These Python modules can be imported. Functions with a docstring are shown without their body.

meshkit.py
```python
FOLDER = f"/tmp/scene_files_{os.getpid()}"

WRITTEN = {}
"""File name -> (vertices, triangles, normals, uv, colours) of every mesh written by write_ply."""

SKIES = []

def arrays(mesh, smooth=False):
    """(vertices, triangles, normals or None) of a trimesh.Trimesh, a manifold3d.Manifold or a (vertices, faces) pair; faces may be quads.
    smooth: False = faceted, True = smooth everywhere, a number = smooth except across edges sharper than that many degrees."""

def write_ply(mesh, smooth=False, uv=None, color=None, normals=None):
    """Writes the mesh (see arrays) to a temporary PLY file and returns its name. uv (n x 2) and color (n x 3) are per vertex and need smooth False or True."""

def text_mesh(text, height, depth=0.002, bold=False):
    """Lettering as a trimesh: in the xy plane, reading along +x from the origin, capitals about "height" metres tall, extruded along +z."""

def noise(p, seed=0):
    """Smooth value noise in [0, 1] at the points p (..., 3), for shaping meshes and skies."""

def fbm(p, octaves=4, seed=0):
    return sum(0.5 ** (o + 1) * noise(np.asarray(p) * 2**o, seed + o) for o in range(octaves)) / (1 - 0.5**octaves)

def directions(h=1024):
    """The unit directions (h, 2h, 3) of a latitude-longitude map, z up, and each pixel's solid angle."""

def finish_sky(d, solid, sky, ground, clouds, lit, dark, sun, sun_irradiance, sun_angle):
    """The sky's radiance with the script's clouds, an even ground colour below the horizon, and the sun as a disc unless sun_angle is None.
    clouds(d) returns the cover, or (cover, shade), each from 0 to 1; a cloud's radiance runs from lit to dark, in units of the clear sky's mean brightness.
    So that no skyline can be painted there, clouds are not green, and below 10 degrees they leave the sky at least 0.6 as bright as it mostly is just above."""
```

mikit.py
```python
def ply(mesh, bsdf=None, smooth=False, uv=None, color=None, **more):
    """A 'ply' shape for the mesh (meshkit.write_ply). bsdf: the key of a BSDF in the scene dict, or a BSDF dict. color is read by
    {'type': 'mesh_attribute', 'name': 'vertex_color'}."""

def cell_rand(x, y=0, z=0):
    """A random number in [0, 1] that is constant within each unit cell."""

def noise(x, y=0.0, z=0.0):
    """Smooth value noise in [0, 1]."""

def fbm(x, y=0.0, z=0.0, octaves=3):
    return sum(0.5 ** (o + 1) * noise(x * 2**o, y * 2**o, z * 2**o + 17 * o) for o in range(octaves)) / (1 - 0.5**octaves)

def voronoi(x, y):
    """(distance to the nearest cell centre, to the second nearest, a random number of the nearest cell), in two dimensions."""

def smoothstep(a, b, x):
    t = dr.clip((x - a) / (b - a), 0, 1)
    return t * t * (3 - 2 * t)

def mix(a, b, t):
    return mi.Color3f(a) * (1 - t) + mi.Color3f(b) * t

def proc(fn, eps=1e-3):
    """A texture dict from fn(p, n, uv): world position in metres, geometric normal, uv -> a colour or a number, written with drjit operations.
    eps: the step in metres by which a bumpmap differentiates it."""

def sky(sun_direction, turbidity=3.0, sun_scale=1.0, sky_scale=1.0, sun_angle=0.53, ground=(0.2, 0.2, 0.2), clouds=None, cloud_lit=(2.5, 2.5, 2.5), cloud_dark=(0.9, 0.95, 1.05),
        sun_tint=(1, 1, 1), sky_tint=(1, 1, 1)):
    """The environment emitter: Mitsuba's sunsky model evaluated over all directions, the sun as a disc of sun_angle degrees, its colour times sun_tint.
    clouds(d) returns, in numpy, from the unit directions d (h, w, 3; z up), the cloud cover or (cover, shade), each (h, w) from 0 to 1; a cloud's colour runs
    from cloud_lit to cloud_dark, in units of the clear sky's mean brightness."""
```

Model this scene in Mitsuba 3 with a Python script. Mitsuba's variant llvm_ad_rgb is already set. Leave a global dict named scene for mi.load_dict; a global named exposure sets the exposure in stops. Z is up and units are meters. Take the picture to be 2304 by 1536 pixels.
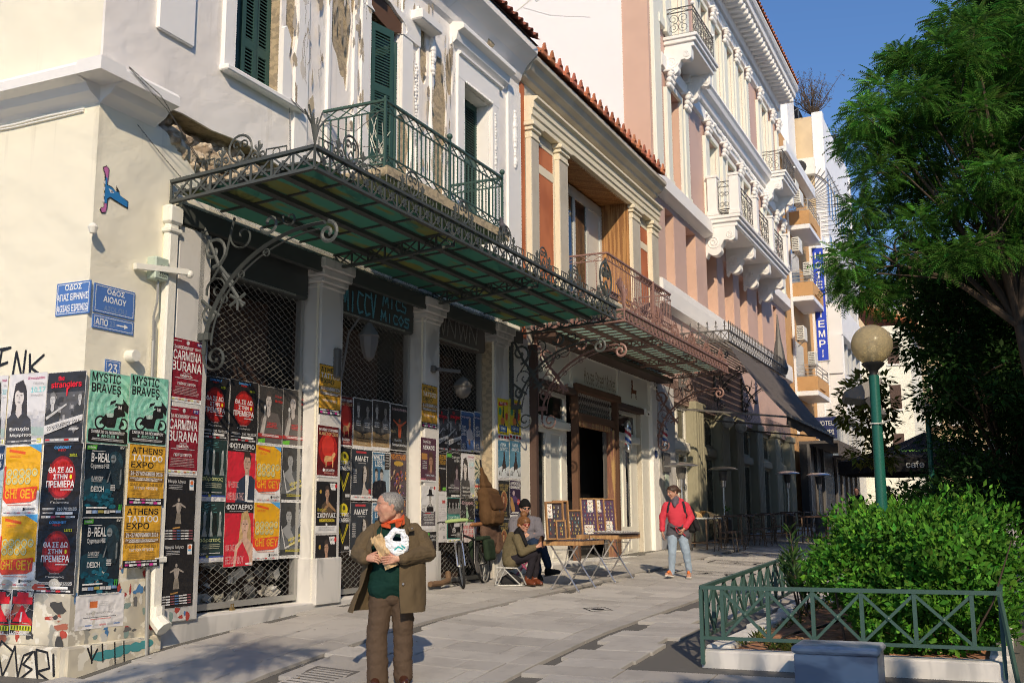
import math, random
import numpy as np
import trimesh
import drjit as dr
import mitsuba as mi
import mikit, meshkit
import manifold3d as m3
from shapely.geometry import Polygon, MultiPolygon, box as sbox, Point, LineString
from shapely.ops import unary_union
from shapely import affinity

T = mi.ScalarTransform4f
RNG = random.Random(7)
NPR = np.random.default_rng(7)
scene, labels = {}, {}

# ------------------------------------------------------------------ camera, sky, exposure
CAM = np.array([-7.75,-8.1,1.40])
FWD = np.array([0.898278,0.407624,0.164134])
UPV = np.array([-0.146732,-0.073838,0.986417])
scene['camera'] = {'type': 'perspective', 'fov': 50.823, 'fov_axis': 'x', 'near_clip': 0.1, 'far_clip': 600.0,
                   'to_world': T().look_at(origin=CAM.tolist(), target=(CAM + FWD).tolist(), up=UPV.tolist())}
SUN_AZ, SUN_EL = math.radians(29.6), math.radians(29.0)
SUN = [-math.cos(SUN_AZ)*math.cos(SUN_EL),-math.sin(SUN_AZ)*math.cos(SUN_EL), math.sin(SUN_EL)]
scene['sky'] = mikit.sky(SUN, turbidity=3, sun_tint=(.97,1.01,1.12), sky_tint=(.80,1.02,1.40), sky_scale=1.1)
exposure = 1.6

AX = [-60,-30,-8,-2,0,.75,1.75,3.85,7.25,11.9,17.7,30,60,120,400]
AZ = [-2,-1.0,-.33,-.11,.02,.12,.21,.34,.42,.53,.68,.95,1.55,2.7,8.0]
def zg(x, y):
    """Height of the street, which climbs along x and falls from the house fronts to its middle."""
    a = np.interp(x, AX, AZ)
    s = np.clip(-np.asarray(y, float)/3.5,0,1)
    s = s*s*(3 - 2*s)*.5 + .5*s
    return a - .17*s
# ------------------------------------------------------------------ mesh helpers
def unit(v):
    v = np.asarray(v, float); n = np.linalg.norm(v)
    return v/n if n > 0 else v

class MB:
    """Collects triangles; every helper adds one closed piece."""
    def __init__(self):
        self.v, self.f, self.c, self.n = [],[],[],0
    def raw(self, v, f, col=None):
        v = np.asarray(v, float).reshape(-1,3); f = np.asarray(f, int)
        if f.ndim == 2 and f.shape[1] == 4:
            f = np.vstack([f[:, [0,1,2]], f[:, [0,2,3]]])
        if len(v) == 0 or len(f) == 0: return self
        self.v.append(v); self.f.append(f + self.n); self.n += len(v)
        self.c.append(np.tile(np.asarray(col if col is not None else (1,1,1), float),(len(v),1)) if np.ndim(col) < 2 else np.asarray(col, float))
        return self
    def mesh(self, m, M=None, col=None):
        if hasattr(m, 'to_mesh'):
            q = m.to_mesh(); v, f = np.array(q.vert_properties[:, :3], float), np.array(q.tri_verts)
        else:
            v, f = np.array(m.vertices), np.array(m.faces)
        if M is not None: v = v @ np.asarray(M)[:3, :3].T + np.asarray(M)[:3,3]
        return self.raw(v, f, col)
    def box(self, x0, x1, y0, y1, z0, z1, col=None):
        v = [(x, y, z) for x in (x0, x1) for y in (y0, y1) for z in (z0, z1)]
        return self.raw(v, [[0,1,3,2],[4,6,7,5],[0,4,5,1],[2,3,7,6],[0,2,6,4],[1,5,7,3]], col)
    def bbox(self, x0, x1, y0, y1, z0, z1, r=.01, col=None):
        """A box with chamfered edges."""
        lo, hi = np.array([x0, y0, z0]) , np.array([x1, y1, z1]); r = min(r, .45*(hi - lo).min())
        P = [np.where(s, hi, lo) + np.where(np.arange(3) == k, 0, np.where(s, -r, r)) for k in range(3) for s in (np.array([(i >> 2) & 1,(i >> 1) & 1, i & 1]) for i in range(8))]
        return self.mesh(m3.Manifold.hull_points(np.array(P)), col=col)
    def bar(self, p, q, w, h=None, up=(0,0,1), col=None):
        p, q = np.asarray(p, float), np.asarray(q, float); h = w if h is None else h
        d = unit(q - p); s = np.cross(d, up)
        if np.linalg.norm(s) < 1e-4: s = np.cross(d, (1,0,0))
        s = unit(s); t = np.cross(s, d)
        v = [a + s*i*w/2 + t*j*h/2 for a in (p, q) for i, j in ((-1,-1),(1,-1),(1,1),(-1,1))]
        return self.raw(v, [[0,1,2,3],[7,6,5,4],[0,4,5,1],[1,5,6,2],[2,6,7,3],[3,7,4,0]], col)
    def tube(self, pts, r, n=6, col=None, flat=1.0, cap=True):
        P = np.asarray(pts, float); R = np.broadcast_to(np.asarray(r, float),(len(P),))
        D = np.gradient(P, axis=0); D /= np.maximum(np.linalg.norm(D, axis=1, keepdims=True),1e-9)
        a = np.cross(D[0],(0,0,1) if abs(D[0][2]) < .9 else (1,0,0)); a = unit(a)
        ring = np.arange(n)*2*np.pi/n; v = []
        for i in range(len(P)):
            a = unit(a - D[i]*(a @ D[i])); b = np.cross(D[i], a)
            v.append(P[i] + R[i]*(np.cos(ring)[:, None]*a + flat*np.sin(ring)[:, None]*b))
        v = np.vstack(v); k = np.arange(n); f = []
        for i in range(len(P) - 1):
            o = i*n; f += [[o + j, o + (j + 1) % n, o + n + (j + 1) % n, o + n + j] for j in k]
        f = np.array(f); f = np.vstack([f[:, [0,1,2]], f[:, [0,2,3]]])
        if cap:
            m = len(v); v = np.vstack([v, P[:1], P[-1:]]); o = (len(P) - 1)*n
            f = np.vstack([f, [[m, (j + 1) % n, j] for j in k],[[m + 1, o + j, o + (j + 1) % n] for j in k]])
        return self.raw(v, f, col)
    def lathe(self, prof, at=(0,0,0), n=20, M=None, col=None):
        """prof: (radius, height) from bottom to top, turned about z."""
        a = np.arange(n)*2*np.pi/n; v = []
        for r, z in prof: v.append(np.stack([r*np.cos(a), r*np.sin(a), np.full(n, z)],1))
        v = np.vstack(v); f = [[i*n + j, i*n + (j + 1) % n, (i + 1)*n + (j + 1) % n, (i + 1)*n + j] for i in range(len(prof) - 1) for j in range(n)]
        f = np.array(f); f = np.vstack([f[:, [0,1,2]], f[:, [0,2,3]]]); m = len(v)
        v = np.vstack([v, [[0,0, prof[0][1]],[0,0, prof[-1][1]]]]); o = (len(prof) - 1)*n
        f = np.vstack([f, [[m, (j + 1) % n, j] for j in range(n)],[[m + 1, o + j, o + (j + 1) % n] for j in range(n)]])
        if M is not None: v = v @ np.asarray(M)[:3, :3].T + np.asarray(M)[:3,3]
        return self.raw(v + np.asarray(at, float), f, col)
    def ball(self, c, r, sub=2, col=None, R=None):
        m = trimesh.creation.icosphere(subdivisions=sub); v = m.vertices*np.asarray(r, float)
        if R is not None: v = v @ np.asarray(R).T
        return self.raw(v + np.asarray(c, float), m.faces, col)
    def ext(self, poly, M, depth, col=None):
        """Extrudes a shapely shape (in the plane's u, v) by depth along w; M: 4x4 with columns u, v, w, origin."""
        for g in getattr(poly, 'geoms', [poly]):
            if g.is_empty or g.area < 1e-7 or g.geom_type != 'Polygon': continue
            try: m = trimesh.creation.extrude_polygon(g, depth, engine='earcut')
            except Exception: continue
            self.mesh(m, M, col)
        return self
    def xz(self, poly, y0, y1, col=None):
        """A shape in x, z extruded from y0 (street side) to y1."""
        if not hasattr(poly, 'geom_type'): poly = Polygon(poly)
        M = np.array([[1,0,0,0],[0,0,-1, y1],[0,1,0,0],[0,0,0,1.]])
        return self.ext(poly, M, y1 - y0, col)
    def yz(self, poly, x0, x1, col=None):
        """A shape in y, z extruded from x0 to x1."""
        if not hasattr(poly, 'geom_type'): poly = Polygon(poly)
        M = np.array([[0,0,1, x0],[1,0,0,0],[0,1,0,0],[0,0,0,1.]])
        return self.ext(poly, M, x1 - x0, col)
    def sweep_x(self, prof, x0, x1, col=None):
        """A moulding: profile in (y, z) carried along x."""
        return self.yz(prof, x0, x1, col)
    def sheet(self, V, col=None):
        """Rows of points -> a grid of quads (single-sided sheet)."""
        V = np.asarray(V, float); a, b = V.shape[:2]
        i = np.arange(a*b).reshape(a, b)
        return self.raw(V.reshape(-1,3), np.stack([i[:-1, :-1], i[:-1,1:], i[1:, 1:], i[1:, :-1]],-1).reshape(-1,4), None if col is None else (np.asarray(col).reshape(-1,3) if np.ndim(col) > 1 else col))
    def arrays(self):
        return np.vstack(self.v), np.vstack(self.f), np.vstack(self.c)
    def tm(self):
        v, f, c = self.arrays(); return trimesh.Trimesh(v, f, process=False)
    def build(self, name, bsdf, parent=None, smooth=False, color=False, **more):
        if not self.v: return None
        key = numbered((parent + '__' if parent else '') + name)
        v, f, c = self.arrays()
        if color: scene[key] = mikit.ply((v, f), bsdf, smooth=bool(smooth), color=c)
        else: scene[key] = mikit.ply((v, f), bsdf, smooth=smooth)
        labels.setdefault(key, {}).update(more)
        if not labels[key]: del labels[key]
        return key

USED = set()
def numbered(key):
    if key not in USED:
        USED.add(key); return key
    i = 1
    while f'{key}_{i:03d}' in USED: i += 1
    USED.add(f'{key}_{i:03d}'); return f'{key}_{i:03d}'
def thing(name, label, cat, group=None):
    key = numbered(name); labels[key] = {'label': label, 'category': cat}
    if group: labels[key]['group'] = group
    return key
def copy_thing(src, name, label, M, group=None):
    """The same thing again, with copies of its parts, moved by M (4x4)."""
    k = thing(name, label, labels[src]['category'], group or labels[src].get('group'))
    for q in [q for q in scene if q.startswith(src + '__')]:
        n = k + q[len(src):]; USED.add(n)
        scene[n] = {**scene[q], 'to_world': T(np.asarray(M)) @ T(scene[q].get('to_world', np.eye(4)))}
        if q in labels: labels[n] = dict(labels[q])
    return k
def move(x, y, z, deg=0, s=1.0):
    c, n = math.cos(math.radians(deg))*s, math.sin(math.radians(deg))*s
    return np.array([[c, -n, 0, x],[n, c, 0, y],[0,0, s, z],[0,0,0,1.]])
def frame(o, u, v):
    u, v = unit(u), unit(v); w = np.cross(u, v); M = np.eye(4)
    M[:3,0], M[:3,1], M[:3,2], M[:3,3] = u, v, w, o
    return M
def scroll(c, r0, r1, a0, a1, n=16):
    """A 2-D spiral of points about c, radius r0 to r1, angle a0 to a1 in degrees."""
    t = np.linspace(0,1, n); a = np.radians(a0 + (a1 - a0)*t); r = r0 + (r1 - r0)*t
    return np.stack([c[0] + r*np.cos(a), c[1] + r*np.sin(a)],1)
def arc(c, r, a0, a1, n=14): return scroll(c, r, r, a0, a1, n)
def on(M, pts, w=0.0):
    p = np.asarray(pts, float); return p[:, :1]*M[:3,0] + p[:, 1:2]*M[:3,1] + w*M[:3,2] + M[:3,3]
def blob(cx, cy, rx, ry, seed, n=26, rough=.25):
    r = random.Random(seed); ph = [(r.uniform(0,6.28), r.uniform(.3,1)/k) for k in range(1,8)]
    pts = []
    for i in range(n):
        a = i/n*2*math.pi; q = 1 + rough*sum(w*math.sin((k + 1)*a + p) for k, (p, w) in enumerate(ph))
        pts.append((cx + rx*q*math.cos(a), cy + ry*q*math.sin(a)))
    return Polygon(pts).buffer(0)
_TXT = {}
def text2d(s, bold=True):
    """Lettering as (vertices, triangles, width, height) with caps one unit tall, flat."""
    k = (s, bold)
    if k not in _TXT:
        m = meshkit.text_mesh(s, 1.0,.01, bold); v, f = np.array(m.vertices), np.array(m.faces)
        nz = np.cross(v[f[:, 1]] - v[f[:, 0]], v[f[:, 2]] - v[f[:, 0]])[:, 2]
        f = f[(nz > 1e-9) & (v[f][:, :, 2].min(1) > .005)]
        u, inv = np.unique(f, return_inverse=True); v = v[u]; f = inv.reshape(-1,3)
        x0, x1, y0, y1 = v[:, 0].min(), v[:, 0].max(), v[:, 1].min(), v[:, 1].max()
        _TXT[k] = (v[:, :2] - [x0, y0], f, x1 - x0, y1 - y0)
    return _TXT[k]
def put_text(mb, s, M, x, y, w, h, off=0.0, col=None, bold=True, thick=0.0):
    """Lettering filling the box x, y, w, h of the plane M."""
    v, f, tw, th = text2d(s, bold)
    p = v * [w/tw, h/th] + [x, y]
    V = on(M, p, off)
    if thick:
        n = len(V); B = on(M, p, off - thick)
        e = np.vstack([f[:, [0,1]], f[:, [1,2]], f[:, [2,0]]]); es = set(map(tuple, e))
        rim = np.array([(a, b) for a, b in es if (b, a) not in es])
        F = np.vstack([f, np.stack([rim[:, 1], rim[:, 0], rim[:, 0] + n],1), np.stack([rim[:, 1], rim[:, 0] + n, rim[:, 1] + n],1)])
        return mb.raw(np.vstack([V, B]), F, col)
    return mb.raw(V, f, col)
def stroke(mb, pts, M, w, off=.002, col=None):
    """A flat painted stroke of width w along 2-D points of the plane M."""
    g = LineString(pts).buffer(w/2,3).simplify(w*.06)
    for q in getattr(g, 'geoms', [g]):
        try: v, f = trimesh.creation.triangulate_polygon(q, engine='earcut')
        except Exception: continue
        mb.raw(on(M, v, off), f, col)
    return mb

# ------------------------------------------------------------------ materials
def P(name, rgb, rough=.6, metal=0.0, spec=.4, two=True, **kw):
    b = {'type': 'principled', 'base_color': {'type': 'rgb', 'value': list(rgb)} if not isinstance(rgb, dict) else rgb, 'roughness': rough, 'metallic': metal, 'specular': spec, **kw}
    scene[name] = {'type': 'twosided', 'bsdf': b} if two else b
def bumped(name, rgb, fn, scale=1.0, rough=.7, eps=2e-3, spec=.3):
    scene[name] = {'type': 'twosided', 'bsdf': {'type': 'bumpmap', 'arbitrary': mikit.proc(fn, eps), 'scale': scale,
                   'bsdf': {'type': 'principled', 'base_color': rgb if isinstance(rgb, dict) else {'type': 'rgb', 'value': list(rgb)}, 'roughness': rough, 'specular': spec}}}
fb, nz, ss, mixc = mikit.fbm, mikit.noise, mikit.smoothstep, mikit.mix
def along(p, n):
    """A coordinate along an upright face, whichever way it runs."""
    return p.x + p.y*1.03
def blotch(a, b, s1=1.3, s2=9.0, amount=.35):
    """Two close tones in irregular patches with a fine grain."""
    def fn(p, n, uv):
        t = fb(p.x*s1, p.y*s1, p.z*s1,4); g = nz(p.x*s2*6, p.y*s2*6, p.z*s2*6)
        return mixc(a, b, dr.clip(ss(.4,.7, t)*.8 + (g - .5)*amount, 0,1))
    return mikit.proc(fn)
def stained(a, b, c):
    """Old limewash: patches, and thin rain streaks with their own ragged edges."""
    def fn(p, n, uv):
        u = along(p, n); t = fb(p.x*.9, p.y*.9, p.z*.9,4)
        st = fb(u*9, p.z*.55,3.0,4); sp = fb(u*22, p.z*22,7.0,2)
        col = mixc(a, b, ss(.45,.72, t)*.7 + (sp - .5)*.12)
        return mixc(col, c, ss(.66,.86, st)*.4)
    return mikit.proc(fn)
# plain and procedural materials, one entry each
P('white_paint', (.80,.79,.77),.55)
P('trim_white', (.78,.77,.75),.6)
P('off_white', (.72,.71,.64),.5)
P('cream_trim', (.78,.77,.60),.6)
P('iron_dark', (.060,.068,.066),.5)
P('iron_green', (.040,.085,.072),.45)
P('iron_pink', (.25,.145,.125),.5)
P('iron_grey', (.11,.105,.10),.5)
P('rust', (.115,.060,.036),.8)
P('galvanised', (.42,.42,.40),.45,.6)
P('chrome', (.75,.75,.76),.22,.9)
P('black', (.018,.018,.019),.5)
P('dark_void', (.02,.02,.021),.85)  # near-black inner walls: the darkness of unlit interiors put into the colour
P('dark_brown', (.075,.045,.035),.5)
P('shutter_green', (.028,.072,.062),.55)
P('blue_enamel', (.08,.18,.46),.35)
P('white_enamel', (.80,.80,.80),.35)
P('box_green', (.42,.50,.42),.45)
P('print', {'type': 'mesh_attribute', 'name': 'vertex_color'}, .45, spec=.35)
P('matt', {'type': 'mesh_attribute', 'name': 'vertex_color'}, .75, spec=.2)
P('glossy', {'type': 'mesh_attribute', 'name': 'vertex_color'}, .3, spec=.5)
scene['window_glass'] = {'type': 'thindielectric', 'int_ior': 1.5}
P('dark_glass', (.012,.014,.015),.04, spec=.9)
P('frosted', (.55,.57,.54),.25)
P('terracotta', {'type': 'mesh_attribute', 'name': 'vertex_color'}, .8, spec=.2)
def _plaster_h(p, n, uv): return fb(p.x*2.4, p.y*2.4, p.z*2.4,4) + .06*fb(p.x*45, p.y*45, p.z*45,2)
bumped('plaster_white', stained((.80,.77,.735),(.74,.705,.67),(.50,.46,.40)), _plaster_h, .035,.8,4e-3,.2)
bumped('plaster_cream', stained((.78,.745,.61),(.73,.70,.58),(.54,.51,.42)), _plaster_h, .035,.8,4e-3,.2)
def _dirty(p, n, uv):
    t = fb(p.x*2.2, p.y*2.2, p.z*2.2,4); g = fb(along(p, n)*13, p.z*13,2.0,3)
    c = mixc((.62,.58,.46),(.42,.39,.32), ss(.42,.68, t))
    c = mixc(c, (.70,.68,.60), ss(.60,.66, g)*.8)
    return mixc(c, (.20,.21,.20), ss(.70,.75, fb(along(p, n)*5, p.z*7,9.0,3))*.7)
scene['plinth_dirty'] = {'type': 'twosided', 'bsdf': {'type': 'principled', 'base_color': mikit.proc(_dirty), 'roughness': .85, 'specular': .2}}
def _mortar_h(p, n, uv): return fb(p.x*40, p.y*40, p.z*40,4) + .6*nz(p.x*13, p.y*13, p.z*13)
def _mortar_c(p, n, uv): return mixc((.44,.36,.24),(.30,.25,.18), ss(.4,.65, fb(p.x*17, p.y*17, p.z*17,3)))
bumped('mortar', mikit.proc(_mortar_c), _mortar_h, .02,.9)
def _rubble_c(p, n, uv): return mixc((.50,.42,.31),(.26,.20,.14), ss(.4,.65, fb(p.x*11, p.y*11, p.z*11,4)))
bumped('rubble', mikit.proc(_rubble_c), _mortar_h, .02,.9)
def _marble(a, b, sx=1.2, sz=7.0):
    def fn(p, n, uv):
        w = fb(p.x*1.3, p.y*1.3, p.z*1.3,4)*2.2
        v = fb((p.x + p.y)*sx + w, p.z*sz + w, p.y*2.0,4)
        return mixc(a, b, ss(.44,.66, v))
    return mikit.proc(fn)
scene['marble_grey'] = {'type': 'twosided', 'bsdf': {'type': 'principled', 'base_color': _marble((.35,.37,.41),(.15,.17,.22)), 'roughness': .35, 'specular': .4}}
scene['marble_pale'] = {'type': 'twosided', 'bsdf': {'type': 'principled', 'base_color': _marble((.60,.59,.565),(.42,.42,.41),5.0,.8), 'roughness': .5, 'specular': .3}}
def _stone(a, b):
    def fn(p, n, uv):
        t = fb(p.x*1.1, p.y*1.1,4.0,3); g = nz(p.x*90, p.y*90, p.z*90); s = fb(p.x*7, p.y*7,1.0,3)
        return mixc(a, b, dr.clip(ss(.40,.66, t)*.5 + ss(.5,.75, s)*.4 + (g - .5)*.25,0,1))
    return mikit.proc(fn)
for i, (a, b) in enumerate((((.375,.362,.338),(.30,.288,.27)),((.415,.40,.372),(.34,.328,.305)),((.335,.322,.30),(.265,.254,.238)))):
    scene[f'paver_{i}'] = {'type': 'twosided', 'bsdf': {'type': 'principled', 'base_color': _stone(a, b), 'roughness': .55, 'specular': .35}}
def _ground(p, n, uv):
    # beyond the slabs that are built: courses and joints by colour alone
    r = dr.floor(p.x/.42); y = p.y/.75 + mikit.cell_rand(r, 3.0) ; q = mikit.cell_rand(r, dr.floor(y),5.0)
    c = mixc((.285,.277,.262),(.37,.36,.34), q)
    j = dr.minimum(dr.abs(p.x/.42 - dr.floor(p.x/.42 + .5))*.42, dr.abs(y - dr.floor(y + .5))*.75)
    far = dr.select((p.x > 21.4) & (p.y < 0), ss(.004,.012, j),0.0)
    t = fb(p.x*1.1, p.y*1.1,4.0,3)
    return mixc((.10,.097,.09), c*(.85 + .3*t), far)
scene['ground_stone'] = {'type': 'twosided', 'bsdf': {'type': 'principled', 'base_color': mikit.proc(_ground), 'roughness': .6, 'specular': .3}}
def _soil(p, n, uv): return mixc((.30,.155,.085),(.20,.10,.06), ss(.35,.65, fb(p.x*9, p.y*9,1.0,4)))
bumped('soil', mikit.proc(_soil), lambda p, n, uv: fb(p.x*30, p.y*30, p.z*30,3),.015,.95)
def _wood(a, b, vert=True, s=38.0):
    def fn(p, n, uv):
        u = along(p, n); g = fb(u*s, p.z*1.6,3.0,4) if vert else fb(p.z*s, u*1.6,3.0,4)
        return mixc(a, b, ss(.38,.66, g))
    return mikit.proc(fn)
P('wood_warm', _wood((.42,.22,.08),(.24,.11,.04)),.6)
P('wood_worn', _wood((.22,.10,.07),(.42,.27,.11), True, 26.0),.7)
P('wood_case', _wood((.42,.25,.11),(.30,.16,.07), True, 60.0),.5)
def _terra(p, n, uv): return mixc((.50,.17,.075),(.38,.115,.05), ss(.35,.7, fb(p.x*1.6, p.y, p.z*.9,4)))
P('terracotta_paint', mikit.proc(_terra),.8)
P('trim_stone', blotch((.50,.46,.38),(.42,.385,.315),1.6),.75)
P('trim_cream', (.72,.65,.49),.7)
P('peach', blotch((.60,.41,.315),(.56,.38,.29),.8,3.0,.12),.8)
P('rose', blotch((.52,.37,.32),(.485,.34,.295),.8,3.0,.12),.8)
P('wall_blank', blotch((.82,.81,.80),(.79,.78,.77),.5,2.0,.1),.85)
P('ivory', (.76,.76,.665),.6)
P('tan', blotch((.52,.31,.14),(.46,.27,.12),.9,3.0,.15),.8)
P('beige', blotch((.64,.51,.33),(.55,.43,.28),.6,3.0,.15),.8)
P('office_white', (.76,.77,.78),.5)
P('office_grey', (.50,.51,.51),.5)
P('office_glass', (.16,.20,.25),.08, spec=.8)
P('paper_kraft', (.50,.36,.20),.8)
P('rubber', (.022,.022,.022),.6)
P('awning_cloth', (.085,.076,.072),.8)

# ------------------------------------------------------------------ the ground and its paving
gx = np.concatenate([np.arange(-60,-10,5), np.arange(-10,30,.5), np.arange(30,120,5),[150,250,400]])
gy = np.concatenate([[-120,-60,-30,-20,-15], np.arange(-12,1.1,.4),[3,8,20,60,120]])
G = np.array([[(x, y, zg(x, y) - .035) for y in gy] for x in gx])
MB().sheet(np.flip(G, 1)).build('ground', 'ground_stone', kind='structure')
labels['ground']['label'] = 'grey stone street climbing past the house fronts'

def slab(mb, x0, x1, y0, y1, dz, j=.006, h=.07):
    q = [(x0 + j, y0 + j),(x1 - j, y0 + j),(x1 - j, y1 - j),(x0 + j, y1 - j)]; e = .004
    z = [zg(x, y) + dz for x, y in q]
    c = ((x0 + x1)/2,(y0 + y1)/2)
    top = [(x + math.copysign(e, c[0] - x), y + math.copysign(e, c[1] - y), k) for (x, y), k in zip(q, z)]
    mid = [(x, y, k - e) for (x, y), k in zip(q, z)]; low = [(x, y, k - h) for (x, y), k in zip(q, z)]
    f = [[0,1,2,3]] + [[4 + i, 4 + (i + 1) % 4,(i + 1) % 4, i] for i in range(4)] + [[8 + i, 8 + (i + 1) % 4,4 + (i + 1) % 4,4 + i] for i in range(4)]
    mb.raw(top + mid + low, f)
PAVE = 'paving'; USED.add(PAVE); labels[PAVE] = {'label': 'worn grey stone slabs laid in courses across the street', 'kind': 'structure'}
cells = []
def course(x0, x1, ya, yb, lmin, lmax, tone):
    y = ya - RNG.random()*lmin*.6
    while y > yb + .02:
        e = max(yb, y - RNG.uniform(lmin, lmax))
        if e - yb < .18: e = yb
        cells.append((x0, x1, e, min(y, ya), RNG.choices((0,1,2), tone)[0])); y = e
x = -2.4
while x < 21.4:
    d = RNG.choice((.40,.44,.48)); course(x, x + d, -1.76,-3.6,.5,.95,(5,3,2)); 
    course(x, x + d, -3.9,-5.42 if 1.9 < x < 8.0 else -11,.55,1.0,(5,3,2)); x += d
x = -2.4
while x < 21.4:
    d = RNG.uniform(.55,.85); course(x, x + d, -.05 if x < 10.3 else -.3,-1.44,.45,.75,(4,1,4)); x += d
for yy, w in ((-1.6,.32),(-3.75,.30)):
    x = -2.4
    while x < 21.4:
        d = RNG.uniform(.55,.85); cells.append((x, x + d, yy - w/2, yy + w/2,2)); x += d
def depth_of(c): return math.hypot((c[0] + c[1])/2 + 7.75,(c[2] + c[3])/2 + 8.1)
def in_view(c):
    v = np.array([(c[0] + c[1])/2,(c[2] + c[3])/2, zg(c[0], c[2])]) - CAM; a = math.degrees(math.atan2(v[1], v[0]))
    return -4 < a < 54 and depth_of(c) > 8.2
cells = [c for c in cells if not (c[1] > 2.35 and c[0] < 8.1 and c[2] < -5.36 and c[3] > -8.1) and not (c[0] < .25 and c[3] > -.02) and not (.2 < c[0] < 1.1 and -2.5 < c[2] < -2.0)]
vis = sorted([c for c in cells if in_view(c)], key=depth_of)
rest = {0: MB(),1: MB(),2: MB()}
for k, c in enumerate(cells):
    pass
for k, c in enumerate(vis):
    dz = RNG.uniform(-.002,.003)
    if k < 300:
        b = MB(); slab(b, *c[:4], dz); b.build('slab', f'paver_{c[4]}', PAVE)
    else: slab(rest[c[4]], *c[:4], dz)
for c in cells:
    if not in_view(c): slab(rest[c[4]], *c[:4],0.0)
for t in rest: rest[t].build('slab_field', f'paver_{t}', PAVE, kind='stuff')
# dark inlaid ornaments in the street, a grating, and a square cover
def ornament(cx, cy, kind):
    b = MB()
    def pt(u, v): return (cx + v, cy - u)
    def line(p, w):
        g = LineString([pt(*q) for q in p]).buffer(w/2,2)
        v, f = trimesh.creation.triangulate_polygon(g, engine='earcut')
        b.raw([(a, c, zg(a, c) + .0075) for a, c in v], f)
    line([(-.7,-.35),(.7,-.35),(.7,.35),(-.7,.35),(-.7,-.35)],.035)
    if kind: line([(-.35,-.2),(-.1,.2)],.04); line([(-.35,.2),(-.1,-.2)],.04)
    else: line([(-.3,0),(-.05,0)],.05); line([(-.17,-.12),(-.17,.12)],.05)
    line([(.5,-.2),(.3,-.24),(.2,0),(.3,.24),(.5,.2)],.05)
    b.build('inlay', 'black', PAVE)
ornament(12.6,-3.0,0); ornament(18.6,-2.5,1); ornament(15.6,-2.9,0)
b = MB()
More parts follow.
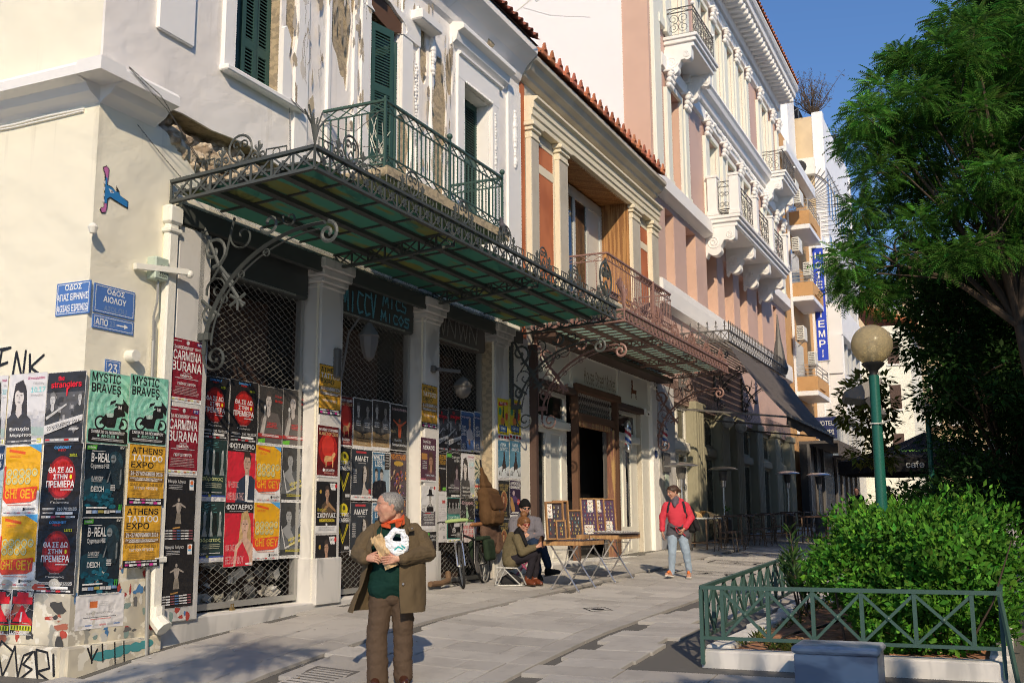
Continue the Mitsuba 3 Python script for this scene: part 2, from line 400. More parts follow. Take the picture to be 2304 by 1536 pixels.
for q in ([(5.8,-3.06),(6.05,-2.86),(6.3,-3.06),(6.05,-3.26),(5.8,-3.06)],):
    g = LineString(q).buffer(.012,2); v, f = trimesh.creation.triangulate_polygon(g, engine='earcut'); b.raw([(a, c, zg(a, c) + .0075) for a, c in v], f)
g = Point(6.05,-3.06).buffer(.09,6); v, f = trimesh.creation.triangulate_polygon(g, engine='earcut'); b.raw([(a, c, zg(a, c) + .0075) for a, c in v], f)
b.build('inlay', 'black', PAVE)
k = thing('drain_grating', 'dark iron drain grating let into the paving before the walking man', 'grating')
b = MB(); z0 = float(zg(.65,-2.25))
for i in range(12): b.bar((.22 + i*.075,-2.46, zg(.22 + i*.075,-2.46) - .004),(.22 + i*.075,-2.06, zg(.22 + i*.075,-2.06) - .004),.022,.02)
b.build('bars', 'iron_grey', k)
b = MB()
for y in (-2.48,-2.04): b.bar((.15, y, zg(.15, y) - .002),(1.12, y, zg(1.12, y) - .002),.04,.02)
for x in (.16,1.1): b.bar((x, -2.48, zg(x, -2.48) - .002),(x, -2.04, zg(x, -2.04) - .002),.04,.02)
b.build('frame', 'iron_grey', k)
# ------------------------------------------------------------------ parts shared by the houses
def rect(x0, x1, z0, z1): return sbox(x0, z0, x1, z1)
def louvres(parent, x0, x1, z0, z1, y, splits=(.28,.62), mat='shutter_green', slat='shutter_green', name='shutter', pitch=.05):
    """A louvred leaf: stiles, rails and slanted slats."""
    b = MB(); s = .07
    b.box(x0, x0 + s, y, y + .04, z0, z1); b.box(x1 - s, x1, y, y + .04, z0, z1)
    rails = [z0, *[z0 + (z1 - z0)*q for q in splits], z1]
    for i, z in enumerate(rails):
        lo, hi = (z, z + .12) if i == 0 else (z - .12, z) if i == len(rails) - 1 else (z - .06, z + .06)
        b.box(x0 + s, x1 - s, y + .002, y + .038, lo, hi)
    q = b.build(name, mat, parent)
    b = MB(); n = int((z1 - z0)/pitch)
    for i in range(n):
        z = z0 + .12 + i*(z1 - z0 - .24)/n
        b.raw([(a, yy, zz) for a in (x0 + s, x1 - s) for yy, zz in ((y + .006, z),(y + .036, z + .034),(y + .036, z + .042),(y + .006, z + .008))],
              [[0,1,2,3],[7,6,5,4],[0,4,5,1],[1,5,6,2],[2,6,7,3],[3,7,4,0]])
    b.build('slats', slat, q, kind='stuff')
    return q
def cornice(parent, name, prof, x0, x1, mat):
    """A moulding along the front: profile of (y, z), street side negative."""
    b = MB(); b.sweep_x(prof, x0, x1); return b.build(name, mat, parent)
def rail_panel(mb, A, B, z0, zt, n, w=.016, frieze=.14, base=.12, xs=6):
    """Balcony railing from A to B (x, y): bars, top frieze of crossed diagonals, bottom band."""
    A, B = np.asarray(A, float), np.asarray(B, float)
    def pt(t, z): q = A + (B - A)*t; return (q[0], q[1], z)
    for z, t in ((zt, .045),(zt - frieze, .022),(z0 + base, .022),(z0,.026)): mb.bar(pt(0, z), pt(1, z), t, t*.7)
    for i in range(n + 1): mb.bar(pt(i/n, z0 + base), pt(i/n, zt - frieze), w)
    for i in range(xs):
        a, c = i/xs, (i + 1)/xs
        for lo, hi in ((zt - frieze, zt),(z0, z0 + base)):
            mb.bar(pt(a, lo), pt(c, hi), w*.8); mb.bar(pt(a, hi), pt(c, lo), w*.8)
def lattice(mb, A, B, z0, z1, n, w=.022, flower=True, dz=(0,0), up=None):
    """Truss of crossed flats between two angle bars from A to B (x, y); dz lifts each end."""
    A, B = np.asarray(A, float), np.asarray(B, float)
    def pt(t, k): q = A + (B - A)*t; return np.array((q[0], q[1], z0 + (z1 - z0)*k + dz[0] + (dz[1] - dz[0])*t))
    mb.bar(pt(0,0), pt(1,0),.055,.03); mb.bar(pt(0,1), pt(1,1),.06,.035)
    side = unit(np.cross(np.append(B - A, 0),(0,0,1)))
    for i in range(n + 1): mb.bar(pt(i/n, 0), pt(i/n, 1),.028,.012, up=side)
    for i in range(n):
        a, c = i/n, (i + 1)/n
        mb.bar(pt(a, 0), pt(c, 1),.020,.010, up=side); mb.bar(pt(a, 1), pt(c, 0),.020,.010, up=side)
        if flower:
            m = pt((a + c)/2,.5); d = unit(np.append(B - A, 0))
            for q in range(4):
                an = q*math.pi/2; e = d*math.cos(an) + np.array((0,0,1))*math.sin(an)
                mb.bar(m + e*.008 + side*.014, m + e*.052 + side*.014,.036,.010, up=side)
def bracket(mb, x, zc, depth, w=.035, s=1.0):
    """Scrolled wrought-iron bracket in the plane x: u = distance from the wall, v = height under the canopy."""
    M = frame((x, 0, zc),(0,-1,0),(0,0,1))
    def L(p, r=.013, f=1.9): mb.tube(on(M, np.asarray(p)*s), r, 4, flat=f)
    mb.box(x - w, x + w, -.07,-.01, zc - 1.42*s, zc); mb.box(x - w, x + w, -.22,-.01, zc - 1.46*s, zc - 1.38*s)
    t = np.linspace(0, math.pi/2,20)
    main = np.stack([.14 + (depth/s - .34)*(1 - np.cos(t)),-1.62 + 1.32*np.sin(t)],1)
    inner = np.stack([.24 + (depth/s - .36)*(1 - np.cos(t*.94)),-1.52 + 1.16*np.sin(t*.94)],1)
    L(main, .022,1.9); L(inner, .010)
    L(np.vstack([main[:1] + [0,.15], scroll((.30,-1.66),.16,.03,180,700,26)]),.014)
    L(scroll((depth/s - .16,-.42),.13,.02,90,-420,24),.012)
    for c, r in (((.40,-1.02),.04),((.62,-.76),.04),((.95,-.55),.04)): L(arc(c, r, 0,360,12),.008)
    for c, r0, a0, a1 in (((.22,-.45),.19,-90,400),((.30,-.90),.16,200,-250),((.62,-.32),.17,180,560),((.20,-1.18),.10,90,500),((.98,-.22),.13,200,560),((1.25,-.2),.10,150,520)):
        L(scroll(c, r0,.025, a0, a1,22),.011)
    L([(.06,-.14),(.3,-.62),(.52,-.86)],.012); L([(.50,-.10),(.40,-.52),(.22,-.78)],.012); L([(.08,-1.0),(.34,-1.2)],.011)
    for q in range(5):
        a = math.radians(150 + q*60); L([(.58,-1.04),(.58 + .12*math.cos(a),-1.04 + .12*math.sin(a))],.016,1.2)
    L([(.36,-.72),(.66,-1.12)],.012)
def fleur(mb, M, h=.2, r=.009):
    """Cresting finial: spear leaf over two small scrolls, standing in the plane M."""
    def L(p, q=r, f=1.5): mb.tube(on(M, np.asarray(p)*h/.2), q, 4, flat=f)
    L([(0,0),(0,.19)], r*1.3); L([(0,.10),(.035,.14),(.045,.17)], r); L([(0,.10),(-.035,.14),(-.045,.17)], r)
    L([(0,.14),(.014,.165),(0,.21)], r*1.2); L(scroll((.055,.05),.045,.012,180,-200,10)); L(scroll((-.055,.05),.045,.012,0,380,10))
def heart(mb, M, s=1.0, r=.010):
    def L(p, q=r): mb.tube(on(M, np.asarray(p)*s), q, 4, flat=1.5)
    L(arc((0,.16),.15,-80,260,18)); L(scroll((.055,.2),.06,.015,200,-160,12)); L(scroll((-.055,.2),.06,.015,-20,340,12)); L([(0,0),(.05,.08),(0,.14),(-.05,.08),(0,0)])
def canopy(key, x0, x1, depth, zf, zw, h, mat, pane_mat, n_front, n_side, trusses, brackets, rows, cols, bz=0, flower=True, crest=1, solid_row=None):
    lift = zf - zw
    b = MB(); lattice(b, (x0,-depth),(x1,-depth), zf, zf + h, n_front, flower=flower); b.build('front_truss', mat, key)
    for x in (x0, x1):
        b = MB(); lattice(b, (x, -depth),(x, -.03), zf, zf + h, n_side, flower=flower, dz=(0,-lift)); b.build('side_truss', mat, key)
    for x in trusses:
        b = MB(); lattice(b, (x, -depth + .06),(x, -.03), zf - .06, zf + h - .10, n_side, flower=False, dz=(0,-lift)); b.build('cross_truss', mat, key)
    for x in brackets:
        b = MB(); bracket(b, x, zw + bz, depth); b.build('bracket', mat, key)
    ys = np.linspace(-depth + .05,-.03, rows + 1); zt = zf + h*.45
    def zy(y): return zt - lift*(1 - (-y)/depth)
    for y in ys[1:-1]:
        b = MB(); b.bar((x0 + .04, y, zy(y) - .02),(x1 - .04, y, zy(y) - .02),.10,.05); b.build('purlin', mat, key)
    xs = np.linspace(x0 + .05, x1 - .05, cols + 1)
    for i in range(cols):
        b = MB(); b.bar((xs[i], ys[0], zy(ys[0]) + .008),(xs[i], ys[-1], zy(ys[-1]) + .008),.03,.022); b.build('glazing_bar', mat, key)
        for j in range(rows):
            b = MB(); e = .012; ya, yb = ys[j] + e, ys[j + 1] - e; xa, xb = xs[i] + e, xs[i + 1] - e
            b.sheet([[(xa, ya, zy(ya) + .02),(xa, yb, zy(yb) + .02)],[(xb, ya, zy(ya) + .02),(xb, yb, zy(yb) + .02)]])
            b.build('pane', pane_mat(i, j) if callable(pane_mat) else pane_mat, key)
    if crest:
        zt = zf + h + .02
        def unit_row(O, d, L, dzl=0.0):
            n = max(1, int(round(L/1.32))); u = L/n
            for i in range(n):
                M = frame(np.asarray(O) + np.asarray(d)*(i + .5)*u, d, (0,0,1))
                b = MB(); heart(b, M)
                for sgn in (-1,1):
                    M2 = M.copy(); M2[:3,3] = M2[:3,3] + M[:3,0]*sgn*.24; fleur(b, M2,.2)
                    p = np.array([(.34,0),(.34,.10),(.60,.10),(.60,0)]) * [sgn, 1]; b.tube(on(M, p),.009,4); b.tube(on(M, arc((sgn*.47,.055),.045,0,360,10)),.007,4)
                b.build('crest', mat, key)
        unit_row((x0,-depth, zt),(1,0,0), x1 - x0)
        unit_row((x0,-.05, zt - lift*.5),(0,-1,0), depth - .1)
        b = MB()
        for q in range(6):
            a = math.radians(50 + q*16); M = frame((x0,-depth, zt),(1,0,0),(0,0,1))
            b.tube(on(M, [(0,0),(.10*math.cos(a),.2),(.3*math.cos(a),.34 + .05*math.sin(q*2))]),.012,4)
        b.build('corner_spray', mat, key)
def tiles(parent, x0, x1, y_eave, z_eave, rise, run, pitch, name='tile', seed=1, nrows=5, base=(.36,.13,.08), antefix=0.0):
    """A slope of barrel tiles: covers along the slope with pans between, each eave tile its own piece."""
    r = random.Random(seed); n = int((x1 - x0)/pitch); rest = MB(); L = math.hypot(run, rise); d = np.array([0, run/L, rise/L])
    nrm = np.array([0,-rise/L, run/L]); tl = L/nrows
    for i in range(n):
        x = x0 + (i + .5)*pitch
        for j in range(nrows):
            col = np.array(base)*r.uniform(.72,1.25)*(1, r.uniform(.9,1.1), r.uniform(.85,1.15))
            a = np.linspace(0, math.pi, 7); R0 = pitch*.30
            o = np.array([x, y_eave, z_eave]) + d*tl*j + nrm*.02; e = o + d*(tl*1.08) + nrm*(-.012)
            V = []
            for P_, R in ((o, R0),(e, R0*.86)):
                for rr in (R, R - .018): V.append([P_ + np.array([rr*math.cos(q),0,0]) + nrm*rr*math.sin(q) for q in a])
            V = np.array(V).reshape(-1,3); m = len(a); f = []
            for q in range(m - 1):
                f += [[q, q + 1,2*m + q + 1,2*m + q],[m + q + 1, m + q, 3*m + q, 3*m + q + 1],[q + 1, q, m + q, m + q + 1]]
            b = MB() if j == 0 else rest
            b.raw(V, f, col)
            if j == 0:
                if antefix:
                    h = antefix; pts = [(-.11,0),(-.12, h*.3),(-.07, h*.55),(-.03, h*.85),(0, h),(.03, h*.85),(.07, h*.55),(.12, h*.3),(.11,0)]
                    b.xz([(x + u, z_eave + .01 + v) for u, v in pts], y_eave - .03, y_eave + .015, col*r.uniform(.9,1.1))
                b.build(name, 'terracotta', parent, color=True)
            # pan between covers
            q0, q1 = o + [pitch*.5,0,0] - nrm*.02, e + [pitch*.5,0,0] - nrm*.02
            rest.raw([q0 + [-pitch*.36,0,0] + nrm*.05, q0, q0 + [pitch*.36,0,0] + nrm*.05, q1 + [-pitch*.36,0,0] + nrm*.05, q1, q1 + [pitch*.36,0,0] + nrm*.05],[[0,1,4,3],[1,2,5,4]], col*.9)
    rest.build(name + '_rows', 'terracotta', parent, color=True, kind='stuff')
def stone(mb, c, r, seed, col=None):
    m = trimesh.creation.icosphere(subdivisions=3); v = m.vertices
    v = v*(1 + .9*(meshkit.fbm(v*1.9 + seed*7.3,4, seed) - .5)[:, None])*np.asarray(r)
    R = trimesh.transformations.random_rotation_matrix(np.random.RandomState(seed).rand(3))[:3, :3]
    return mb.raw(v @ R.T + np.asarray(c), m.faces, col)

# ------------------------------------------------------------------ the corner house
H1 = thing('corner_house', 'peeling white two storey corner house with green shutters behind the iron canopy', 'house')
patch = [blob(4.28,8.35,.24,.75,3), blob(7.22,8.25,.27,.9,11,30,.3), blob(7.25,7.0,.16,.55,12), blob(6.05,7.0,.22,.55,15), blob(7.6,9.0,.13,.42,17),
         blob(6.72,8.9,.12,.5,19), blob(4.62,8.9,.07,.3,20), blob(3.12,8.0,.12,.65,21), blob(9.0,10.02,.12,.16,23), blob(4.45,7.7,.06,.22,25)]
cavity = Polygon([(.80,5.90),(1.2,5.93),(1.7,5.90),(2.3,5.94),(3.0,5.86),(3.5,5.72),(3.62,5.2),(2.6,5.16),(2.2,5.2),(1.75,5.15),(1.45,5.3),(1.3,5.42),(1.12,5.5),(.98,5.62),(.84,5.66)])
holes1 = [rect(2.01,2.94,6.75,9.3), rect(5.05,5.95,5.95,8.9), rect(8.1,9.2,5.95,8.93)]
bays = [rect(1.72,3.92,.2,4.86), rect(4.5,6.74,.2,4.86), rect(7.27,9.30,.2,4.86)]
front = rect(0,10.5,-.3,10.3)
for h in holes1 + bays: front = front.difference(h)
skin = front.difference(unary_union(patch)).difference(cavity).difference(rect(3.93,4.49,.2,4.86)).difference(rect(6.75,7.26,.2,4.86))
b = MB(); b.xz(skin.intersection(rect(-1,11,5.83,11)),0,.03); b.build('upper_wall', 'plaster_white', H1)
b = MB(); b.xz(skin.intersection(rect(-1,11,-1,5.83)),0,.03); b.build('lower_wall', 'plaster_cream', H1)
core = front.difference(cavity).difference(rect(1.72,9.30,.2,4.86))
b = MB(); b.xz(core.intersection(rect(.031,10.498,-1,11)),.031,.32); b.build('wall', 'mortar', H1)
b = MB(); b.yz([(.03,-.4),(12,-.4),(12,5.83),(.03,5.83)],.0,.03); b.build('lower_wall', 'plaster_cream', H1)
b = MB(); b.yz([(.03,5.83),(12,5.83),(12,10.3),(.03,10.3)],.0,.03); b.build('upper_wall', 'plaster_cream', H1)
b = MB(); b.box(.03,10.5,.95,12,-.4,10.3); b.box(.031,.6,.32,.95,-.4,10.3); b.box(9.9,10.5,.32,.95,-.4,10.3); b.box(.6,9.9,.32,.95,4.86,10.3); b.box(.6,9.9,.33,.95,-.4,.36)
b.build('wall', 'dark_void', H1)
# string course, broken off where the wall has crumbled
prof = [(0,5.99),(-.30,5.94),(-.33,5.90),(-.33,5.80),(-.20,5.77),(-.14,5.70),(-.06,5.66),(0,5.62)]
b = MB(); b.sweep_x(prof, 0,.79)
M = np.array([[0,1,0,0],[0,0,0,0],[0,0,1,0],[0,0,0,1.]])
b.xz([(y, z) for y, z in prof],-.0,11.5)
b.mesh(m3.Manifold.hull_points(np.array([(x, y, z) for x in (0,-.33) for y in (0,-.33) for z in (5.80,5.94)])))
b.build('string_course', 'trim_white', H1)
for k in range(150):
    for _ in range(40):
        x, z = RNG.uniform(.82,3.6), RNG.uniform(5.17,5.9)
        if cavity.buffer(-.03).contains(Point(x, z)): break
    b = MB(); s = RNG.uniform(.035,.12); deep = .16*(z > 5.70) + RNG.uniform(0,.07)
    stone(b, (x, .07 + deep, z),(s*1.3, s*.9, s), k); b.build('stone', 'rubble', H1, smooth=40)
b = MB(); b.box(.8,3.65,.30,.32,5.1,5.98); b.build('rubble_bed', 'rubble', H1)
# plinth at the corner
b = MB(); b.bbox(-.085,1.16,-.085,.02,-.5,.27,.02); b.bbox(-.085,.02,.021,11,-.5,.265,.02); b.build('plinth', 'plinth_dirty', H1)
b = MB(); b.xz(rect(0,1.16,.27,1.0).difference(rect(.3,.42,.5,.6)),-.012,-.001); b.yz([(-.012,.27),(11,.27),(11,1.1),(-.012,1.1)],-.012,-.001); b.build('wall_foot', 'plinth_dirty', H1)
b = MB(); b.bbox(1.16,10.5,-.03,.34,-.4,.40,.012); b.build('threshold', 'marble_pale', H1)
# ground floor: pale pier, square columns with capitals
b = MB(); b.bbox(1.17,1.70,-.07,.3,.38,4.62,.01); b.build('pier', 'marble_pale', H1)
for x0, x1 in ((3.93,4.49),(6.75,7.26),(9.31,9.86)):
    b = MB(); b.bbox(x0 + .02, x1 - .02,-.03,.32,.38,4.5,.012); q = b.build('column', 'marble_pale', H1)
    b = MB()
    for e, lo, hi in ((.0,4.48,4.54),(.03,4.54,4.62),(.07,4.62,4.72),(.10,4.72,4.86)): b.bbox(x0 - e, x1 + e, -.05 - e, .32, lo, hi, .015)
    b.build('capital', 'marble_pale', q)
    b = MB(); b.bbox(x0 - .01, x1 + .01,-.06,.3,.36,.95,.012); b.build('base', 'marble_pale', q)
b = MB(); b.box(1.7,9.9,.0,.3,4.86,5.0); b.box(1.16,10.4,-.09,-.002,4.66,4.86); b.build('lintel', 'iron_dark', H1)
# roller grilles
def grille(x0, x1, z0, z1, y):
    b = MB(); p = .074; n = int((x1 - x0)/p); h = .078; m = int((z1 - z0)/(h/2))
    for i in range(n + 1):
        x = x0 + (i + .5)*(x1 - x0)/(n + 1)
        pts = [(x + (p*.46 if (j + i) % 2 else -p*.46), y + (.006 if (j // 2) % 2 else -.006), z0 + (z1 - z0)*j/m) for j in range(m + 1)]
        v = np.array(pts); r = .0042
        off = [np.array((r, 0,0)), np.array((0,-r, 0)), np.array((-r, 0,0)), np.array((0, r, 0))]
        V = np.vstack([v + o for o in off]); k = len(v); f = []
        for s in range(4):
            a, c = s*k, ((s + 1) % 4)*k
            f += [[a + j, a + j + 1, c + j + 1, c + j] for j in range(k - 1)]
        b.raw(V, f)
    q = b.build('roller_grille', 'galvanised', H1, kind='stuff')
    b = MB(); b.box(x0, x0 + .06, y - .03, y + .05, z0, z1); b.box(x1 - .06, x1, y - .03, y + .05, z0, z1); b.box(x0, x1, y - .025, y + .02, z0 - .07, z0); b.build('grille_frame', 'galvanised', H1)
YG = .25
for x0, x1, zt in ((1.74,3.90,4.33),(4.52,6.72,4.28),(7.29,9.28,4.33)): grille(x0, x1,.50, zt, YG)
for x0, x1, zt, zl in ((1.74,3.90,4.84,4.30),(4.52,6.72,4.84,4.27),(7.29,9.28,4.84,4.33)):
    b = MB(); b.bbox(x0, x1,.14,.38, zl, zt, .03); q = b.build('roller_box', 'iron_dark' if x0 < 7 else 'iron_grey', H1)
    b = MB(); b.box(x0 + .02, x1 - .3,.132,.139, zl + .005, zl + .03); b.build('edge_strip', 'galvanised', q)
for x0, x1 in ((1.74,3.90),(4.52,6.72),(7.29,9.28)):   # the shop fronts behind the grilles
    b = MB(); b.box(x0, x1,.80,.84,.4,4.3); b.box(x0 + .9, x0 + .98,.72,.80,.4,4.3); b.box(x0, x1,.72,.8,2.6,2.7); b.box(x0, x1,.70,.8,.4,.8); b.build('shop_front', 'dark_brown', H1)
b = MB()
for k in range(60):
    x, z = RNG.uniform(1.9,3.7), RNG.uniform(.5,1.15); a = RNG.uniform(0,3.1); s = RNG.uniform(.04,.14)
    b.raw([(x + s*math.cos(a + i*1.57),.33 + RNG.uniform(0,.12), z + s*.7*math.sin(a + i*1.57)) for i in range(4)],[[0,1,2,3]], RNG.choice(((.4,.38,.34),(.25,.24,.2),(.12,.12,.12),(.5,.5,.48))))
b.build('torn_paper', 'matt', H1, color=True, kind='stuff')
# upper windows
b = MB(); b.bbox(.72,1.29,-.05,.0,6.74,9.2,.008); b.build('blind_panel', 'white_paint', H1)
b = MB(); b.bbox(1.80,2.01,-.05,.06,6.74,9.4,.008); b.build('window_frame', 'white_paint', H1); b = MB(); b.xz(Polygon([(2.94,6.74),(3.14,6.74),(3.12,7.2),(3.06,7.35),(3.1,7.6),(3.0,7.75),(2.94,7.7)]),-.05,.03); b.build('window_frame', 'white_paint', H1); b = MB(); b.bbox(2.94,3.12,-.045,.06,8.3,9.4,.008)
w = b.build('window_1_frame'.replace('_1', ''), 'white_paint', H1)
b = MB(); b.bbox(1.78,3.34,-.13,.06,6.67,6.74,.012); b.build('sill', 'trim_white', H1)
louvres(H1,2.02,2.32,6.76,9.28,.16,(.22,.6)); louvres(H1,2.33,2.62,6.76,9.28,.13,(.22,.6)); louvres(H1,2.63,2.93,6.76,9.28,.16,(.22,.6))
b = MB(); b.box(2.02,2.93,.24,.26,6.75,9.3); b.build('window_board', 'black', H1)
for x0, x1, lbl in ((3.22,3.50,0),(3.96,4.02,0),(4.60,4.68,0),(4.80,5.04,0),(5.96,6.28,0),(6.46,6.50,0),(6.90,6.96,0),(7.84,8.09,0),(9.21,9.50,0),(9.90,10.48,0)):
    b = MB(); b.xz(rect(x0, x1,5.98,9.6).difference(unary_union([p.buffer(.012) for p in patch])),-.045,-.001); b.build('pilaster_strip', 'white_paint', H1)
b = MB(); b.xz(rect(4.9,6.5,8.9,9.25).difference(blob(5.5,9.0,.5,.22,31)),-.06,0); b.bbox(6.2,6.9,-.25,0,9.25,9.42,.02); b.bbox(4.8,5.2,-.22,0,9.28,9.42,.02); b.build('door_hood', 'trim_white', H1)
b = MB(); b.xz(blob(5.5,9.0,.48,.20,31),-.02,.03)
for k in range(9): b.bar((5.07 + .1*k, .05,8.86),(5.09 + .1*k, .30,8.88),.03,.02)
b.build('exposed_lath', 'rust', H1)
hood = [(0,9.86),(-.24,9.80),(-.27,9.76),(-.27,9.70),(-.15,9.66),(-.12,9.52),(-.05,9.46),(0,9.44)]
cornice(H1, 'door_hood', hood, 7.62,9.78, 'trim_white')
cornice(H1, 'door_hood', [(0,9.44),(-.10,9.40),(-.10,9.36),(0,9.32)],7.84,9.60, 'trim_white')
b = MB(); b.xz(rect(7.84,9.5,8.94,9.34),-.05,-.001)
for k in range(18): b.ball((8.14 + k*.06,-.06,8.935),(.026,.02,.026),1)
b.build('door_frieze', 'white_paint', H1)
def garland(x, z0, z1, r=.03):
    b = MB(); n = int((z1 - z0)/.055); rr = random.Random(int(x*100))
    for k in range(n):
        s = r*(1.1 - .5*abs(k/n - .6))*rr.uniform(.7,1.3); b.ball((x + rr.uniform(-.012,.012),-.055, z0 + (k + .5)*(z1 - z0)/n),(s*1.15, s*.7, s),1)
    b.build('garland', 'white_paint', H1)
garland(6.37,7.3,8.6); garland(9.33,6.9,8.8,.026); garland(10.2,8.0,9.15,.055); garland(6.93,8.6,9.3,.05)
# door leaves: one ajar
louvres(H1,8.12,8.64,5.97,8.91,.26,(.1,.33,.62)); louvres(H1,8.66,9.18,5.97,8.91,.26,(.1,.33,.62))
b = MB(); b.box(8.11,9.19,.305,.318,5.96,8.92); b.build('window_board', 'black', H1)
q = louvres(H1,0,.46,5.97,8.75,0,(.1,.36,.64), name='open_shutter')
for k in [k for k in scene if k.startswith(q)]: scene[k]['to_world'] = T().translate([5.10,-.02,0]).rotate([0,0,1],-14)
q = louvres(H1,0,.46,5.97,8.75,0,(.1,.36,.64), name='open_shutter')
for k in [k for k in scene if k.startswith(q)]: scene[k]['to_world'] = T().translate([5.92,.05,0]).rotate([0,0,1],180 - 40)
b = MB(); b.box(9.17,9.20,.032,.30,5.96,8.93); b.box(8.1,9.17,.032,.30,8.90,8.93); b.build('reveal', 'white_paint', H1)
b = MB(); b.box(5.92,5.95,.032,.30,5.96,8.9); b.build('reveal', 'white_paint', H1)
b = MB(); rq = random.Random(14)
for i in range(150):   # small flakes and cracks where the paint has let go
    x, z = rq.choice(((rq.gauss(3.4,.25), rq.uniform(6.9,8.8)),(rq.gauss(4.75,.12), rq.uniform(6.6,9.2)),(rq.gauss(6.6,.28), rq.uniform(6.3,9.6)),(rq.gauss(7.5,.12), rq.uniform(6.4,9.4)),(rq.uniform(3.2,9.5), rq.uniform(9.2,9.8)),(rq.gauss(4.45,.3), rq.uniform(8.0,9.2))))
    if any(h.buffer(.02).contains(Point(x, z)) for h in holes1): continue
    M9 = frame((0,-.0465,0),(1,0,0),(0,0,1)); y9 = .0004*(i % 4)
    if i % 5 == 0:
        p9 = [(x, z)]
        for _ in range(7): p9.append((p9[-1][0] + rq.gauss(0,.02), p9[-1][1] - rq.uniform(.02,.09)))
        stroke(b, p9, M9,.008, y9,(.22,.19,.15))
    else:
        g9 = blob(x, z, rq.uniform(.012,.05), rq.uniform(.03,.16), i, 14,.55); c9 = rq.choice(((.46,.39,.28),(.55,.49,.40),(.36,.30,.22),(.62,.58,.52)))
        for q in getattr(g9, 'geoms', [g9]): v, f = trimesh.creation.triangulate_polygon(q, engine='earcut'); b.raw(on(M9, v, y9), f, c9)
b.build('flaking_paint', 'matt', H1, color=True, kind='stuff')
b = MB(); b.box(5.06,5.94,.30,.318,5.96,8.88); b.build('window_board', 'black', H1)
# main cornice and eaves
b = MB(); b.sweep_x([(.3,10.5),(-.40,10.5),(-.43,10.44),(-.43,10.34),(-.33,10.26),(-.2,10.14),(-.10,9.98),(-.06,9.86),(0,9.80),(.3,9.80)],-.05,10.46); b.build('cornice', 'plaster_white', H1)
b = MB(); b.xz(blob(9.0,10.05,.14,.13,23),-.14,.0); b.build('cornice_break', 'mortar', H1)
tiles(H1,-.3,10.5,-.52,10.54,2.2,4.4,.235, seed=4, base=(.24,.09,.065), nrows=6)
b = MB(); b.raw([(-.3,-.45,10.5),(10.5,-.45,10.5),(10.5,5,12.6),(-.3,5,12.6),(-.3,12,10.5),(10.5,12,10.5)],[[0,1,2,3],[3,2,5,4]]); b.build('roof', 'dark_brown', H1)
b = MB(); b.tube([(9.35,-.3,10.62),(9.5,-.75,11.0),(9.3,-.9,10.8),(9.7,-.95,11.1)],.012,5); b.tube([(9.6,-.5,10.9),(10.5,-.7,11.1),(13,-.6,12.2)],.006,4); b.build('cable', 'off_white', H1)
# loose wires and small fittings
b = MB()
for pts in ([(.03,-.34,5.95),(.5,-.36,5.84),(1.2,-.16,5.5),(2.1,-.1,5.08)],[(.03,-.34,5.94),(.6,-.36,5.72),(1.3,-.25,5.35),(2.0,-.2,5.05)],[(.5,-.03,5.55),(1.2,-.05,5.2),(1.7,-.1,4.95)],
            [(3.0,-.14,6.74),(3.3,-.14,6.68),(3.75,-.6,6.5),(3.92,-.95,6.8)],[(3.1,-.14,6.73),(3.7,-.3,6.4),(3.9,-.9,6.3),(3.9,-1.0,5.9)],[(3.1,-.05,6.7),(3.15,-.05,5.9),(3.2,-.05,5.2)]):
    P_ = np.array(pts); t = np.linspace(0,1,14); s = np.linspace(0,1, len(P_))
    b.tube(np.stack([np.interp(t, s, P_[:, i]) for i in range(3)],1) - np.stack([0*t, 0*t, .05*np.sin(t*3.14)],1),.006,4)
b.build('wire', 'iron_grey', H1)
b = MB(); b.tube([(-.01,.2 + k*.5,5.585 + .008*math.sin(k*2.1)) for k in range(20)],.012,5); b.tube([(-.02,.2 + k*.5,5.55 + .008*math.cos(k*1.7)) for k in range(20)],.010,5); b.build('wire', 'trim_white', H1)
# --- canopy and balcony
scene['pane_green'] = {'type': 'principledthin', 'base_color': mikit.proc(lambda p, n, uv: mixc((.055,.175,.125),(.13,.14,.05), ss(.5,.68, fb(p.x*1.2 + 3, p.y*7,2.0,4)))), 'roughness': .4, 'diff_trans': .40, 'eta': 1.5}
scene['pane_pale'] = {'type': 'principledthin', 'base_color': {'type': 'rgb', 'value': [.36,.52,.42]}, 'roughness': .35, 'diff_trans': 1.0, 'eta': 1.5}
C1 = thing('iron_canopy', 'dark green wrought iron canopy with green glass over the three shuttered shop fronts', 'canopy', 'iron canopies along the street')
canopy(C1,1.05,10.45,1.9,4.97,4.85,.23, 'iron_dark', 'pane_green', 34,7,(4.25,7.0),(1.55,9.98),4,12)
b = MB()
M = frame((10.42,-.5,5.2),(0,-1,0),(0,0,1)); heart(b, M, 1.9,.016); M = frame((9.95,-1.9,5.3),(1,0,0),(0,0,1)); heart(b, M, 2.0,.018); fleur(b, frame((9.95,-1.9,5.65),(1,0,0),(0,0,1)),.34,.016); b.build('crest', 'iron_dark', C1)
B1 = thing('balcony', 'green iron balcony with crossed diagonals under the open green shutters', 'balcony')
b = MB(); b.bbox(3.82,7.62,-1.06,-.002,5.84,5.96,.03); b.build('slab', 'mortar', B1)
b = MB(); b.xz(Polygon([(3.8,5.96),(5.0,5.99),(6.3,5.95),(7.6,5.98),(7.6,5.84),(3.8,5.84)]),-1.10,-1.061); b.build('slab_edge', 'mortar', B1)
for (A, Bq, n, xs) in (((3.9,-1.0),(7.55,-1.0),30,14),((3.9,-1.0),(3.9,-.02),8,4),((7.55,-1.0),(7.55,-.02),8,4)):
    b = MB(); rail_panel(b, A, Bq, 6.03,6.90, n, xs=xs); b.build('railing', 'iron_green', B1)
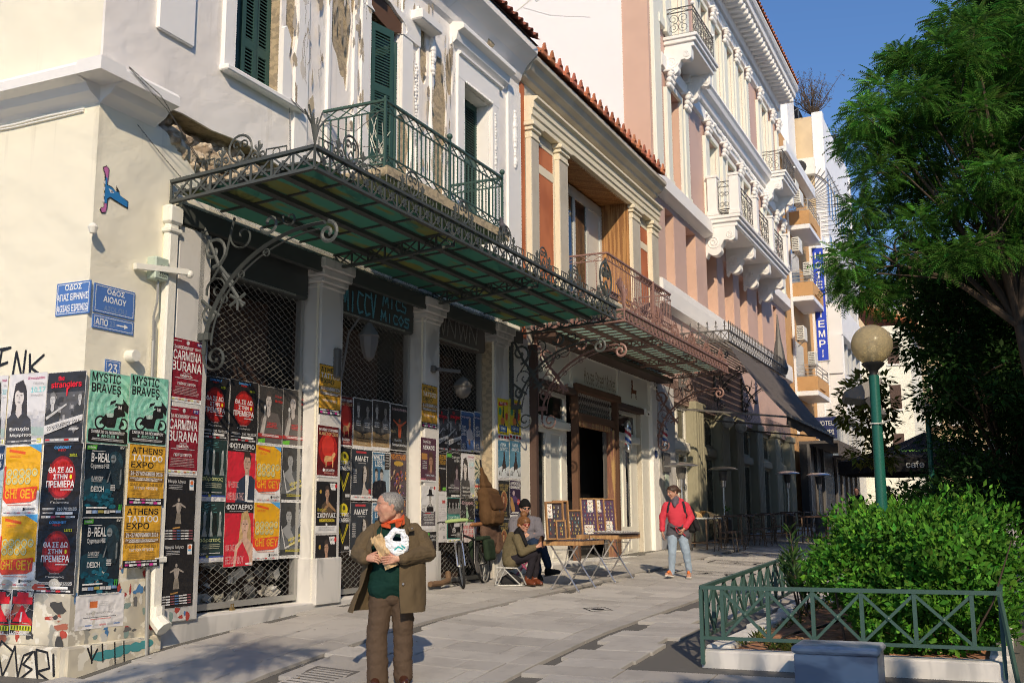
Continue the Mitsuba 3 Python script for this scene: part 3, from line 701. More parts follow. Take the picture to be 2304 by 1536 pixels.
for x in (3.9,5.72,7.55):
    b = MB(); b.bar((x, -1.0,5.96),(x, -1.0,6.96),.032)
    if x > 5: b.ball((x, -1.0,7.0),.045,2)
    b.build('post', 'iron_green', B1)
b = MB(); r_ = random.Random(5)
for k in range(14):
    z = r_.uniform(6.0,6.9); b.tube([(3.9 + r_.uniform(0,.15),-.98 + r_.uniform(-.05,.3), z),(3.95 + r_.uniform(0,.3),-.8, z - r_.uniform(.1,.5)),(4.0 + r_.uniform(0,.4),-.6, z - r_.uniform(.3,.8))],.006,4)
b.build('wire', 'off_white', B1)
# ------------------------------------------------------------------ the terracotta house
H2 = thing('terracotta_house', 'terracotta panelled house with grey pilasters and a tiled eave of spiked antefixes', 'house')
b = MB(); b.xz(rect(10.52,19.3,-.2,10.2).difference(rect(12.9,17.02,5.92,9.2)).difference(rect(11.22,17.72,.55,4.08)),0,.3); b.build('wall', 'trim_stone', H2)
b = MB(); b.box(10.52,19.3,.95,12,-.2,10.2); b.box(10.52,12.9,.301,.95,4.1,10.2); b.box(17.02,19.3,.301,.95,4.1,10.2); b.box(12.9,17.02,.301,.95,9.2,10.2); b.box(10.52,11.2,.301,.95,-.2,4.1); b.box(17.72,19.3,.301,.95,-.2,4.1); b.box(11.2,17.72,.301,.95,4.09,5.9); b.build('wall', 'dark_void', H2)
b = MB(); b.box(10.52,10.74,-.012,-.001,4.8,9.9); b.build('painted_strip', 'terracotta_paint', H2)
for x0, x1 in ((11.17,12.20),(17.78,18.70)):
    b = MB(); b.box(x0 + .05, x1 - .05,-.02,-.001,5.95,8.28); b.box(x0 + .05, x1 - .05,-.02,-.001,8.46,8.86); b.build('terracotta_panel', 'terracotta_paint', H2)
    b = MB(); b.xz(rect(x0, x1,5.9,8.9).difference(rect(x0 + .05, x1 - .05,5.95,8.28)).difference(rect(x0 + .05, x1 - .05,8.46,8.86)),-.03,-.001); b.build('panel_border', 'trim_cream', H2)
for x0, x1 in ((10.78,11.15),(12.25,12.72),(17.09,17.70),(18.72,19.28)):
    b = MB(); b.bbox(x0, x1,-.14,.0,5.9,8.8,.012); q = b.build('pilaster', 'trim_stone', H2)
    b = MB()
    for e, lo, hi in ((.02,8.80,8.86),(.0,8.86,8.96),(.04,8.96,9.04),(.08,9.04,9.13)): b.bbox(x0 - e, x1 + e, -.14 - e, .0, lo, hi, .01)
    b.build('capital', 'trim_cream', q)
    b = MB(); b.box(x0 - .012, x0 - .001,-.13,-.02,5.92,8.8); b.build('cream_edge', 'trim_cream', q)
cornice(H2, 'architrave', [(0,9.66),(-.30,9.62),(-.30,9.57),(-.22,9.53),(-.22,9.40),(-.19,9.38),(-.19,9.26),(-.16,9.24),(-.16,9.14),(0,9.14)],10.72,19.28, 'trim_cream')
cornice(H2, 'cornice', [(.2,10.38),(-.36,10.38),(-.38,10.33),(-.38,10.26),(-.30,10.22),(-.24,10.10),(-.14,10.04),(-.12,9.98),(-.05,9.94),(.2,9.94)],10.5,19.4, 'trim_stone')
tiles(H2,10.55,19.45,-.44,10.42,2.1,4.4,.405, seed=9, base=(.42,.16,.09), nrows=7, antefix=.27)
b = MB(); b.raw([(10.5,-.3,10.38),(19.4,-.3,10.38),(19.4,4.6,12.7),(10.5,4.6,12.7),(10.5,11,10.4),(19.4,11,10.4)],[[0,1,2,3],[3,2,5,4]]); b.build('roof', 'dark_brown', H2)
# the deep wood-lined window over the balcony
b = MB(); b.box(12.9,17.02,.0,.9,9.15,9.2); b.box(12.9,12.98,.0,.9,5.92,9.15); b.box(16.93,17.02,.0,.9,5.92,9.15)
b.xz(rect(12.78,17.12,5.92,9.28).difference(rect(12.92,17.0,5.8,9.14)),-.045,.0); b.build('wood_lining', 'wood_warm', H2)
b = MB(); yw = .62
b.xz(rect(12.98,16.93,5.95,9.1).difference(unary_union([rect(a, c, 6.1,8.85) for a, c in ((13.1,13.95),(14.2,14.98),(15.1,15.85),(16.0,16.8))])), yw, yw + .07); q = b.build('window_frame', 'frosted', H2)
for a, c in ((13.1,13.95),(14.2,14.98),(15.1,15.85),(16.0,16.8)):
    b = MB(); b.box(a, c, yw + .03, yw + .036,6.1,8.85); b.build('pane', 'dark_glass' if a < 15.9 else 'frosted', q)
# shop front
for q in ((10.1,11.2,-.03,-.001,.0,4.6),(17.74,18.5,-.02,-.001,.3,4.6)): b = MB(); b.box(*q); b.build('shop_pier', 'off_white', H2)
b = MB(); b.bar((10.86,-.09,.3),(10.86,-.09,4.7),.15,.11); b.build('downpipe', 'dark_brown', H2)
b = MB(); b.xz(rect(11.15,18.45,4.10,4.98).difference(unary_union([rect(a, c, 4.2,4.85) for a, c in ((11.3,12.9),(13.1,15.9),(16.1,18.3))])),-.07,-.001); b.box(11.15,18.45,-.03,-.001,4.1,4.98); q = b.build('sign_board', 'off_white', H2)
b = MB(); Mf = frame((0,-.031,0),(1,0,0),(0,0,1)); put_text(b, 'House Street Market', Mf, 13.75,4.30,2.05,.34,.004,(.33,.27,.19), False)
b.raw(on(Mf, [(16.95,4.3),(17.0,4.3),(17.0,4.42),(17.3,4.42),(17.3,4.3),(17.35,4.3),(17.36,4.52),(17.1,4.52),(17.08,4.75),(17.0,4.75)],.004),[[0,1,2,9],[2,3,6,7],[3,4,5,6],[2,7,8,9]],(.22,.10,.06)); b.build('lettering', 'matt', q, color=True)
for q in ((11.2,13.1),(15.7,17.7)): b = MB(); b.bbox(*q, -.12,.05,3.96,4.1,.02); b.build('beam', 'dark_brown', H2)
def glazed(x0, x1, mulls, zb):
    y = .10; b = MB(); holes = [rect(x0 + .12, x1 - .12,3.45,3.88)] + [rect(a, c, zb, 3.12) for a, c in mulls]
    b.xz(rect(x0, x1,.56,3.97).difference(unary_union(holes)), y, y + .08); b.bbox(x0, x1, y - .10, y, 3.22,3.38,.015); q = b.build('shop_window', 'off_white', H2)
    b = MB(); b.box(x0 + .12, x1 - .12, y + .04, y + .046,3.45,3.88); b.build('pane', 'dark_glass', q)
    for i, (a, c) in enumerate(mulls):
        b = MB(); b.box(a, c, y + .04, y + .046, zb, 3.12); b.build('pane', 'dark_glass' if i % 2 == 0 else 'frosted', q)
    b = MB()
    for a, c in mulls: b.xz(rect(a + .03, c - .03,.68, zb - .12).difference(rect(a + .09, c - .09,.74, zb - .18)), y - .015, y)
    b.build('raised_moulding', 'off_white', q)
glazed(11.22,13.02,((11.42,11.88),(12.16,12.72)),.95); glazed(15.72,17.70,((15.85,16.2),(16.32,16.62),(16.82,17.2)),1.25)
b = MB(); b.bar((13.1,-.06,.5),(13.1,-.06,4.1),.14,.1); b.bar((15.66,-.06,.5),(15.66,-.06,4.1),.14,.1); b.bbox(13.0,15.85,-.16,.0,4.06,4.22,.02); b.bar((13.0,-.04,3.55),(15.7,-.04,3.55),.16,.08, up=(0,1,0)); d = b.build('doorway', 'rust', H2)
b = MB(); b.bbox(13.2,15.4,-.05,.05,3.36,3.50,.01); b.bar((15.40,-.03,.55),(15.40,-.03,3.4),.18,.1); b.build('worn_frame', 'wood_worn', d)
b = MB()
for i in range(17):
    x = 13.2 + i*.14; b.tube([(x + (.05 if j % 2 else -.05),.0,3.62 + j*.075) for j in range(7)],.012,4)
b.build('scissor_gate', 'galvanised', d)
b = MB(); b.box(13.15,15.6,.06,.08,3.6,4.08); b.build('transom_board', 'dark_brown', d)
b = MB(); b.box(13.15,15.6,.85,.9,.5,3.6); b.build('door_recess', 'black', d)
b = MB(); b.box(15.05,15.2,.0,.04,.55,3.35)
for k in range(26): b.raw([(15.05,-.004,.6 + k*.105),(15.2,-.004,.66 + k*.105),(15.2,-.004,.70 + k*.105),(15.05,-.004,.64 + k*.105)],[[0,1,2,3]])
b.build('folded_gate', 'iron_grey', d)
b = MB(); b.bbox(11.1,18.6,-.34,.3,.2,.60,.015); b.build('doorstep', 'marble_pale', H2)
for i, x in enumerate((11.6,12.4,13.2,17.9)):
    b = MB(); b.box(x, x + .7,-.95,-.55, float(zg(x, -.7)) - .02, float(zg(x, -.7)) + .012); b.build('glass_paver', 'frosted', H2)
C2 = thing('iron_canopy', 'dusty pink wrought iron canopy with pale ribbed glass over the cafe doors', 'canopy', 'iron canopies along the street')
canopy(C2,10.95,19.1,1.9,5.04,4.98,.21, 'iron_pink', 'pane_pale', 32,8,(13.6,16.3),(11.15,18.75),4,26, bz=-.05)
b = MB(); b.box(11.0,19.0,-.5,-.02,4.86,4.96); b.build('beam', 'dark_brown', C2)
b = MB()
for i in range(7):
    a = math.radians(60 + i*18); M = frame((10.98,-1.88,5.28),(1,0,0),(0,0,1)); b.tube(on(M, [(0,0),(.18*math.cos(a),.28),(.40*math.cos(a),.55 - .05*abs(i - 3))]),.016,5)
b.build('corner_spray', 'iron_pink', C2)
B2 = thing('balcony', 'slim pink iron balcony before the wood-lined window of the terracotta house', 'balcony')
b = MB(); b.bbox(12.6,17.5,-1.0,-.002,5.78,5.90,.03); b.build('slab', 'trim_stone', B2)
for (A, Bq, n, xs) in (((12.75,-.95),(17.42,-.95),36,22),((12.75,-.95),(12.75,-.02),4,3),((17.42,-.95),(17.42,-.02),9,4)):
    b = MB(); rail_panel(b, A, Bq, 5.96,6.84, n, .013,.15,.12, xs); b.build('railing', 'iron_pink', B2)
b = MB(); b.box(15.2,17.0,-.97,-.78,6.83,6.86); b.bar((15.9,-.95,5.9),(15.9,-.95,6.86),.1,.03); b.build('shelf', 'iron_pink', B2)
b = MB(); b.lathe([(.0,0),(.33,0),(.35,.3),(.30,.55),(.1,.68),(.0,.7)],(17.0,-.5,5.9),18); b.build('drum', 'iron_pink', B2, smooth=40)
b = MB(); b.bbox(13.0,13.5,-.93,-.6,5.9,6.12,.03); b.build('box', 'iron_grey', B2)
# ------------------------------------------------------------------ the rose and ivory mansion
H3 = thing('rose_mansion', 'tall rose and ivory mansion with white cornices, scrolled balconies and blank white flank', 'house')
XA, XB = 19.35,38.4
low = [(20.45,21.35),(22.6,23.75),(25.0,26.4),(27.3,28.7),(29.6,30.9),(32.6,33.5),(35.8,36.5)]
mid = [(21.1,22.3,10.75),(25.6,26.8,10.75),(28.2,29.4,10.75),(30.7,31.8,10.75),(34.9,36.0,10.75)]
top = [(21.5,22.6,15.3),(25.1,26.0,15.3),(27.0,27.9,15.3),(28.8,29.7,15.3),(30.6,31.5,15.3),(34.9,36.0,15.3)]
wall = rect(XA, XB, 4.6,19.2)
for a, c in low: wall = wall.difference(rect(a, c, 7.85,10.0))
for a, c, z in mid: wall = wall.difference(rect(a, c, z, 13.75))
for a, c, z in top: wall = wall.difference(rect(a, c, z, 18.3))
b = MB(); b.xz(wall, 0,.55); b.build('wall', 'rose', H3)
b = MB(); b.box(XA + .01, XB, .56,12,-.2,19.2); b.build('wall', 'peach', H3)
b = MB(); b.box(XA - .01, XA, .0,.75,9,19.3); b.build('flank_strip', 'peach', H3)
b = MB(); b.box(XA - .04, XA, .751,14,8,22); b.build('flank', 'wall_blank', H3)
for k, (a, c) in enumerate(low):
    b = MB(); b.box(a, a + .02,.02,.54,7.85,10); b.box(c - .02, c, .02,.54,7.85,10); b.box(a, c, .50,.55,7.85,10.0); q = b.build('window', 'peach', H3)
    b = MB(); b.box(a - .02, c + .05,-.06,.5,7.80,7.86); b.build('sill', 'trim_white', q)
    b = MB(); b.box(a + .03, a + .09,.44,.50,7.86,9.98); b.build('frame', 'frosted', q)
for k, (a, c, z) in enumerate(mid + top):
    h = 13.75 if k < len(mid) else 18.3; m = 'peach' if k in (0,) else 'ivory'
    b = MB(); b.box(a, a + .02,.02,.54, z, h); b.box(c - .02, c, .02,.54, z, h); b.box(a, c, .50,.55, z, h); q = b.build('window', m, H3)
    b = MB(); b.box(a + .04, c - .04,.49,.499, z, z + (h - z)*.7); b.build('shutter', 'ivory' if m == 'ivory' else 'peach', q)
    b = MB(); b.xz(rect(a - .16, c + .16, z, h + .16).difference(rect(a, c, z - 1, h)),-.09,0); b.build('frame', 'ivory', q)
# ivory pilasters with leafy capitals
def capital(mb, x, z, w=.3, h=.5, seed=0):
    r = random.Random(seed)
    mb.bbox(x - w*.75, x + w*.75,-.30,0, z + h, z + h + .08,.015)
    for lvl in range(3):
        for i in range(4):
            u = x + (i - 1.5)/1.5*w*.62; mb.ball((u + r.uniform(-.02,.02),-.16 - .03*lvl, z + .06 + lvl*h/3.2),(w*.27,.09, h*.19),1)
    for s in (-1,1): mb.ball((x + s*w*.66,-.24, z + h*.84),(w*.22,.1, w*.25),1)
for z0, z1, xs in ((10.6,13.6,(20.85,22.75,25.2,27.5,29.95,32.3,34.2,36.6,38.1)),(15.3,18.1,(20.3,21.0,23.2,24.5,26.5,28.35,30.15,32.0,34.2,36.8,38.1))):
    for i, x in enumerate(xs):
        b = MB(); b.bbox(x - .21, x + .21,-.12,0, z0, z1,.015); b.bbox(x - .27, x + .27,-.15,0, z0, z0 + .3,.02); q = b.build('pilaster', 'ivory', H3)
        b = MB(); capital(b, x, z1,.27,.46, i); b.build('capital', 'trim_white', q)
b = MB(); b.bbox(19.5,20.15,-.12,0,10.9,17.0,.02); b.bbox(19.43,20.22,-.16,0,10.6,10.9,.02); b.build('corner_pilaster', 'ivory', H3)
for z0, x0, x1 in ((10.15, XA, 24.9),(10.15,33.4, XB)):
    cornice(H3, 'band', [(0, z0 + .55),(-.26, z0 + .52),(-.28, z0 + .12),(-.16, z0 + .06),(0, z0)], x0, x1, 'trim_white')
cornice(H3, 'band', [(0,7.78),(-.2,7.75),(-.22,7.55),(-.22,7.1),(0,7.0)], XA, XB, 'trim_white')
cornice(H3, 'cornice', [(0,15.25),(-.42,15.2),(-.46,15.08),(-.40,15.0),(-.36,14.86),(-.22,14.78),(-.18,14.6),(0,14.55)], XA + 3.5, XB, 'trim_white')
cornice(H3, 'frieze', [(0,14.55),(-.10,14.53),(-.10,14.15),(0,14.12)], XA + 1, XB, 'trim_white')
b = MB(); r_ = random.Random(2)
for i in range(120): b.ball((25.2 + i*.078,-.12,14.36 + r_.uniform(-.05,.05)),(.05,.05,.07),1)
b.build('frieze_ornament', 'trim_white', H3)
cornice(H3, 'frieze', [(0,19.15),(-.12,19.1),(-.12,18.62),(0,18.58)], XA, XB, 'trim_white')
b = MB()
for i in range(46):
    for s in (-.07,.07): b.ball((20 + i*.40 + s, -.14,18.92),(.05,.05,.10),1)
b.build('frieze_ornament', 'trim_white', H3)
cornice(H3, 'cornice', [(.5,20.25),(-1.02,20.25),(-1.06,20.1),(-1.0,19.98),(-.92,19.92),(-.90,19.72),(-.25,19.68),(-.2,19.2),(.5,19.2)], XA, XB + .15, 'trim_white')
for i in range(44):
    x = XA + .25 + i*.435; b = MB(); b.bbox(x - .10, x + .10,-.84,-.2,19.44,19.70,.03); b.build('modillion', 'trim_white', H3)
tiles(H3, XA, XB + .2,-1.06,20.28,1.6,3.4,.30, seed=13, base=(.44,.16,.09), nrows=5)
b = MB(); b.raw([(XA, -.9,20.24),(XB + .1,-.9,20.24),(XB + .1,4.6,22.8),(XA, 4.6,22.8)],[[0,1,2,3]]); b.build('roof', 'dark_brown', H3)
# balconies with their scrolled consoles
def console(mb, x, z, out, h, w=.26):
    pts = [(0, z)] + [(-out*t, z) for t in (.5,1)] + [(-out, z - h*.30)] + [tuple(q) for q in arc((-out*.86, z - h*.34), out*.14,180,320,6)] + [(-out*.62, z - h*.44),(-out*.5, z - h*.66)] + [tuple(q) for q in arc((-out*.30, z - h*.70), out*.24,200,330,8)] + [(0, z - h)]
    mb.yz(Polygon(pts).buffer(0), x - w/2, x + w/2)
    for c, r0 in (((-out*.27, z - h*.48), out*.23),((-out*.82, z - h*.26), out*.13)):
        q = scroll(c, r0, r0*.15,200,200 + 720,30); mb.tube([(x - w/2 - .004, y, zz) for y, zz in q], out*.022,4)
def iron_panel(mb, A, Bq, z0, z1, n, r=.010):
    A, Bq = np.asarray(A, float), np.asarray(Bq, float); L = np.linalg.norm(Bq - A); d = np.append((Bq - A)/L, 0); M = frame((A[0], A[1],0), d, (0,0,1)); u = L/n; h = z1 - z0
    for z in (z0 + .04, z1 - .16*h, z1): mb.bar(on(M, [(0, z)])[0], on(M, [(L, z)])[0],.03,.025)
    for i in range(n + 1): mb.bar(on(M, [(i*u, z0)])[0], on(M, [(i*u, z1)])[0],.02)
    for i in range(n):
        c = (i + .5)*u; k = min(u, h*.8)
        for sx in (-1,1):
            for sz, zz in ((1, z0 + .30*h),(-1, z0 + .62*h)):
                q = scroll((0,0),.24*k, .04,90,90 + 560,18) * [sx, sz] + [c + sx*.22*k, zz]; mb.tube(on(M, q), r, 4)
        mb.tube(on(M, [(c - .4*u, z1 - .14*h),(c, z1 - .02),(c + .4*u, z1 - .14*h)]), r, 4)
def slabs(x0, x1, d, z, parent, mat='trim_white'):
    b = MB()
    for e, lo, hi in ((.0, z - .10, z),(-.05, z - .22, z - .10),(-.12, z - .36, z - .22)): b.bbox(x0 - e, x1 + e, -d - e, -.002, lo, hi, .012)
    return b.build('slab', mat, parent)
def up_balcony(x0, x1, d, z, n, label):
    k = thing('scrolled_balcony', label, 'balcony', 'small balconies of the mansion')
    slabs(x0, x1, d, z, k)
    for A, Bq, m in (((x0 + .1,-.02),(x0 + .1,-d + .12),1),((x0 + .1,-d + .12),(x1 - .1,-d + .12), n),((x1 - .1,-.02),(x1 - .1,-d + .12),1)):
        b = MB(); iron_panel(b, A, Bq, z, z + .86, m); b.build('railing', 'iron_grey', k)
    b = MB(); b.ball((x0 + .1,-d + .12, z + .93),.06,2); b.ball((x1 - .1,-d + .12, z + .93),.06,2); b.build('knob', 'trim_white', k, smooth=True)
    for x in (x0 + .22, x1 - .22):
        b = MB(); console(b, x, z - .36, d*.8,.85); b.build('console', 'trim_white', k)
up_balcony(20.8,23.4,1.0,15.17,4, 'small scrolled iron balcony high on the near end of the mansion')
up_balcony(34.5,37.4,1.0,15.2,4, 'small scrolled iron balcony high on the far end of the mansion')
BB = thing('pillared_balcony', 'broad white balcony with square pillars and iron panels on scrolled consoles', 'balcony')
slabs(24.85,33.5,1.15,10.85, BB); b = MB(); b.box(25.1,33.3,-1.0,-.01,10.46,10.488); b.build('soffit', 'trim_white', BB)
px = [(25.05,-.28),(25.05,-.98),(27.8,-.98),(30.5,-.98),(33.25,-.98),(33.25,-.28)]
for x, y in px:
    b = MB(); b.bbox(x - .17, x + .17, y - .15, y + .15,10.86,12.1,.012); b.bbox(x - .2, x + .2, y - .18, y + .18,12.1,12.18,.01); b.bbox(x - .2, x + .2, y - .18, y + .18,10.86,11.0,.01); b.build('pillar', 'trim_white', BB)
for p, q in zip(px, px[1:]):
    d = unit(np.subtract(q, p)); b = MB(); iron_panel(b, np.add(p, d*.17), np.subtract(q, d*.17),10.92,11.98,1 if p[0] == q[0] else 3,.009); b.build('railing', 'iron_grey', BB)
for x in (25.15,27.9,30.5,33.1):
    b = MB(); console(b, x, 10.49,.95,.95,.34); b.build('console', 'trim_white', BB)
BK = thing('wire_basket', 'dark wire basket on the floor of the pillared balcony', 'basket')
b = MB()
for i in range(5): b.tube([(25.35 + (.16 + i*.02)*math.cos(a),-.62 + (.16 + i*.02)*math.sin(a),10.9 + i*.05) for a in np.linspace(0,6.3,14)],.018,4)
b.build('rim', 'iron_grey', BK)
# the cafe front; its dark wall and trim colours carry part of the shade
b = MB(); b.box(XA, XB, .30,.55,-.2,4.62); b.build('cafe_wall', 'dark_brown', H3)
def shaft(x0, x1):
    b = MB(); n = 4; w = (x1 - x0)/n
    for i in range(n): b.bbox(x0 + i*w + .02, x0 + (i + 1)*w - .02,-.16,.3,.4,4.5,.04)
    b.box(x0, x1,-.10,.3,.4,4.6); b.bbox(x0 - .06, x1 + .06,-.2,.3,4.5,4.75,.03); b.build('fluted_pier', 'olive_trim', H3); P('olive_trim', (.30,.285,.20),.7)  # cream pier paint darkened in colour to stand for shade
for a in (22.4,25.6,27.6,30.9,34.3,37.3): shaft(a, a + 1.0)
b = MB(); b.bbox(19.0,20.5,-.08,.3,-.2,4.9,.01); b.build('marble_pier', 'marble_pale', H3)
b = MB(); b.bbox(18.98,19.6,-.10,-.081,.5,1.5,.004); b.build('marble_base', 'marble_grey', H3)
b = MB(); b.bbox(18.35,18.8,-.12,.2,.3,4.9,.02); b.build('white_jamb', 'white_paint', H3)
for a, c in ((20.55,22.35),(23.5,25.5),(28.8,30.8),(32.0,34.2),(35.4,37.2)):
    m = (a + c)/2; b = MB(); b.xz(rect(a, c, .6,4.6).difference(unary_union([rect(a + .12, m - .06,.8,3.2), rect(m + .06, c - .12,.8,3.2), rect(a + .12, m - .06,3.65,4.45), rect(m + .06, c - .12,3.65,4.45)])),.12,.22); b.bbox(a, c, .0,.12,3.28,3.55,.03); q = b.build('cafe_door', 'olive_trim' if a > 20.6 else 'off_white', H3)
    for lo, hi in ((a + .12, m - .06),(m + .06, c - .12)):
        b = MB(); b.box(lo, hi, .16,.17,.8,4.45); b.build('pane', 'dark_glass', q)
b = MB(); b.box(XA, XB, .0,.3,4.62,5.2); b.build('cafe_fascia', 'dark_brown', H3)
# spiked grey canopy and awning
C3 = thing('iron_canopy', 'grey spiked iron canopy over the cafe beneath the mansion', 'canopy', 'iron canopies along the street')
b = MB(); lattice(b, (21.1,-1.5),(29.4,-1.5),6.2,6.5,26, flower=False); b.build('front_truss', 'iron_grey', C3)
b = MB(); lattice(b, (21.1,-1.5),(21.1,-.03),6.2,6.5,7, flower=False); b.build('side_truss', 'iron_grey', C3)
b = MB()
for x in np.arange(21.15,29.4,.22): b.bar((x, -1.5,6.5),(x, -1.5,6.72),.022); b.bar((x - .05,-1.5,6.62),(x + .05,-1.5,6.62),.016); b.ball((x, -1.5,6.73),(.025,.02,.05),1)
for y in np.arange(-1.4,-.05,.24): b.bar((21.1, y, 6.5),(21.1, y, 6.72),.022); b.bar((21.1, y - .05,6.62),(21.1, y + .05,6.62),.016); b.ball((21.1, y, 6.73),(.02,.025,.05),1)
b.build('spikes', 'iron_grey', C3, kind='stuff')
for i in range(9):
    y = -1.45 + i*.16; b = MB(); b.raw([(21.12, y, 6.24 + .02*i),(29.38, y, 6.24 + .02*i),(29.38, y + .14,6.27 + .02*i),(21.12, y + .14,6.27 + .02*i)],[[0,1,2,3]]); b.build('slat', 'off_white', C3)
for x in (21.3,25.3,29.2):
    b = MB(); bracket(b, x, 6.2,1.45,.03,.8); b.build('bracket', 'iron_grey', C3)
b = MB(); b.lathe([(.25,0),(.3,.2),(.22,.5),(.16,.9),(.1,1.2),(.05,1.7),(.015,2.1)],(29.5,-1.3,6.3),8); b.build('spire', 'iron_grey', C3)
AW = thing('awning', 'long dark grey canvas awning stretched out over the cafe tables', 'awning')
t = np.linspace(0,1,12); b = MB()
V = [[(x, -1.5 - 1.5*k, 6.1 - 2.02*k - .10*math.sin(k*3.14) + .02*math.sin(x*3)) for k in t] for x in np.linspace(20.9,29.3,25)]
b.sheet(V); V2 = [[(p[-1][0], p[-1][1], p[-1][2] - .02),(p[-1][0], p[-1][1] + .03, p[-1][2] - .26 - .02*math.sin(p[-1][0]*5))] for p in V]; b.sheet(V2); b.build('canvas', 'awning_cloth', AW, smooth=True)
b = MB(); b.bar((20.9,-3.02,4.08),(29.3,-3.02,4.08),.07,.07)
for x in (21.0,25,29.2): b.bar((x, -.1,4.4),(x, -2.98,4.05),.05,.05)
b.build('arm', 'iron_grey', AW)
# ------------------------------------------------------------------ farther houses
H4 = thing('tan_hotel', 'narrow tan hotel block with orange balconies and air conditioners on every floor', 'building')
b = MB(); b.box(38.45,46.0,.0,12,-.2,18.6); b.build('wall', 'tan', H4)
b = MB(); b.bbox(38.4,46.3,-.42,.0,17.3,17.55,.02); b.box(38.4,46.3,-.42,-.30,17.55,17.8); b.build('roof_slab', 'office_white', H4)
for z in (14.35,11.1,6.9):
    x0, x1, d = 39.95,43.3,1.0
    b = MB(); b.bbox(x0, x1,-d, -.002, z - .22, z, .015); q = b.build('balcony', 'office_white', H4)
    b = MB(); b.xz(rect(x0, x1, z, z + .62).difference(rect(x0 + .5, x1 - 1.2, z + .05, z + .14)),-d, -d + .08); b.box(x0, x0 + .08,-d + .081,-.002, z, z + .62); b.box(x1 - .08, x1,-d + .081,-.002, z, z + .62); b.build('parapet', 'tan', q)
    b = MB()
    for k in range(4): zz = z + .66 + k*.16; b.bar((x0 + .03,-.02, zz),(x0 + .03,-d + .04, zz),.025); b.bar((x0 + .03,-d + .04, zz),(x1 - .03,-d + .04, zz),.025)
    for xx in (x0 + .03,(x0 + x1)/2, x1 - .03): b.bar((xx, -d + .04, z + .6),(xx, -d + .04, z + 1.16),.03)
    b.build('railing', 'galvanised', q)
    b = MB(); b.box(x0 + .1, x1 - .8,-.05,-.01, z + .05, z + 2.3); b.build('door', 'office_glass', q)
b = MB(); b.box(39.9,40.0,-.12,-.02,5,17.3); b.bar((43.2,-1.02,6),(43.2,-1.02,15.6),.05,.05); b.build('pipe', 'office_white', H4)
AC = None
def ac(x, y, z, label, face='x', s=1.0):
    k = thing('air_conditioner', label, 'air conditioner', 'air conditioners on the hotel')
    w, h, d = .85*s, .62*s, .32*s
    b = MB()
    if face == 'x':
        b.bbox(x, x + d, y - w, y, z, z + h, .02); b.build('casing', 'off_white', k)
        M = frame((x - .006, y - w*.38, z + h/2),(0,-1,0),(0,0,1)); b = MB(); b.mesh(trimesh.creation.cylinder(h*.40,.02, sections=22), M); b.build('fan_grille', 'black', k)
        b = MB(); b.mesh(trimesh.creation.cylinder(h*.12,.04, sections=14), M); b.build('hub', 'off_white', k)
    else:
        b.bbox(x, x + w, y - d, y, z, z + h, .02); b.build('casing', 'off_white', k)
        b = MB()
        for i in range(7): b.box(x - .008, x, y - d + .03, y - .03, z + .06 + i*h*.125, z + .10 + i*h*.125)
        b.build('grille', 'iron_grey', k)
    b = MB(); b.bar((x, y - .02, z - .03),(x + d, y - .02, z - .03),.04); b.bar((x + d*.5, y, z - .28),(x + d*.5, y - d, z - .03),.03); b.build('arm', 'iron_grey', k)
for x, y, z, lbl in ((38.6,-.55,14.95, 'white air conditioner behind the far scrolled balcony of the mansion'),(40.4,-.1,16.0, 'white air conditioner above the top balcony of the hotel'),(38.9,-.35,12.9, 'white air conditioner under the top hotel balcony, nearest the mansion'),
                      (41.3,-.4,12.3, 'shaded air conditioner under the top hotel balcony, beside the upright blue sign'),(39.0,-.35,9.0, 'white air conditioner under the middle hotel balcony, at the corner'),(41.4,-.4,8.2, 'shaded air conditioner under the middle hotel balcony, set back')):
    ac(x, y, z, lbl, 'y', 1.0)
HS = thing('hotel_sign', 'tall upright blue sign lettered white down its length on the hotel wall', 'sign')
b = MB(); b.bbox(42.9,43.12,-1.14,-.58,8.55,13.95,.02); b.build('frame', 'off_white', HS)
b = MB(); b.box(42.885,42.899,-1.10,-.62,8.6,13.9); b.build('panel', 'blue_sign', HS); P('blue_sign', (.03,.07,.52),.4)
b = MB(); M = frame((42.885,-.86,.17),(0,-1,0),(0,0,1))
for i, ch in enumerate('HOTEL TEMPI'):
    if ch != ' ': z = 13.2 - i*.462; w = .07 if ch == 'I' else .29; put_text(b, ch, M, -w/2, z, w, .33,.006)
b.build('letters', 'white_enamel', HS)
S2 = thing('hotel_sign', 'small dark blue two line hotel sign over the entrance in the shade', 'sign')
b = MB(); b.bbox(38.6,38.75,-1.85,-1.0,4.7,5.6,.02); b.bar((38.7,-1.0,5.4),(38.7,0,5.4),.05); b.build('panel', 'blue_dark', S2); P('blue_dark', (.02,.03,.10),.4)
b = MB(); M = frame((38.595,-1.0,0),(0,-1,0),(0,0,1)); put_text(b, 'HOTEL', M, .1,5.24,.65,.2,.004); put_text(b, 'TEMPI', M, .1,4.87,.65,.2,.004); b.build('letters', 'frosted', S2)
H5 = thing('office_block', 'tall white office block with beige flank and strip windows beyond the hotel', 'building')
b = MB(); b.box(50.5,61.5,-.35,10,0,23.2); b.build('wall', 'office_grey', H5)
b = MB(); b.box(50.44,50.5,.0,10,8,23.2); b.build('flank', 'beige', H5)
b = MB(); b.box(50.4,50.9,-.42,.15,8,23.4); b.box(61.1,61.6,-.46,.1,8,23.0); b.box(50.9,61.1,-.40,-.352,20.4,23.2); b.box(50.9,61.1,-.40,-.352,16.6,17.7); b.build('pier', 'office_white', H5)
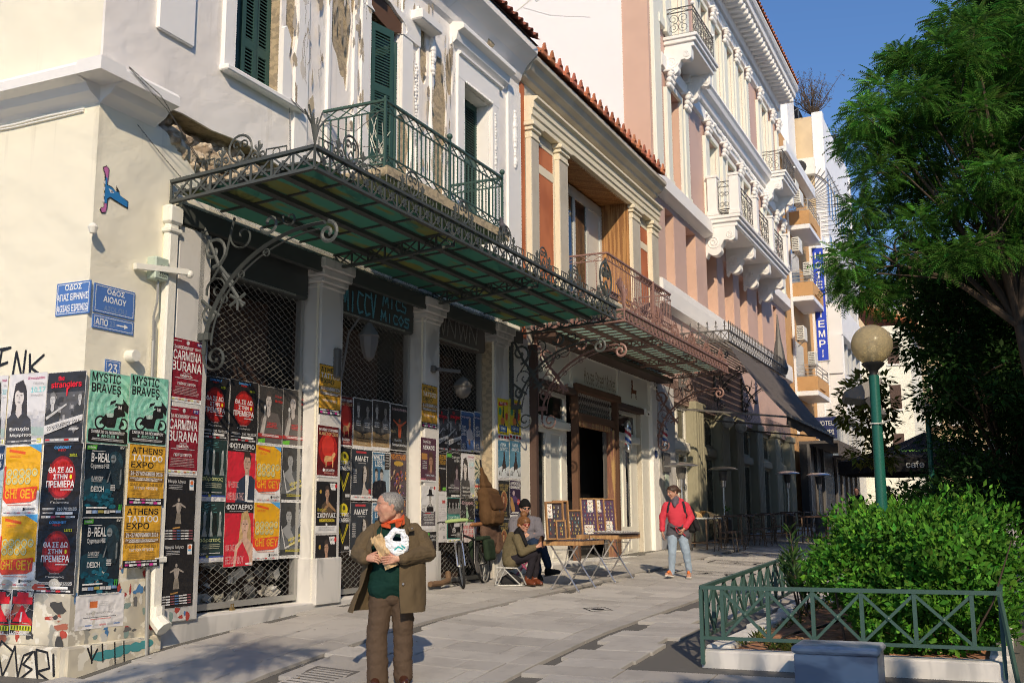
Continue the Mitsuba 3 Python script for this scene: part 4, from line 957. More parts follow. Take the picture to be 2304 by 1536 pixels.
for z in (17.8,14.6,11.5):
    for i in range(4):
        x = 51.1 + i*2.5; b = MB(); b.box(x, x + 2.0,-.38,-.34, z, z + 2.1); q = b.build('window', 'office_glass', H5)
        b = MB(); b.box(x + .95, x + 1.05,-.41,-.38, z, z + 2.1); b.box(x + 2.0, x + 2.5,-.40,-.352, z, z + 2.3); b.build('mullion', 'office_white', q)
H6 = thing('white_office', 'lower white office house with projecting bays beside the upright sign', 'building')
b = MB(); b.box(46.2,56,-.3,8,0,16.0); b.build('wall', 'office_white', H6)
for z0, z1 in ((13.6,14.6),(10.3,11.9),(6.3,8.4)):
    b = MB(); b.bbox(46.3,55,-1.35,-.302, z0, z1,.015); b.build('bay', 'office_white', H6)
for z0, z1 in ((12.0,13.6),(8.5,10.3),(4.4,6.2)):
    for i in range(5):
        x = 46.6 + i*1.7; b = MB(); b.box(x, x + 1.3,-.9,-.302, z0, z1); q = b.build('window', 'office_glass', H6)
        b = MB(); b.box(x + 1.3, x + 1.7,-1.1,-.302, z0, z1); b.box(x + .6, x + .68,-.93,-.9, z0, z1); b.build('pier', 'office_grey', q)
b = MB(); b.box(46.2,46.3,-1.3,-.31,8.4,10.3); b.lathe([(.15,8.4),(.15,10.3)],(46.6,-1.2,0),10); b.build('column', 'office_white', H6)
for x0, x1, z1, lbl in ((38.5,46.0,4.5, H4),(46.3,55.9,4.3, H6)):
    b = MB(); b.box(x0, x1,-.62,-.31,.3, z1); b.build('shop_front', 'black', lbl)  # black box added to darken the ground floor as shade would
    for q in range(int((x1 - x0)/1.9)): b = MB(); b.box(x0 + q*1.9, x0 + q*1.9 + .3,-.72,-.621,.5, z1); b.build('shop_pier', 'iron_grey', lbl)
    b = MB(); b.box(x0, x1,-1.9,-.3, z1, z1 + .12); b.box(x0, x1,-1.92,-1.88, z1 - .5, z1 + .1); b.build('shop_awning', 'awning_cloth', lbl)
PH = thing('penthouse', 'white rooftop flat with a slanting end wall behind the tiled mansion', 'building')
b = MB(); b.yz([(1.0,18),(2.8,18),(2.8,26.3),(1.0,25.8)],47.8,50); b.box(46,47.8,1.6,2.6,18,24.6); b.build('wall', 'office_white', PH)
b = MB(); b.box(47.78,47.8,1.35,2.3,22.4,23.6); b.build('window', 'office_glass', PH)
FG = thing('fan_grating', 'iron security grating fanned out like sun rays on the beige flank', 'grating')
b = MB(); M = frame((50.3,1.05,19.6),(0,-1,0),(0,0,1))
b.tube(on(M, arc((0,-1.4),1.9,-10,95,18)),.035,5); b.tube(on(M, arc((0,-1.4),.55,-10,95,8)),.03,5)
for k in range(15): a = math.radians(-6 + k*7); b.tube(on(M, [(.5*math.cos(a),-1.4 + .5*math.sin(a)),(2.3*math.cos(a),-1.4 + 2.3*math.sin(a))]),.018,4)
for k in range(9): b.tube(on(M, [(-1.3 + k*.15,.55),(-1.3 + k*.15,-.9)]),.018,4)
for k in range(7): b.tube(on(M, [(.4,-1.7 - k*.25),(2.1,-1.7 - k*.25)]),.018,4)
b.tube(on(M, [(-1.4,.5),(0,.5)]),.03,4); b.build('bars', 'iron_grey', FG)
ac(50.0,1.35,19.8, 'large white air conditioner with round black fan on the beige flank', 'x', 1.5)
SH = thing('roof_awning', 'grey canvas shade on the roof terrace above the beige flank', 'awning')
b = MB(); b.raw([(50.0,2.2,24.9),(51.5,1.0,24.2),(53.2,.8,23.7),(52.2,2.2,24.3),(50.0,2.2,24.85),(51.5,1.0,24.15),(53.2,.8,23.65),(52.2,2.2,24.25)],[[0,1,2,3],[7,6,5,4],[0,1,5,4],[1,2,6,5]]); b.build('canvas', 'awning_cloth', SH)
b = MB(); b.bar((51.5,1.0,23),(51.5,1.0,24.2),.06); b.bar((51.5,1.0,24.2),(50.6,2.0,23.2),.05); b.build('frame', 'galvanised', SH)
# end of the street
H7 = thing('cream_house', 'pale cream house with a red tiled roof at the end of the street', 'house')
b = MB(); b.box(62,72,-3.3,4,0,13.2); b.build('wall', 'ivory', H7)
b = MB(); b.raw([(61.6,-3.8,13.1),(72.4,-3.8,13.1),(72.4,0,14.6),(61.6,0,14.6),(61.6,-3.8,13.4),(72.4,-3.8,13.4),(72.4,0,14.9),(61.6,0,14.9)],[[3,2,1,0],[4,5,6,7],[0,1,5,4],[0,4,7,3]]); b.build('roof', 'terracotta_paint', H7)
for y in (-.9,-2.1):
    for z in (5.0,8.0,10.8):
        b = MB(); b.box(61.95,62.0, y - .55, y + .1, z, z + 1.5); q = b.build('window', 'dark_brown', H7)
        b = MB(); b.box(61.9,61.95, y - .62, y + .17, z - .1, z); b.build('sill', 'trim_white', q)
H8 = thing('beige_tower', 'tall beige apartment block closing the end of the street behind the red roof', 'building')
b = MB(); b.box(86,100,-9,5,0,20.6); b.box(88,92,-4,-1,20.6,22.2); b.bar((90,-2.5,22),(90,-2.5,25),.25); b.build('wall', 'beige', H8)
for z in (6,9,12,15,18):
    for y in (-7.5,-5.2,-2.9,-.6):
        b = MB(); b.box(85.9,86, y - .7, y + .5, z, z + 1.6); b.build('window', 'office_glass', H8)
        b = MB(); b.box(85.2,85.98, y - .9, y + .7, z - .3, z - .15); b.box(85.2,85.25, y - .9, y + .7, z - .15, z + .6); b.build('balcony', 'office_white', H8)
H9 = thing('stucco_house', 'weathered beige stucco house half hidden by branches at the street end', 'house')
b = MB(); b.box(72.2,84,-3.0,4,0,16); b.build('wall', 'beige', H9)
for z in (4.5,8,11.5):
    for y in (-.3,-1.5,-2.6):
        b = MB(); b.box(72.1,72.2, y - .4, y + .3, z, z + 1.8); b.build('window', 'dark_brown', H9)
# houses of the shaded side of the street, behind the trees
for i, (x0, x1, y0, z1, m, lbl) in enumerate(((14,40,-19.5,13, 'beige', 'beige house on the shaded side of the street behind the trees'),(41,75,-14.5,14, 'wall_blank', 'white house far down the shaded side of the street behind the trees'))):
    k = thing('row_house', lbl, 'house'); b = MB(); b.box(x0, x1, y0 - 10, y0,-1, z1); b.build('wall', m, k)
    for z in (1.6,4.6,7.6,10.4):
        for q in range(int((x1 - x0)/3.2)):
            x = x0 + .8 + q*3.2; b = MB(); b.box(x, x + 1.3, y0, y0 + .04, z, z + 1.9); w = b.build('window', 'dark_brown', k)
            b = MB(); b.box(x - .1, x + 1.4, y0, y0 + .12, z - .1, z); b.build('sill', 'trim_white', w)
# ------------------------------------------------------------------ posters, signs and paint on the walls
def _paper_h(p, n, uv): return fb(p.x*6 + p.y*6, p.z*14,2.0,3) + .4*nz(p.x*31 + p.y*31, p.z*23,1.0)
scene['poster_paper'] = {'type': 'twosided', 'bsdf': {'type': 'bumpmap', 'arbitrary': mikit.proc(_paper_h, 4e-3), 'scale': .016, 'bsdf': {'type': 'principled', 'base_color': {'type': 'mesh_attribute', 'name': 'vertex_color'}, 'roughness': .42, 'specular': .4}}}
K, W = (.018,.017,.018),(.76,.76,.75)
class Art:
    """Flat print on one sheet: u to the right, v down, both 0 to 1; each shape lies a hair over the one before."""
    def __init__(self, M, w, h, seed=0):
        self.M, self.w, self.h, self.k, self.b, self.rn = M, w, h, 0, MB(), random.Random(seed)
    def _off(self): self.k += 1; return .0012 + self.k*.00022
    def p(self, pts, c):
        g = Polygon([(u*self.w, (1 - v)*self.h) for u, v in pts]).buffer(0).intersection(sbox(0,0, self.w, self.h)); o = self._off()
        for q in getattr(g, 'geoms', [g]):
            if q.geom_type == 'Polygon' and q.area > 1e-7:
                v, f = trimesh.creation.triangulate_polygon(q, engine='earcut'); self.b.raw(on(self.M, v, o), f, c)
    def r(self, a, t, c, d, col): self.p([(a, t),(c, t),(c, d),(a, d)], col)
    def e(self, x, y, rx, ry, col, n=16): self.p([(x + rx*math.cos(i*6.2832/n), y + ry*math.sin(i*6.2832/n)) for i in range(n)], col)
    def t(self, s, x, y, w, h, col, bold=True): put_text(self.b, s, self.M, x*self.w, (1 - y - h)*self.h, w*self.w, h*self.h, self._off(), col, bold)
    def lines(self, x0, x1, y0, y1, n, col, hh=.5):
        for i in range(n):
            y = y0 + (y1 - y0)*i/n; m = self.rn.uniform(0,.12)*(x1 - x0); self.r(x0 + m, y, x1 - m, y + (y1 - y0)/n*hh, col)
    def logos(self, y, h, cols, n=7):
        for i in range(n): x = .06 + i*.88/n; self.r(x, y, x + .8/n, y + h*self.rn.uniform(.6,1), cols[i % len(cols)])
    def bust(self, x, y, s, skin, hair, cloth, long=False):
        """A generic head and shoulders."""
        if long: self.p([(x - .13*s, y - .02),(x - .10*s, y - .15*s),(x + .06*s, y - .19*s),(x + .15*s, y - .06*s),(x + .19*s, y + .25*s),(x - .17*s, y + .24*s)], hair)
        self.p([(x - .30*s, y + .55*s),(x - .26*s, y + .26*s),(x - .08*s, y + .17*s),(x + .09*s, y + .17*s),(x + .27*s, y + .27*s),(x + .32*s, y + .55*s)], cloth)
        self.p([(x - .05*s, y + .08*s),(x + .06*s, y + .08*s),(x + .07*s, y + .2*s),(x, y + .25*s),(x - .06*s, y + .2*s)], skin)
        self.e(x, y, .10*s, .125*s, skin)
        self.p([(x - .105*s, y - .02*s),(x - .09*s, y - .13*s),(x + .02*s, y - .16*s),(x + .11*s, y - .09*s),(x + .10*s, y),(x + .06*s, y - .07*s),(x - .06*s, y - .07*s)], hair)
        d = tuple(q*.35 for q in skin)
        for sx in (-1,1): self.r(x + sx*.042*s - .02*s, y - .02*s, x + sx*.042*s + .02*s, y - .005*s, d)
        self.r(x - .03*s, y + .062*s, x + .03*s, y + .074*s, d); self.r(x - .008*s, y, x + .012*s, y + .035*s, tuple(q*.7 for q in skin))
GR, LG, DK = (.33,.33,.33),(.55,.55,.55),(.06,.06,.065)
RED = (.55,.03,.03)
def d_premiere(a):
    a.r(0,0,1,1, K); a.e(.5,.45,.36,.29,(.20,.012,.012),24); a.e(.5,.45,.31,.25,(.42,.02,.018),24)
    for i in range(9): a.r(.2 + i*.068,.26,.215 + i*.068,.64,(.26,.012,.012))
    a.t('CORONET', .28,.03,.44,.035,(.10,.35,.75)); a.t('RED', .38,.07,.2,.025, RED); a.t('18/11', .68,.135,.2,.04,(.55,.60,.03)); a.t('ΘΑ ΣΕ ΔΩ', .17,.31,.62,.075, W); a.t('ΣΤΗΝ', .30,.405,.36,.065, W); a.e(.75,.44,.03,.03,(.75,.65,.02)); a.t('ΠΡΕΜΙΕΡΑ', .13,.49,.72,.09, W)
    a.r(.5,.605,.82,.618, LG); a.t('Σκηνοθεσία', .36,.72,.26,.025, LG, False); a.t('Γιώργος', .28,.765,.46,.03, W, False); a.t('210 7012123', .45,.845,.5,.04, W); a.lines(.05,.42,.85,.885,2, LG); a.r(.42,.905,.86,.94, W); a.lines(.06,.4,.91,.935,1, LG); a.logos(.955,.03,(GR, W, (.4,.05,.1), GR, RED))
def d_woman(a):
    a.r(0,0,1,1,(.66,.66,.68)); a.r(0,.93,1,1, W); a.p([(0,.55),(1,.62),(1,.93),(0,.93)],(.45,.46,.50)); a.p([(0,.72),(1,.78),(1,.9),(0,.86)],(.34,.44,.42))
    for i in range(6): a.r(.05 + i*.16,.52 + .03*(i % 2),.16 + i*.16,.60 + .05*(i % 3),(.58,.58,.60))
    a.bust(.30,.32,1.25,(.62,.58,.56),(.05,.045,.045),(.06,.06,.065), True); a.e(.36,.20,.10,.07,(.05,.045,.045)); a.t('Σταυρός', .50,.05,.46,.045,(.42,.05,.15)); a.t('Πέμπτη', .66,.13,.26,.04, GR, False); a.t('10.17', .60,.20,.38,.075,(.25,.62,.66)); a.t('Νοέμβρη', .62,.30,.3,.035, GR, False); a.t('Ευτυχία', .10,.76,.52,.06, W); a.t('Μητρίτσα', .12,.85,.58,.055, W); a.r(.84,.93,.95,.985,(.70,.72,.10)); a.logos(.95,.025,(GR, LG, GR),8)
def d_band(a):
    a.r(0,0,1,1,(.035,.035,.038)); a.r(0,.28,1,.72,(.10,.10,.105)); rn = a.rn
    for i in range(26): x, y = rn.uniform(0,.92), rn.uniform(.30,.66); a.r(x, y, x + rn.uniform(.02,.12), y + rn.uniform(.01,.09), rn.choice(((.22,.22,.23),(.35,.35,.36),(.05,.05,.05))))
    a.bust(.18,.38,.7,(.5,.5,.5),(.2,.2,.2),(.05,.05,.05)); a.p([(.02,.62),(.55,.44),(.57,.46),(.04,.66)],(.5,.5,.5)); a.bust(.9,.36,.5,(.45,.45,.45),(.12,.12,.12),(.05,.05,.05))
    a.t('the', .30,.05,.16,.07,(.80,.02,.04)); a.t('stranglers', .12,.13,.80,.11,(.80,.02,.04)); a.p([(.53,.22),(.58,.22),(.56,.34),(.54,.34)],(.80,.02,.04)); a.p([(0,.74),(1,.60),(1,.68),(0,.87)],(.62,.62,.62))
    M0 = a.M; th = math.radians(9.5); R = M0.copy(); R[:3,0] = M0[:3,0]*math.cos(th) + M0[:3,1]*math.sin(th); R[:3,1] = -M0[:3,0]*math.sin(th) + M0[:3,1]*math.cos(th); R[:3,3] = on(M0,[(.09*a.w, .185*a.h)])[0]
    put_text(a.b, '20 ΝΟΕΜΒΡΙΟΥ 2016', R, 0,0,.86*a.w, .058*a.h, a._off(), K); a.t('ACADEMY', .66,.78,.26,.03, LG); a.p([(.70,.76),(.88,.76),(.79,.86)],(.2,.2,.2)); a.t('ACADEMY', .66,.785,.26,.028, W); a.r(.05,.92,.95,.975,(.22,.22,.23)); a.logos(.93,.03,(RED, LG, W, LG),7)
def d_night(a): a.r(0,0,1,1,(.02,.04,.09)); a.t('FRIDAY', .1,.1,.8,.08, W); a.t('2016', .3,.2,.5,.08, W); a.p([(0,.4),(1,.3),(1,1),(0,1)],(.35,.48,.55)); [a.r(0,.45 + i*.08,1,.46 + i*.08,(.15,.25,.33)) for i in range(6)]; a.lines(.1,.9,.85,.95,3, K)
def d_orange(a):
    a.r(0,0,1,1, W); Y = (.72,.38,.015); a.p([(.0,.02),(.75,.02),(1,.10),(1,.66),(.04,.70)], Y); a.p([(.62,0),(1,0),(1,.12)],(.08,.34,.66)); a.p([(0,.3),(.05,.3),(.05,.78),(0,.78)],(.65,.06,.03)); a.p([(.10,.05),(.56,.10),(.56,.14),(.10,.09)],(.70,.10,.02)); a.lines(.12,.45,.145,.185,2,(.70,.16,.02))
    for i in range(9): x, y = .14 + (i % 5)*.18,.40 + (i // 5)*.11; a.e(x, y, .085,.06,(.52,.54,.30),12); a.e(x, y, .055,.038, Y, 12); a.e(x + .01, y + .01,.03,.02,(.62,.55,.2),8)
    a.p([(.02,.64),(.96,.60),(.94,.78),(.80,.82),(.12,.84),(.02,.78)],(.72,.07,.03))
    for i, ch in enumerate('GHIGEY'): a.t(ch, .07 + i*.145,.635,.125 if ch != 'I' else .05,.135,(.78,.42,.02))
    a.lines(.12,.85,.855,.875,1,(.72,.30,.20)); a.t('GAGARIN', .66,.905,.28,.03, K); a.r(.60,.90,.65,.945, K); a.logos(.965,.018,(GR, (.6,.1,.1), LG),9)
def d_redblack(a):
    a.r(0,0,1,1,(.03,.03,.03)); rn = a.rn
    for i in range(22): x, y = rn.uniform(0,1), rn.uniform(0,.95); an = rn.uniform(0,3.1); dx, dy = .35*math.cos(an),.25*math.sin(an); a.p([(x - dx, y - dy),(x + dx, y + dy),(x + dx + .012, y + dy + .01),(x - dx + .012, y - dy + .01)],(.5,.5,.5))
    R = (.66,.02,.03); a.p([(.25,.06),(.75,.06),(.75,.16),(.95,.16),(.95,.32),(.05,.32),(.05,.16),(.25,.16)], R); a.p([(.42,.42),(.58,.42),(.92,.72),(.08,.72)], R); a.e(.5,.40,.08,.05, R); a.p([(.46,.50),(.53,.50),(.50,.72),(.42,.72)],(.7,.7,.7)); a.r(0,.76,1,.78, R); a.r(.02,.80,.98,.91,(.58,.60,.04))
    for i in range(7): a.r(.06 + i*.13,.81,.13 + i*.13,.90,(.10,.12,.02))
    a.t('LONGIE', .1,.93,.7,.05, W); a.r(0,0,1,.012, W); a.r(0,.988,1,1, W); a.r(0,0,.015,1, W)
def d_bike(a):
    G_, L = (.20,.52,.39),(.33,.66,.52); a.r(0,0,1,1, G_)
    for i in range(9):
        r0 = .75 - i*.08; a.e(.55,.52, r0, r0*.75, L if i % 2 else G_, 26)
    a.t('MYSTIC', .05,.015,.70,.13, K); a.t('BRAVES', .05,.165,.72,.13, K)
    for x, r in ((.30,.14),(.86,.13)): a.e(x, .71, r, r*.72, K, 18); a.e(x, .71, r*.72, r*.52, L, 16); a.e(x, .71, r*.2, r*.15, K, 8)
    a.p([(.28,.70),(.42,.58),(.70,.58),(.88,.69),(.80,.76),(.48,.77)], K); a.p([(.42,.57),(.62,.56),(.60,.62),(.46,.63)],(.48,.62,.55)); a.p([(.60,.57),(.64,.42),(.84,.41),(.90,.58),(.74,.63)], K); a.p([(.70,.62),(.82,.60),(.72,.82),(.64,.80)], G_); a.p([(.64,.46),(.70,.46),(.46,.58),(.40,.55)], L)
    a.p([(.50,.38),(.62,.29),(.80,.29),(.86,.36),(.80,.42),(.66,.42),(.48,.47)], L); a.p([(.52,.40),(.66,.37),(.64,.41),(.50,.46)], K); a.e(.70,.31,.03,.02, K, 8); a.p([(.82,.34),(.98,.44),(.96,.55),(.86,.5)], K); a.t('M', .72,.45,.08,.05, W)
    a.p([(.02,.82),(.06,.80),(.94,.80),(.98,.82),(.98,.97),(.94,.985),(.06,.985),(.02,.97)], K); a.t('ΣΑΒΒΑΤΟ 26 ΝΟΕΜΒΡΙΟΥ', .09,.815,.82,.042, W); a.t('AN CLUB', .33,.87,.34,.04, L); a.e(.26,.89,.025,.018, L, 8); a.e(.74,.89,.025,.018, L, 8); a.lines(.06,.94,.925,.965,2, LG)
def d_sheet(a): a.r(0,0,1,1,(.70,.69,.69)); a.r(.28,.18,.44,.38,(.60,.16,.05)); a.lines(.48,.68,.2,.36,3, LG); a.t('www.athensbarshow.gr', .22,.50,.56,.09, GR, False); a.r(.16,.66,.84,.675, K); a.lines(.3,.74,.71,.76,1,(.6,.25,.22)); a.logos(.88,.05,(LG, (.2,.3,.55), LG, (.6,.3,.3)),6)
def d_smoke(a):
    a.r(0,0,1,1,(.012,.022,.034)); rn = a.rn; a.e(.30,.62,.42,.17,(.02,.06,.085)); a.e(.75,.24,.2,.16,(.02,.055,.08))
    for i in range(40): x, y = rn.gauss(.45,.2), rn.gauss(.76,.07); c = rn.uniform(.3,1); a.e(x, y, rn.uniform(.02,.09), rn.uniform(.012,.04),(.02*c, .16*c, .24*c),9)
    a.p([(.62,.20),(.70,.15),(.80,.20),(.90,.30),(.93,.52),(.86,.62),(.70,.58),(.64,.40),(.58,.50),(.54,.47),(.62,.30)],(.018,.035,.05)); a.e(.68,.19,.07,.06,(.20,.24,.26)); a.r(.62,.19,.72,.205, K); a.p([(.60,.40),(.63,.34),(.57,.52),(.53,.52)],(.20,.22,.23)); a.p([(.86,.34),(.90,.32),(.90,.54),(.86,.55)],(.16,.19,.21))
    a.p([(.02,.03),(.26,.01),(.25,.07),(.02,.08)],(.10,.42,.05)); a.t('Heineken', .05,.03,.17,.03, W); a.lines(.1,.5,.09,.105,1, W); a.t('B-REAL', .13,.12,.46,.125, W); a.t('Cypress Hill', .12,.265,.46,.08,(.55,.57,.58)); a.t('DJ WOODY', .16,.44,.28,.055, LG); a.lines(.12,.44,.505,.525,1, GR); a.t('DEICH', .15,.575,.32,.075, W); a.lines(.62,.76,.55,.64,4, LG, .6); a.r(.06,.855,.56,.875, W); a.logos(.90,.05,(LG, (.2,.3,.5),(.4,.35,.1), LG),6); a.p([(.86,.82),(.89,.82),(.88,.91),(.86,.9)],(.06,.38,.05)); a.p([(.91,.82),(.94,.82),(.93,.9),(.91,.91)],(.06,.38,.05)); a.t('EV', .84,.015,.1,.03, W); a.r(0,.992,1,1, W)
def d_tattoo(a):
    Y = (.62,.34,.035); a.r(0,0,1,1, Y); a.r(0,0,1,.012, K); a.t('ATHENS', .06,.05,.86,.105, K); a.t('TATTOO', .08,.17,.84,.105, W); a.t('EXPO', .06,.285,.62,.105, K); a.r(.0,.415,1,.422, K); a.r(.02,.44,.98,.525,(.20,.11,.04)); a.t('26-27 NOVEMBER 2016', .06,.448,.88,.068, W); a.r(.02,.54,.98,.62,(.20,.11,.04)); a.t('ΠΡΟΟΡΙΣΜΟΣ ΠΑΠΑΣΤΡΑΤΟΣ', .06,.55,.88,.028, W); a.lines(.1,.9,.585,.61,1, W); a.t('ONLY 60 OF THE BEST', .05,.64,.90,.05,(.24,.14,.03)); a.t('TATTOO ARTISTS', .16,.70,.66,.045, W); a.lines(.1,.9,.76,.87,4,(.46,.25,.04)); a.e(.5,.8,.12,.07,(.56,.31,.05)); a.r(0,.885,1,1, K); a.logos(.90,.03,(LG, W, (.4,.1,.2), LG),6); a.logos(.945,.04,((.6,.05,.3), W, LG),8)
def d_carmina(a):
    R = (.22,.016,.028); a.r(0,0,1,1, W); a.r(0,0,1,.935, R); a.lines(.05,.32,.035,.06,1, LG); a.e(.5,.05,.05,.035, LG, 10); a.p([(.80,.02),(.98,.02),(.96,.08),(.80,.07)],(.03,.05,.22)); a.t('ΕΡΤ', .82,.03,.13,.035, W); a.t('26 ΝΟΕΜΒΡΙΟΥ', .08,.11,.60,.055, W); a.lines(.70,.95,.115,.16,2, LG); a.t('CARMINA', .05,.185,.90,.155, W); a.t('BURANA', .03,.36,.94,.155, W)
    for x in (.30,.55,.74): a.r(x, .20, x + .012,.33, R); a.r(x + .05,.38, x + .062,.50, R)
    a.t('CARL ORFF', .38,.53,.24,.022, LG); a.t('ΚΑΜΕΡΑΤΑ', .30,.565,.38,.04, W); a.lines(.1,.9,.62,.64,1, LG); a.t('ΓΙΩΡΓΟΣ ΠΕΤΡΟΥ', .22,.69,.58,.045, W); a.lines(.08,.92,.76,.90,6,(.45,.30,.30),.35); a.logos(.95,.025,((.6,.6,.2), LG, (.5,.2,.1)),9)
def d_statue(a):
    a.r(0,0,1,1, K); a.t('Μικρά λόγια', .10,.05,.56,.065, W, False); a.lines(.10,.6,.135,.21,3, LG, .3); a.r(.78,.045,.92,.20, W); a.e(.85,.09,.05,.035,(.6,.15,.05)); a.r(.80,.12,.90,.15,(.1,.3,.5)); S = (.34,.30,.26); a.e(.46,.36,.035,.03, S, 10); a.p([(.40,.40),(.54,.40),(.55,.48),(.51,.56),(.43,.56),(.39,.48)], S); a.p([(.41,.56),(.53,.56),(.57,.72),(.38,.72)],(.26,.23,.19)); a.p([(.40,.41),(.41,.44),(.28,.47),(.27,.45)], S); a.p([(.54,.41),(.53,.44),(.68,.48),(.69,.46)], S)
    for i in range(4): a.r(.42 + i*.028,.57,.43 + i*.028,.71,(.16,.14,.12))
    a.p([(.30,.78),(.52,.76),(.54,.78),(.32,.80)],(.45,.25,.08)); [a.logos(.815 + i*.04,.022,(LG, W, (.3,.1,.12),(.1,.2,.4)),7) for i in range(4)]
def d_singer(a):
    a.r(0,0,1,1,(.05,.047,.045)); a.p([(.12,1),(.20,.62),(.42,.42),(.80,.44),(1,.70),(1,1)],(.12,.105,.10)); a.p([(.42,.42),(.56,.50),(.52,.80),(.44,.70)],(.50,.48,.46)); a.bust(.40,.24,1.15,(.46,.42,.40),(.07,.06,.055),(.12,.105,.10)); a.e(.25,.36,.04,.05,(.6,.6,.6),8); a.r(.22,.38,.27,.56,(.3,.3,.3)); a.p([(.08,.80),(.18,.55),(.30,.48),(.32,.56),(.22,.86)],(.44,.41,.38)); a.t('Σάκης', .66,.12,.3,.05, RED, False); a.t('Ματζιρ', .66,.20,.32,.055, RED); a.lines(.3,.8,.60,.70,4,(.5,.05,.05)); a.r(0,.80,1,.86,(.40,.03,.03)); a.lines(.1,.9,.81,.85,2, W); a.p([(0,.90),(.28,.88),(.27,.96),(0,.97)],(.14,.50,.04)); a.r(0,.955,1,1, W); a.logos(.965,.02,(GR, LG),8)
def d_dance(a):
    a.r(0,0,1,1,(.022,.045,.043)); rn = a.rn; a.p([(.60,.20),(.72,.20),(.76,.55),(.58,.58)],(.01,.015,.015)); T_ = (.12,.36,.36)
    for i in range(14): x = rn.uniform(.1,.6); a.p([(x, .04 + .012*i),(x + .12,.03 + .012*i),(x + .125,.036 + .012*i),(x + .005,.046 + .012*i)], T_)
    for x, s in ((.30,1),(.84,.9),(.52,.8)):
        a.p([(x - .05*s, .22),(x + .02*s, .16),(x + .06*s, .26),(x + .03*s, .44),(x + .10*s, .58),(x - .10*s, .58),(x - .04*s, .42)],(.24,.28,.28)); a.e(x, .20,.03,.03,(.5,.53,.53),8)
    a.t('αόρατος', .12,.60,.76,.085,(.52,.56,.25)); a.lines(.2,.9,.71,.80,3,(.4,.42,.3),.4); a.t('Θέατρο', .10,.84,.3,.045, W, False); a.lines(.45,.9,.85,.875,1, LG); a.r(0,.90,1,.93,(.04,.08,.30)); a.e(.42,.91,.05,.025,(.55,.50,.08),8); a.r(0,.93,1,1,(.66,.66,.66)); a.r(.0,.935,.16,.98,(.5,.03,.06)); a.logos(.945,.04,(LG, (.5,.5,.6), W),7)
def d_manred(a, woman=False):
    a.r(0,0,1,1,(.60,.025,.045)); a.r(0,0,1,.17, K); a.t('ΦΩΤΑΕΡΙΟ', .05,.03,.90,.085, W); a.lines(.1,.9,.135,.15,1, LG)
    if woman: a.p([(.45,1),(.50,.72),(.66,.60),(1,.70),(1,1)],(.56,.02,.04)); a.bust(.70,.36,1.25,(.62,.40,.30),(.50,.34,.16),(.62,.40,.30), True); a.p([(.40,1),(.46,.74),(.62,.62),(.86,.86),(.90,1)],(.60,.03,.05)); a.t('ΝΑΤΑΣΑ', .06,.66,.36,.10,(.72,.45,.45), False); a.t('ΘΕΟΔΩΡΙΔΟΥ', .05,.84,.62,.12,(.72,.45,.45), False)
    else: a.bust(.70,.34,1.3,(.50,.33,.25),(.045,.03,.025),(.03,.045,.075)); a.p([(.36,1),(.42,.64),(.62,.55),(.86,.55),(1,.62),(1,1)],(.03,.045,.075)); a.p([(.64,.54),(.78,.54),(.74,.98),(.66,.98)], W); a.t('ΧΡΗΣΤΟΣ', .05,.66,.36,.10,(.72,.45,.45), False); a.t('ΜΕΝΙΔΙΑΤΗΣ', .05,.84,.56,.12,(.72,.45,.45), False)
    a.r(.74,.955,.97,.985, W)
def d_womanred(a): d_manred(a, True)
def d_duo(a):
    a.r(0,0,1,1,(.035,.038,.042)); a.bust(.34,.24,1.1,(.28,.29,.30),(.03,.03,.03),(.12,.13,.14)); a.bust(.70,.20,1.1,(.30,.31,.32),(.10,.10,.10),(.07,.08,.09)); a.p([(.05,.5),(.3,.38),(.58,.66),(.44,.74),(.2,.6)],(.26,.27,.28)); Y = (.62,.52,.04); a.p([(.05,.42),(.22,.80),(.98,.62),(.98,.64),(.20,.84),(.03,.43)], LG)
    M0 = a.M; th = math.radians(14); R = M0.copy(); R[:3,0] = M0[:3,0]*math.cos(th) + M0[:3,1]*math.sin(th); R[:3,1] = -M0[:3,0]*math.sin(th) + M0[:3,1]*math.cos(th); R[:3,3] = on(M0,[(.34*a.w, .28*a.h)])[0]
    put_text(a.b, 'κίτρινα', R, 0,0,.48*a.w, .075*a.h, a._off(), Y); put_text(a.b, 'ποδήλατα', R, .0,-.09*a.h, .58*a.w, .08*a.h, a._off(), Y); a.lines(.2,.8,.85,.90,2,(.45,.40,.05),.5); a.r(0,.95,1,1, W); a.logos(.96,.02,(GR, LG),9)
def d_planet(a): a.r(0,0,1,1,(.10,.012,.012)); a.e(.5,.45,.45,.32,(.38,.02,.016),20); a.e(.5,.40,.30,.22,(.62,.045,.03),18); a.r(0,.86,1,.97,(.14,.02,.02)); a.t('SATURDAY 17 DECEMBER', .05,.05,.92,.05, W); a.t('PLANET OF ZEUS', .05,.12,.92,.065,(.62,.40,.20)); G_ = (.66,.36,.16); a.p([(.34,.62),(.40,.58),(.66,.58),(.78,.50),(.86,.52),(.84,.58),(.76,.62),(.76,.80),(.72,.80),(.70,.68),(.46,.70),(.44,.80),(.40,.80),(.38,.68),(.32,.72)], G_); a.e(.32,.86,.05,.035, W, 10); a.t('GAGARIN', .40,.835,.42,.05, W); a.lines(.3,.85,.905,.94,2,(.6,.3,.25)); a.r(0,.97,1,1, W)
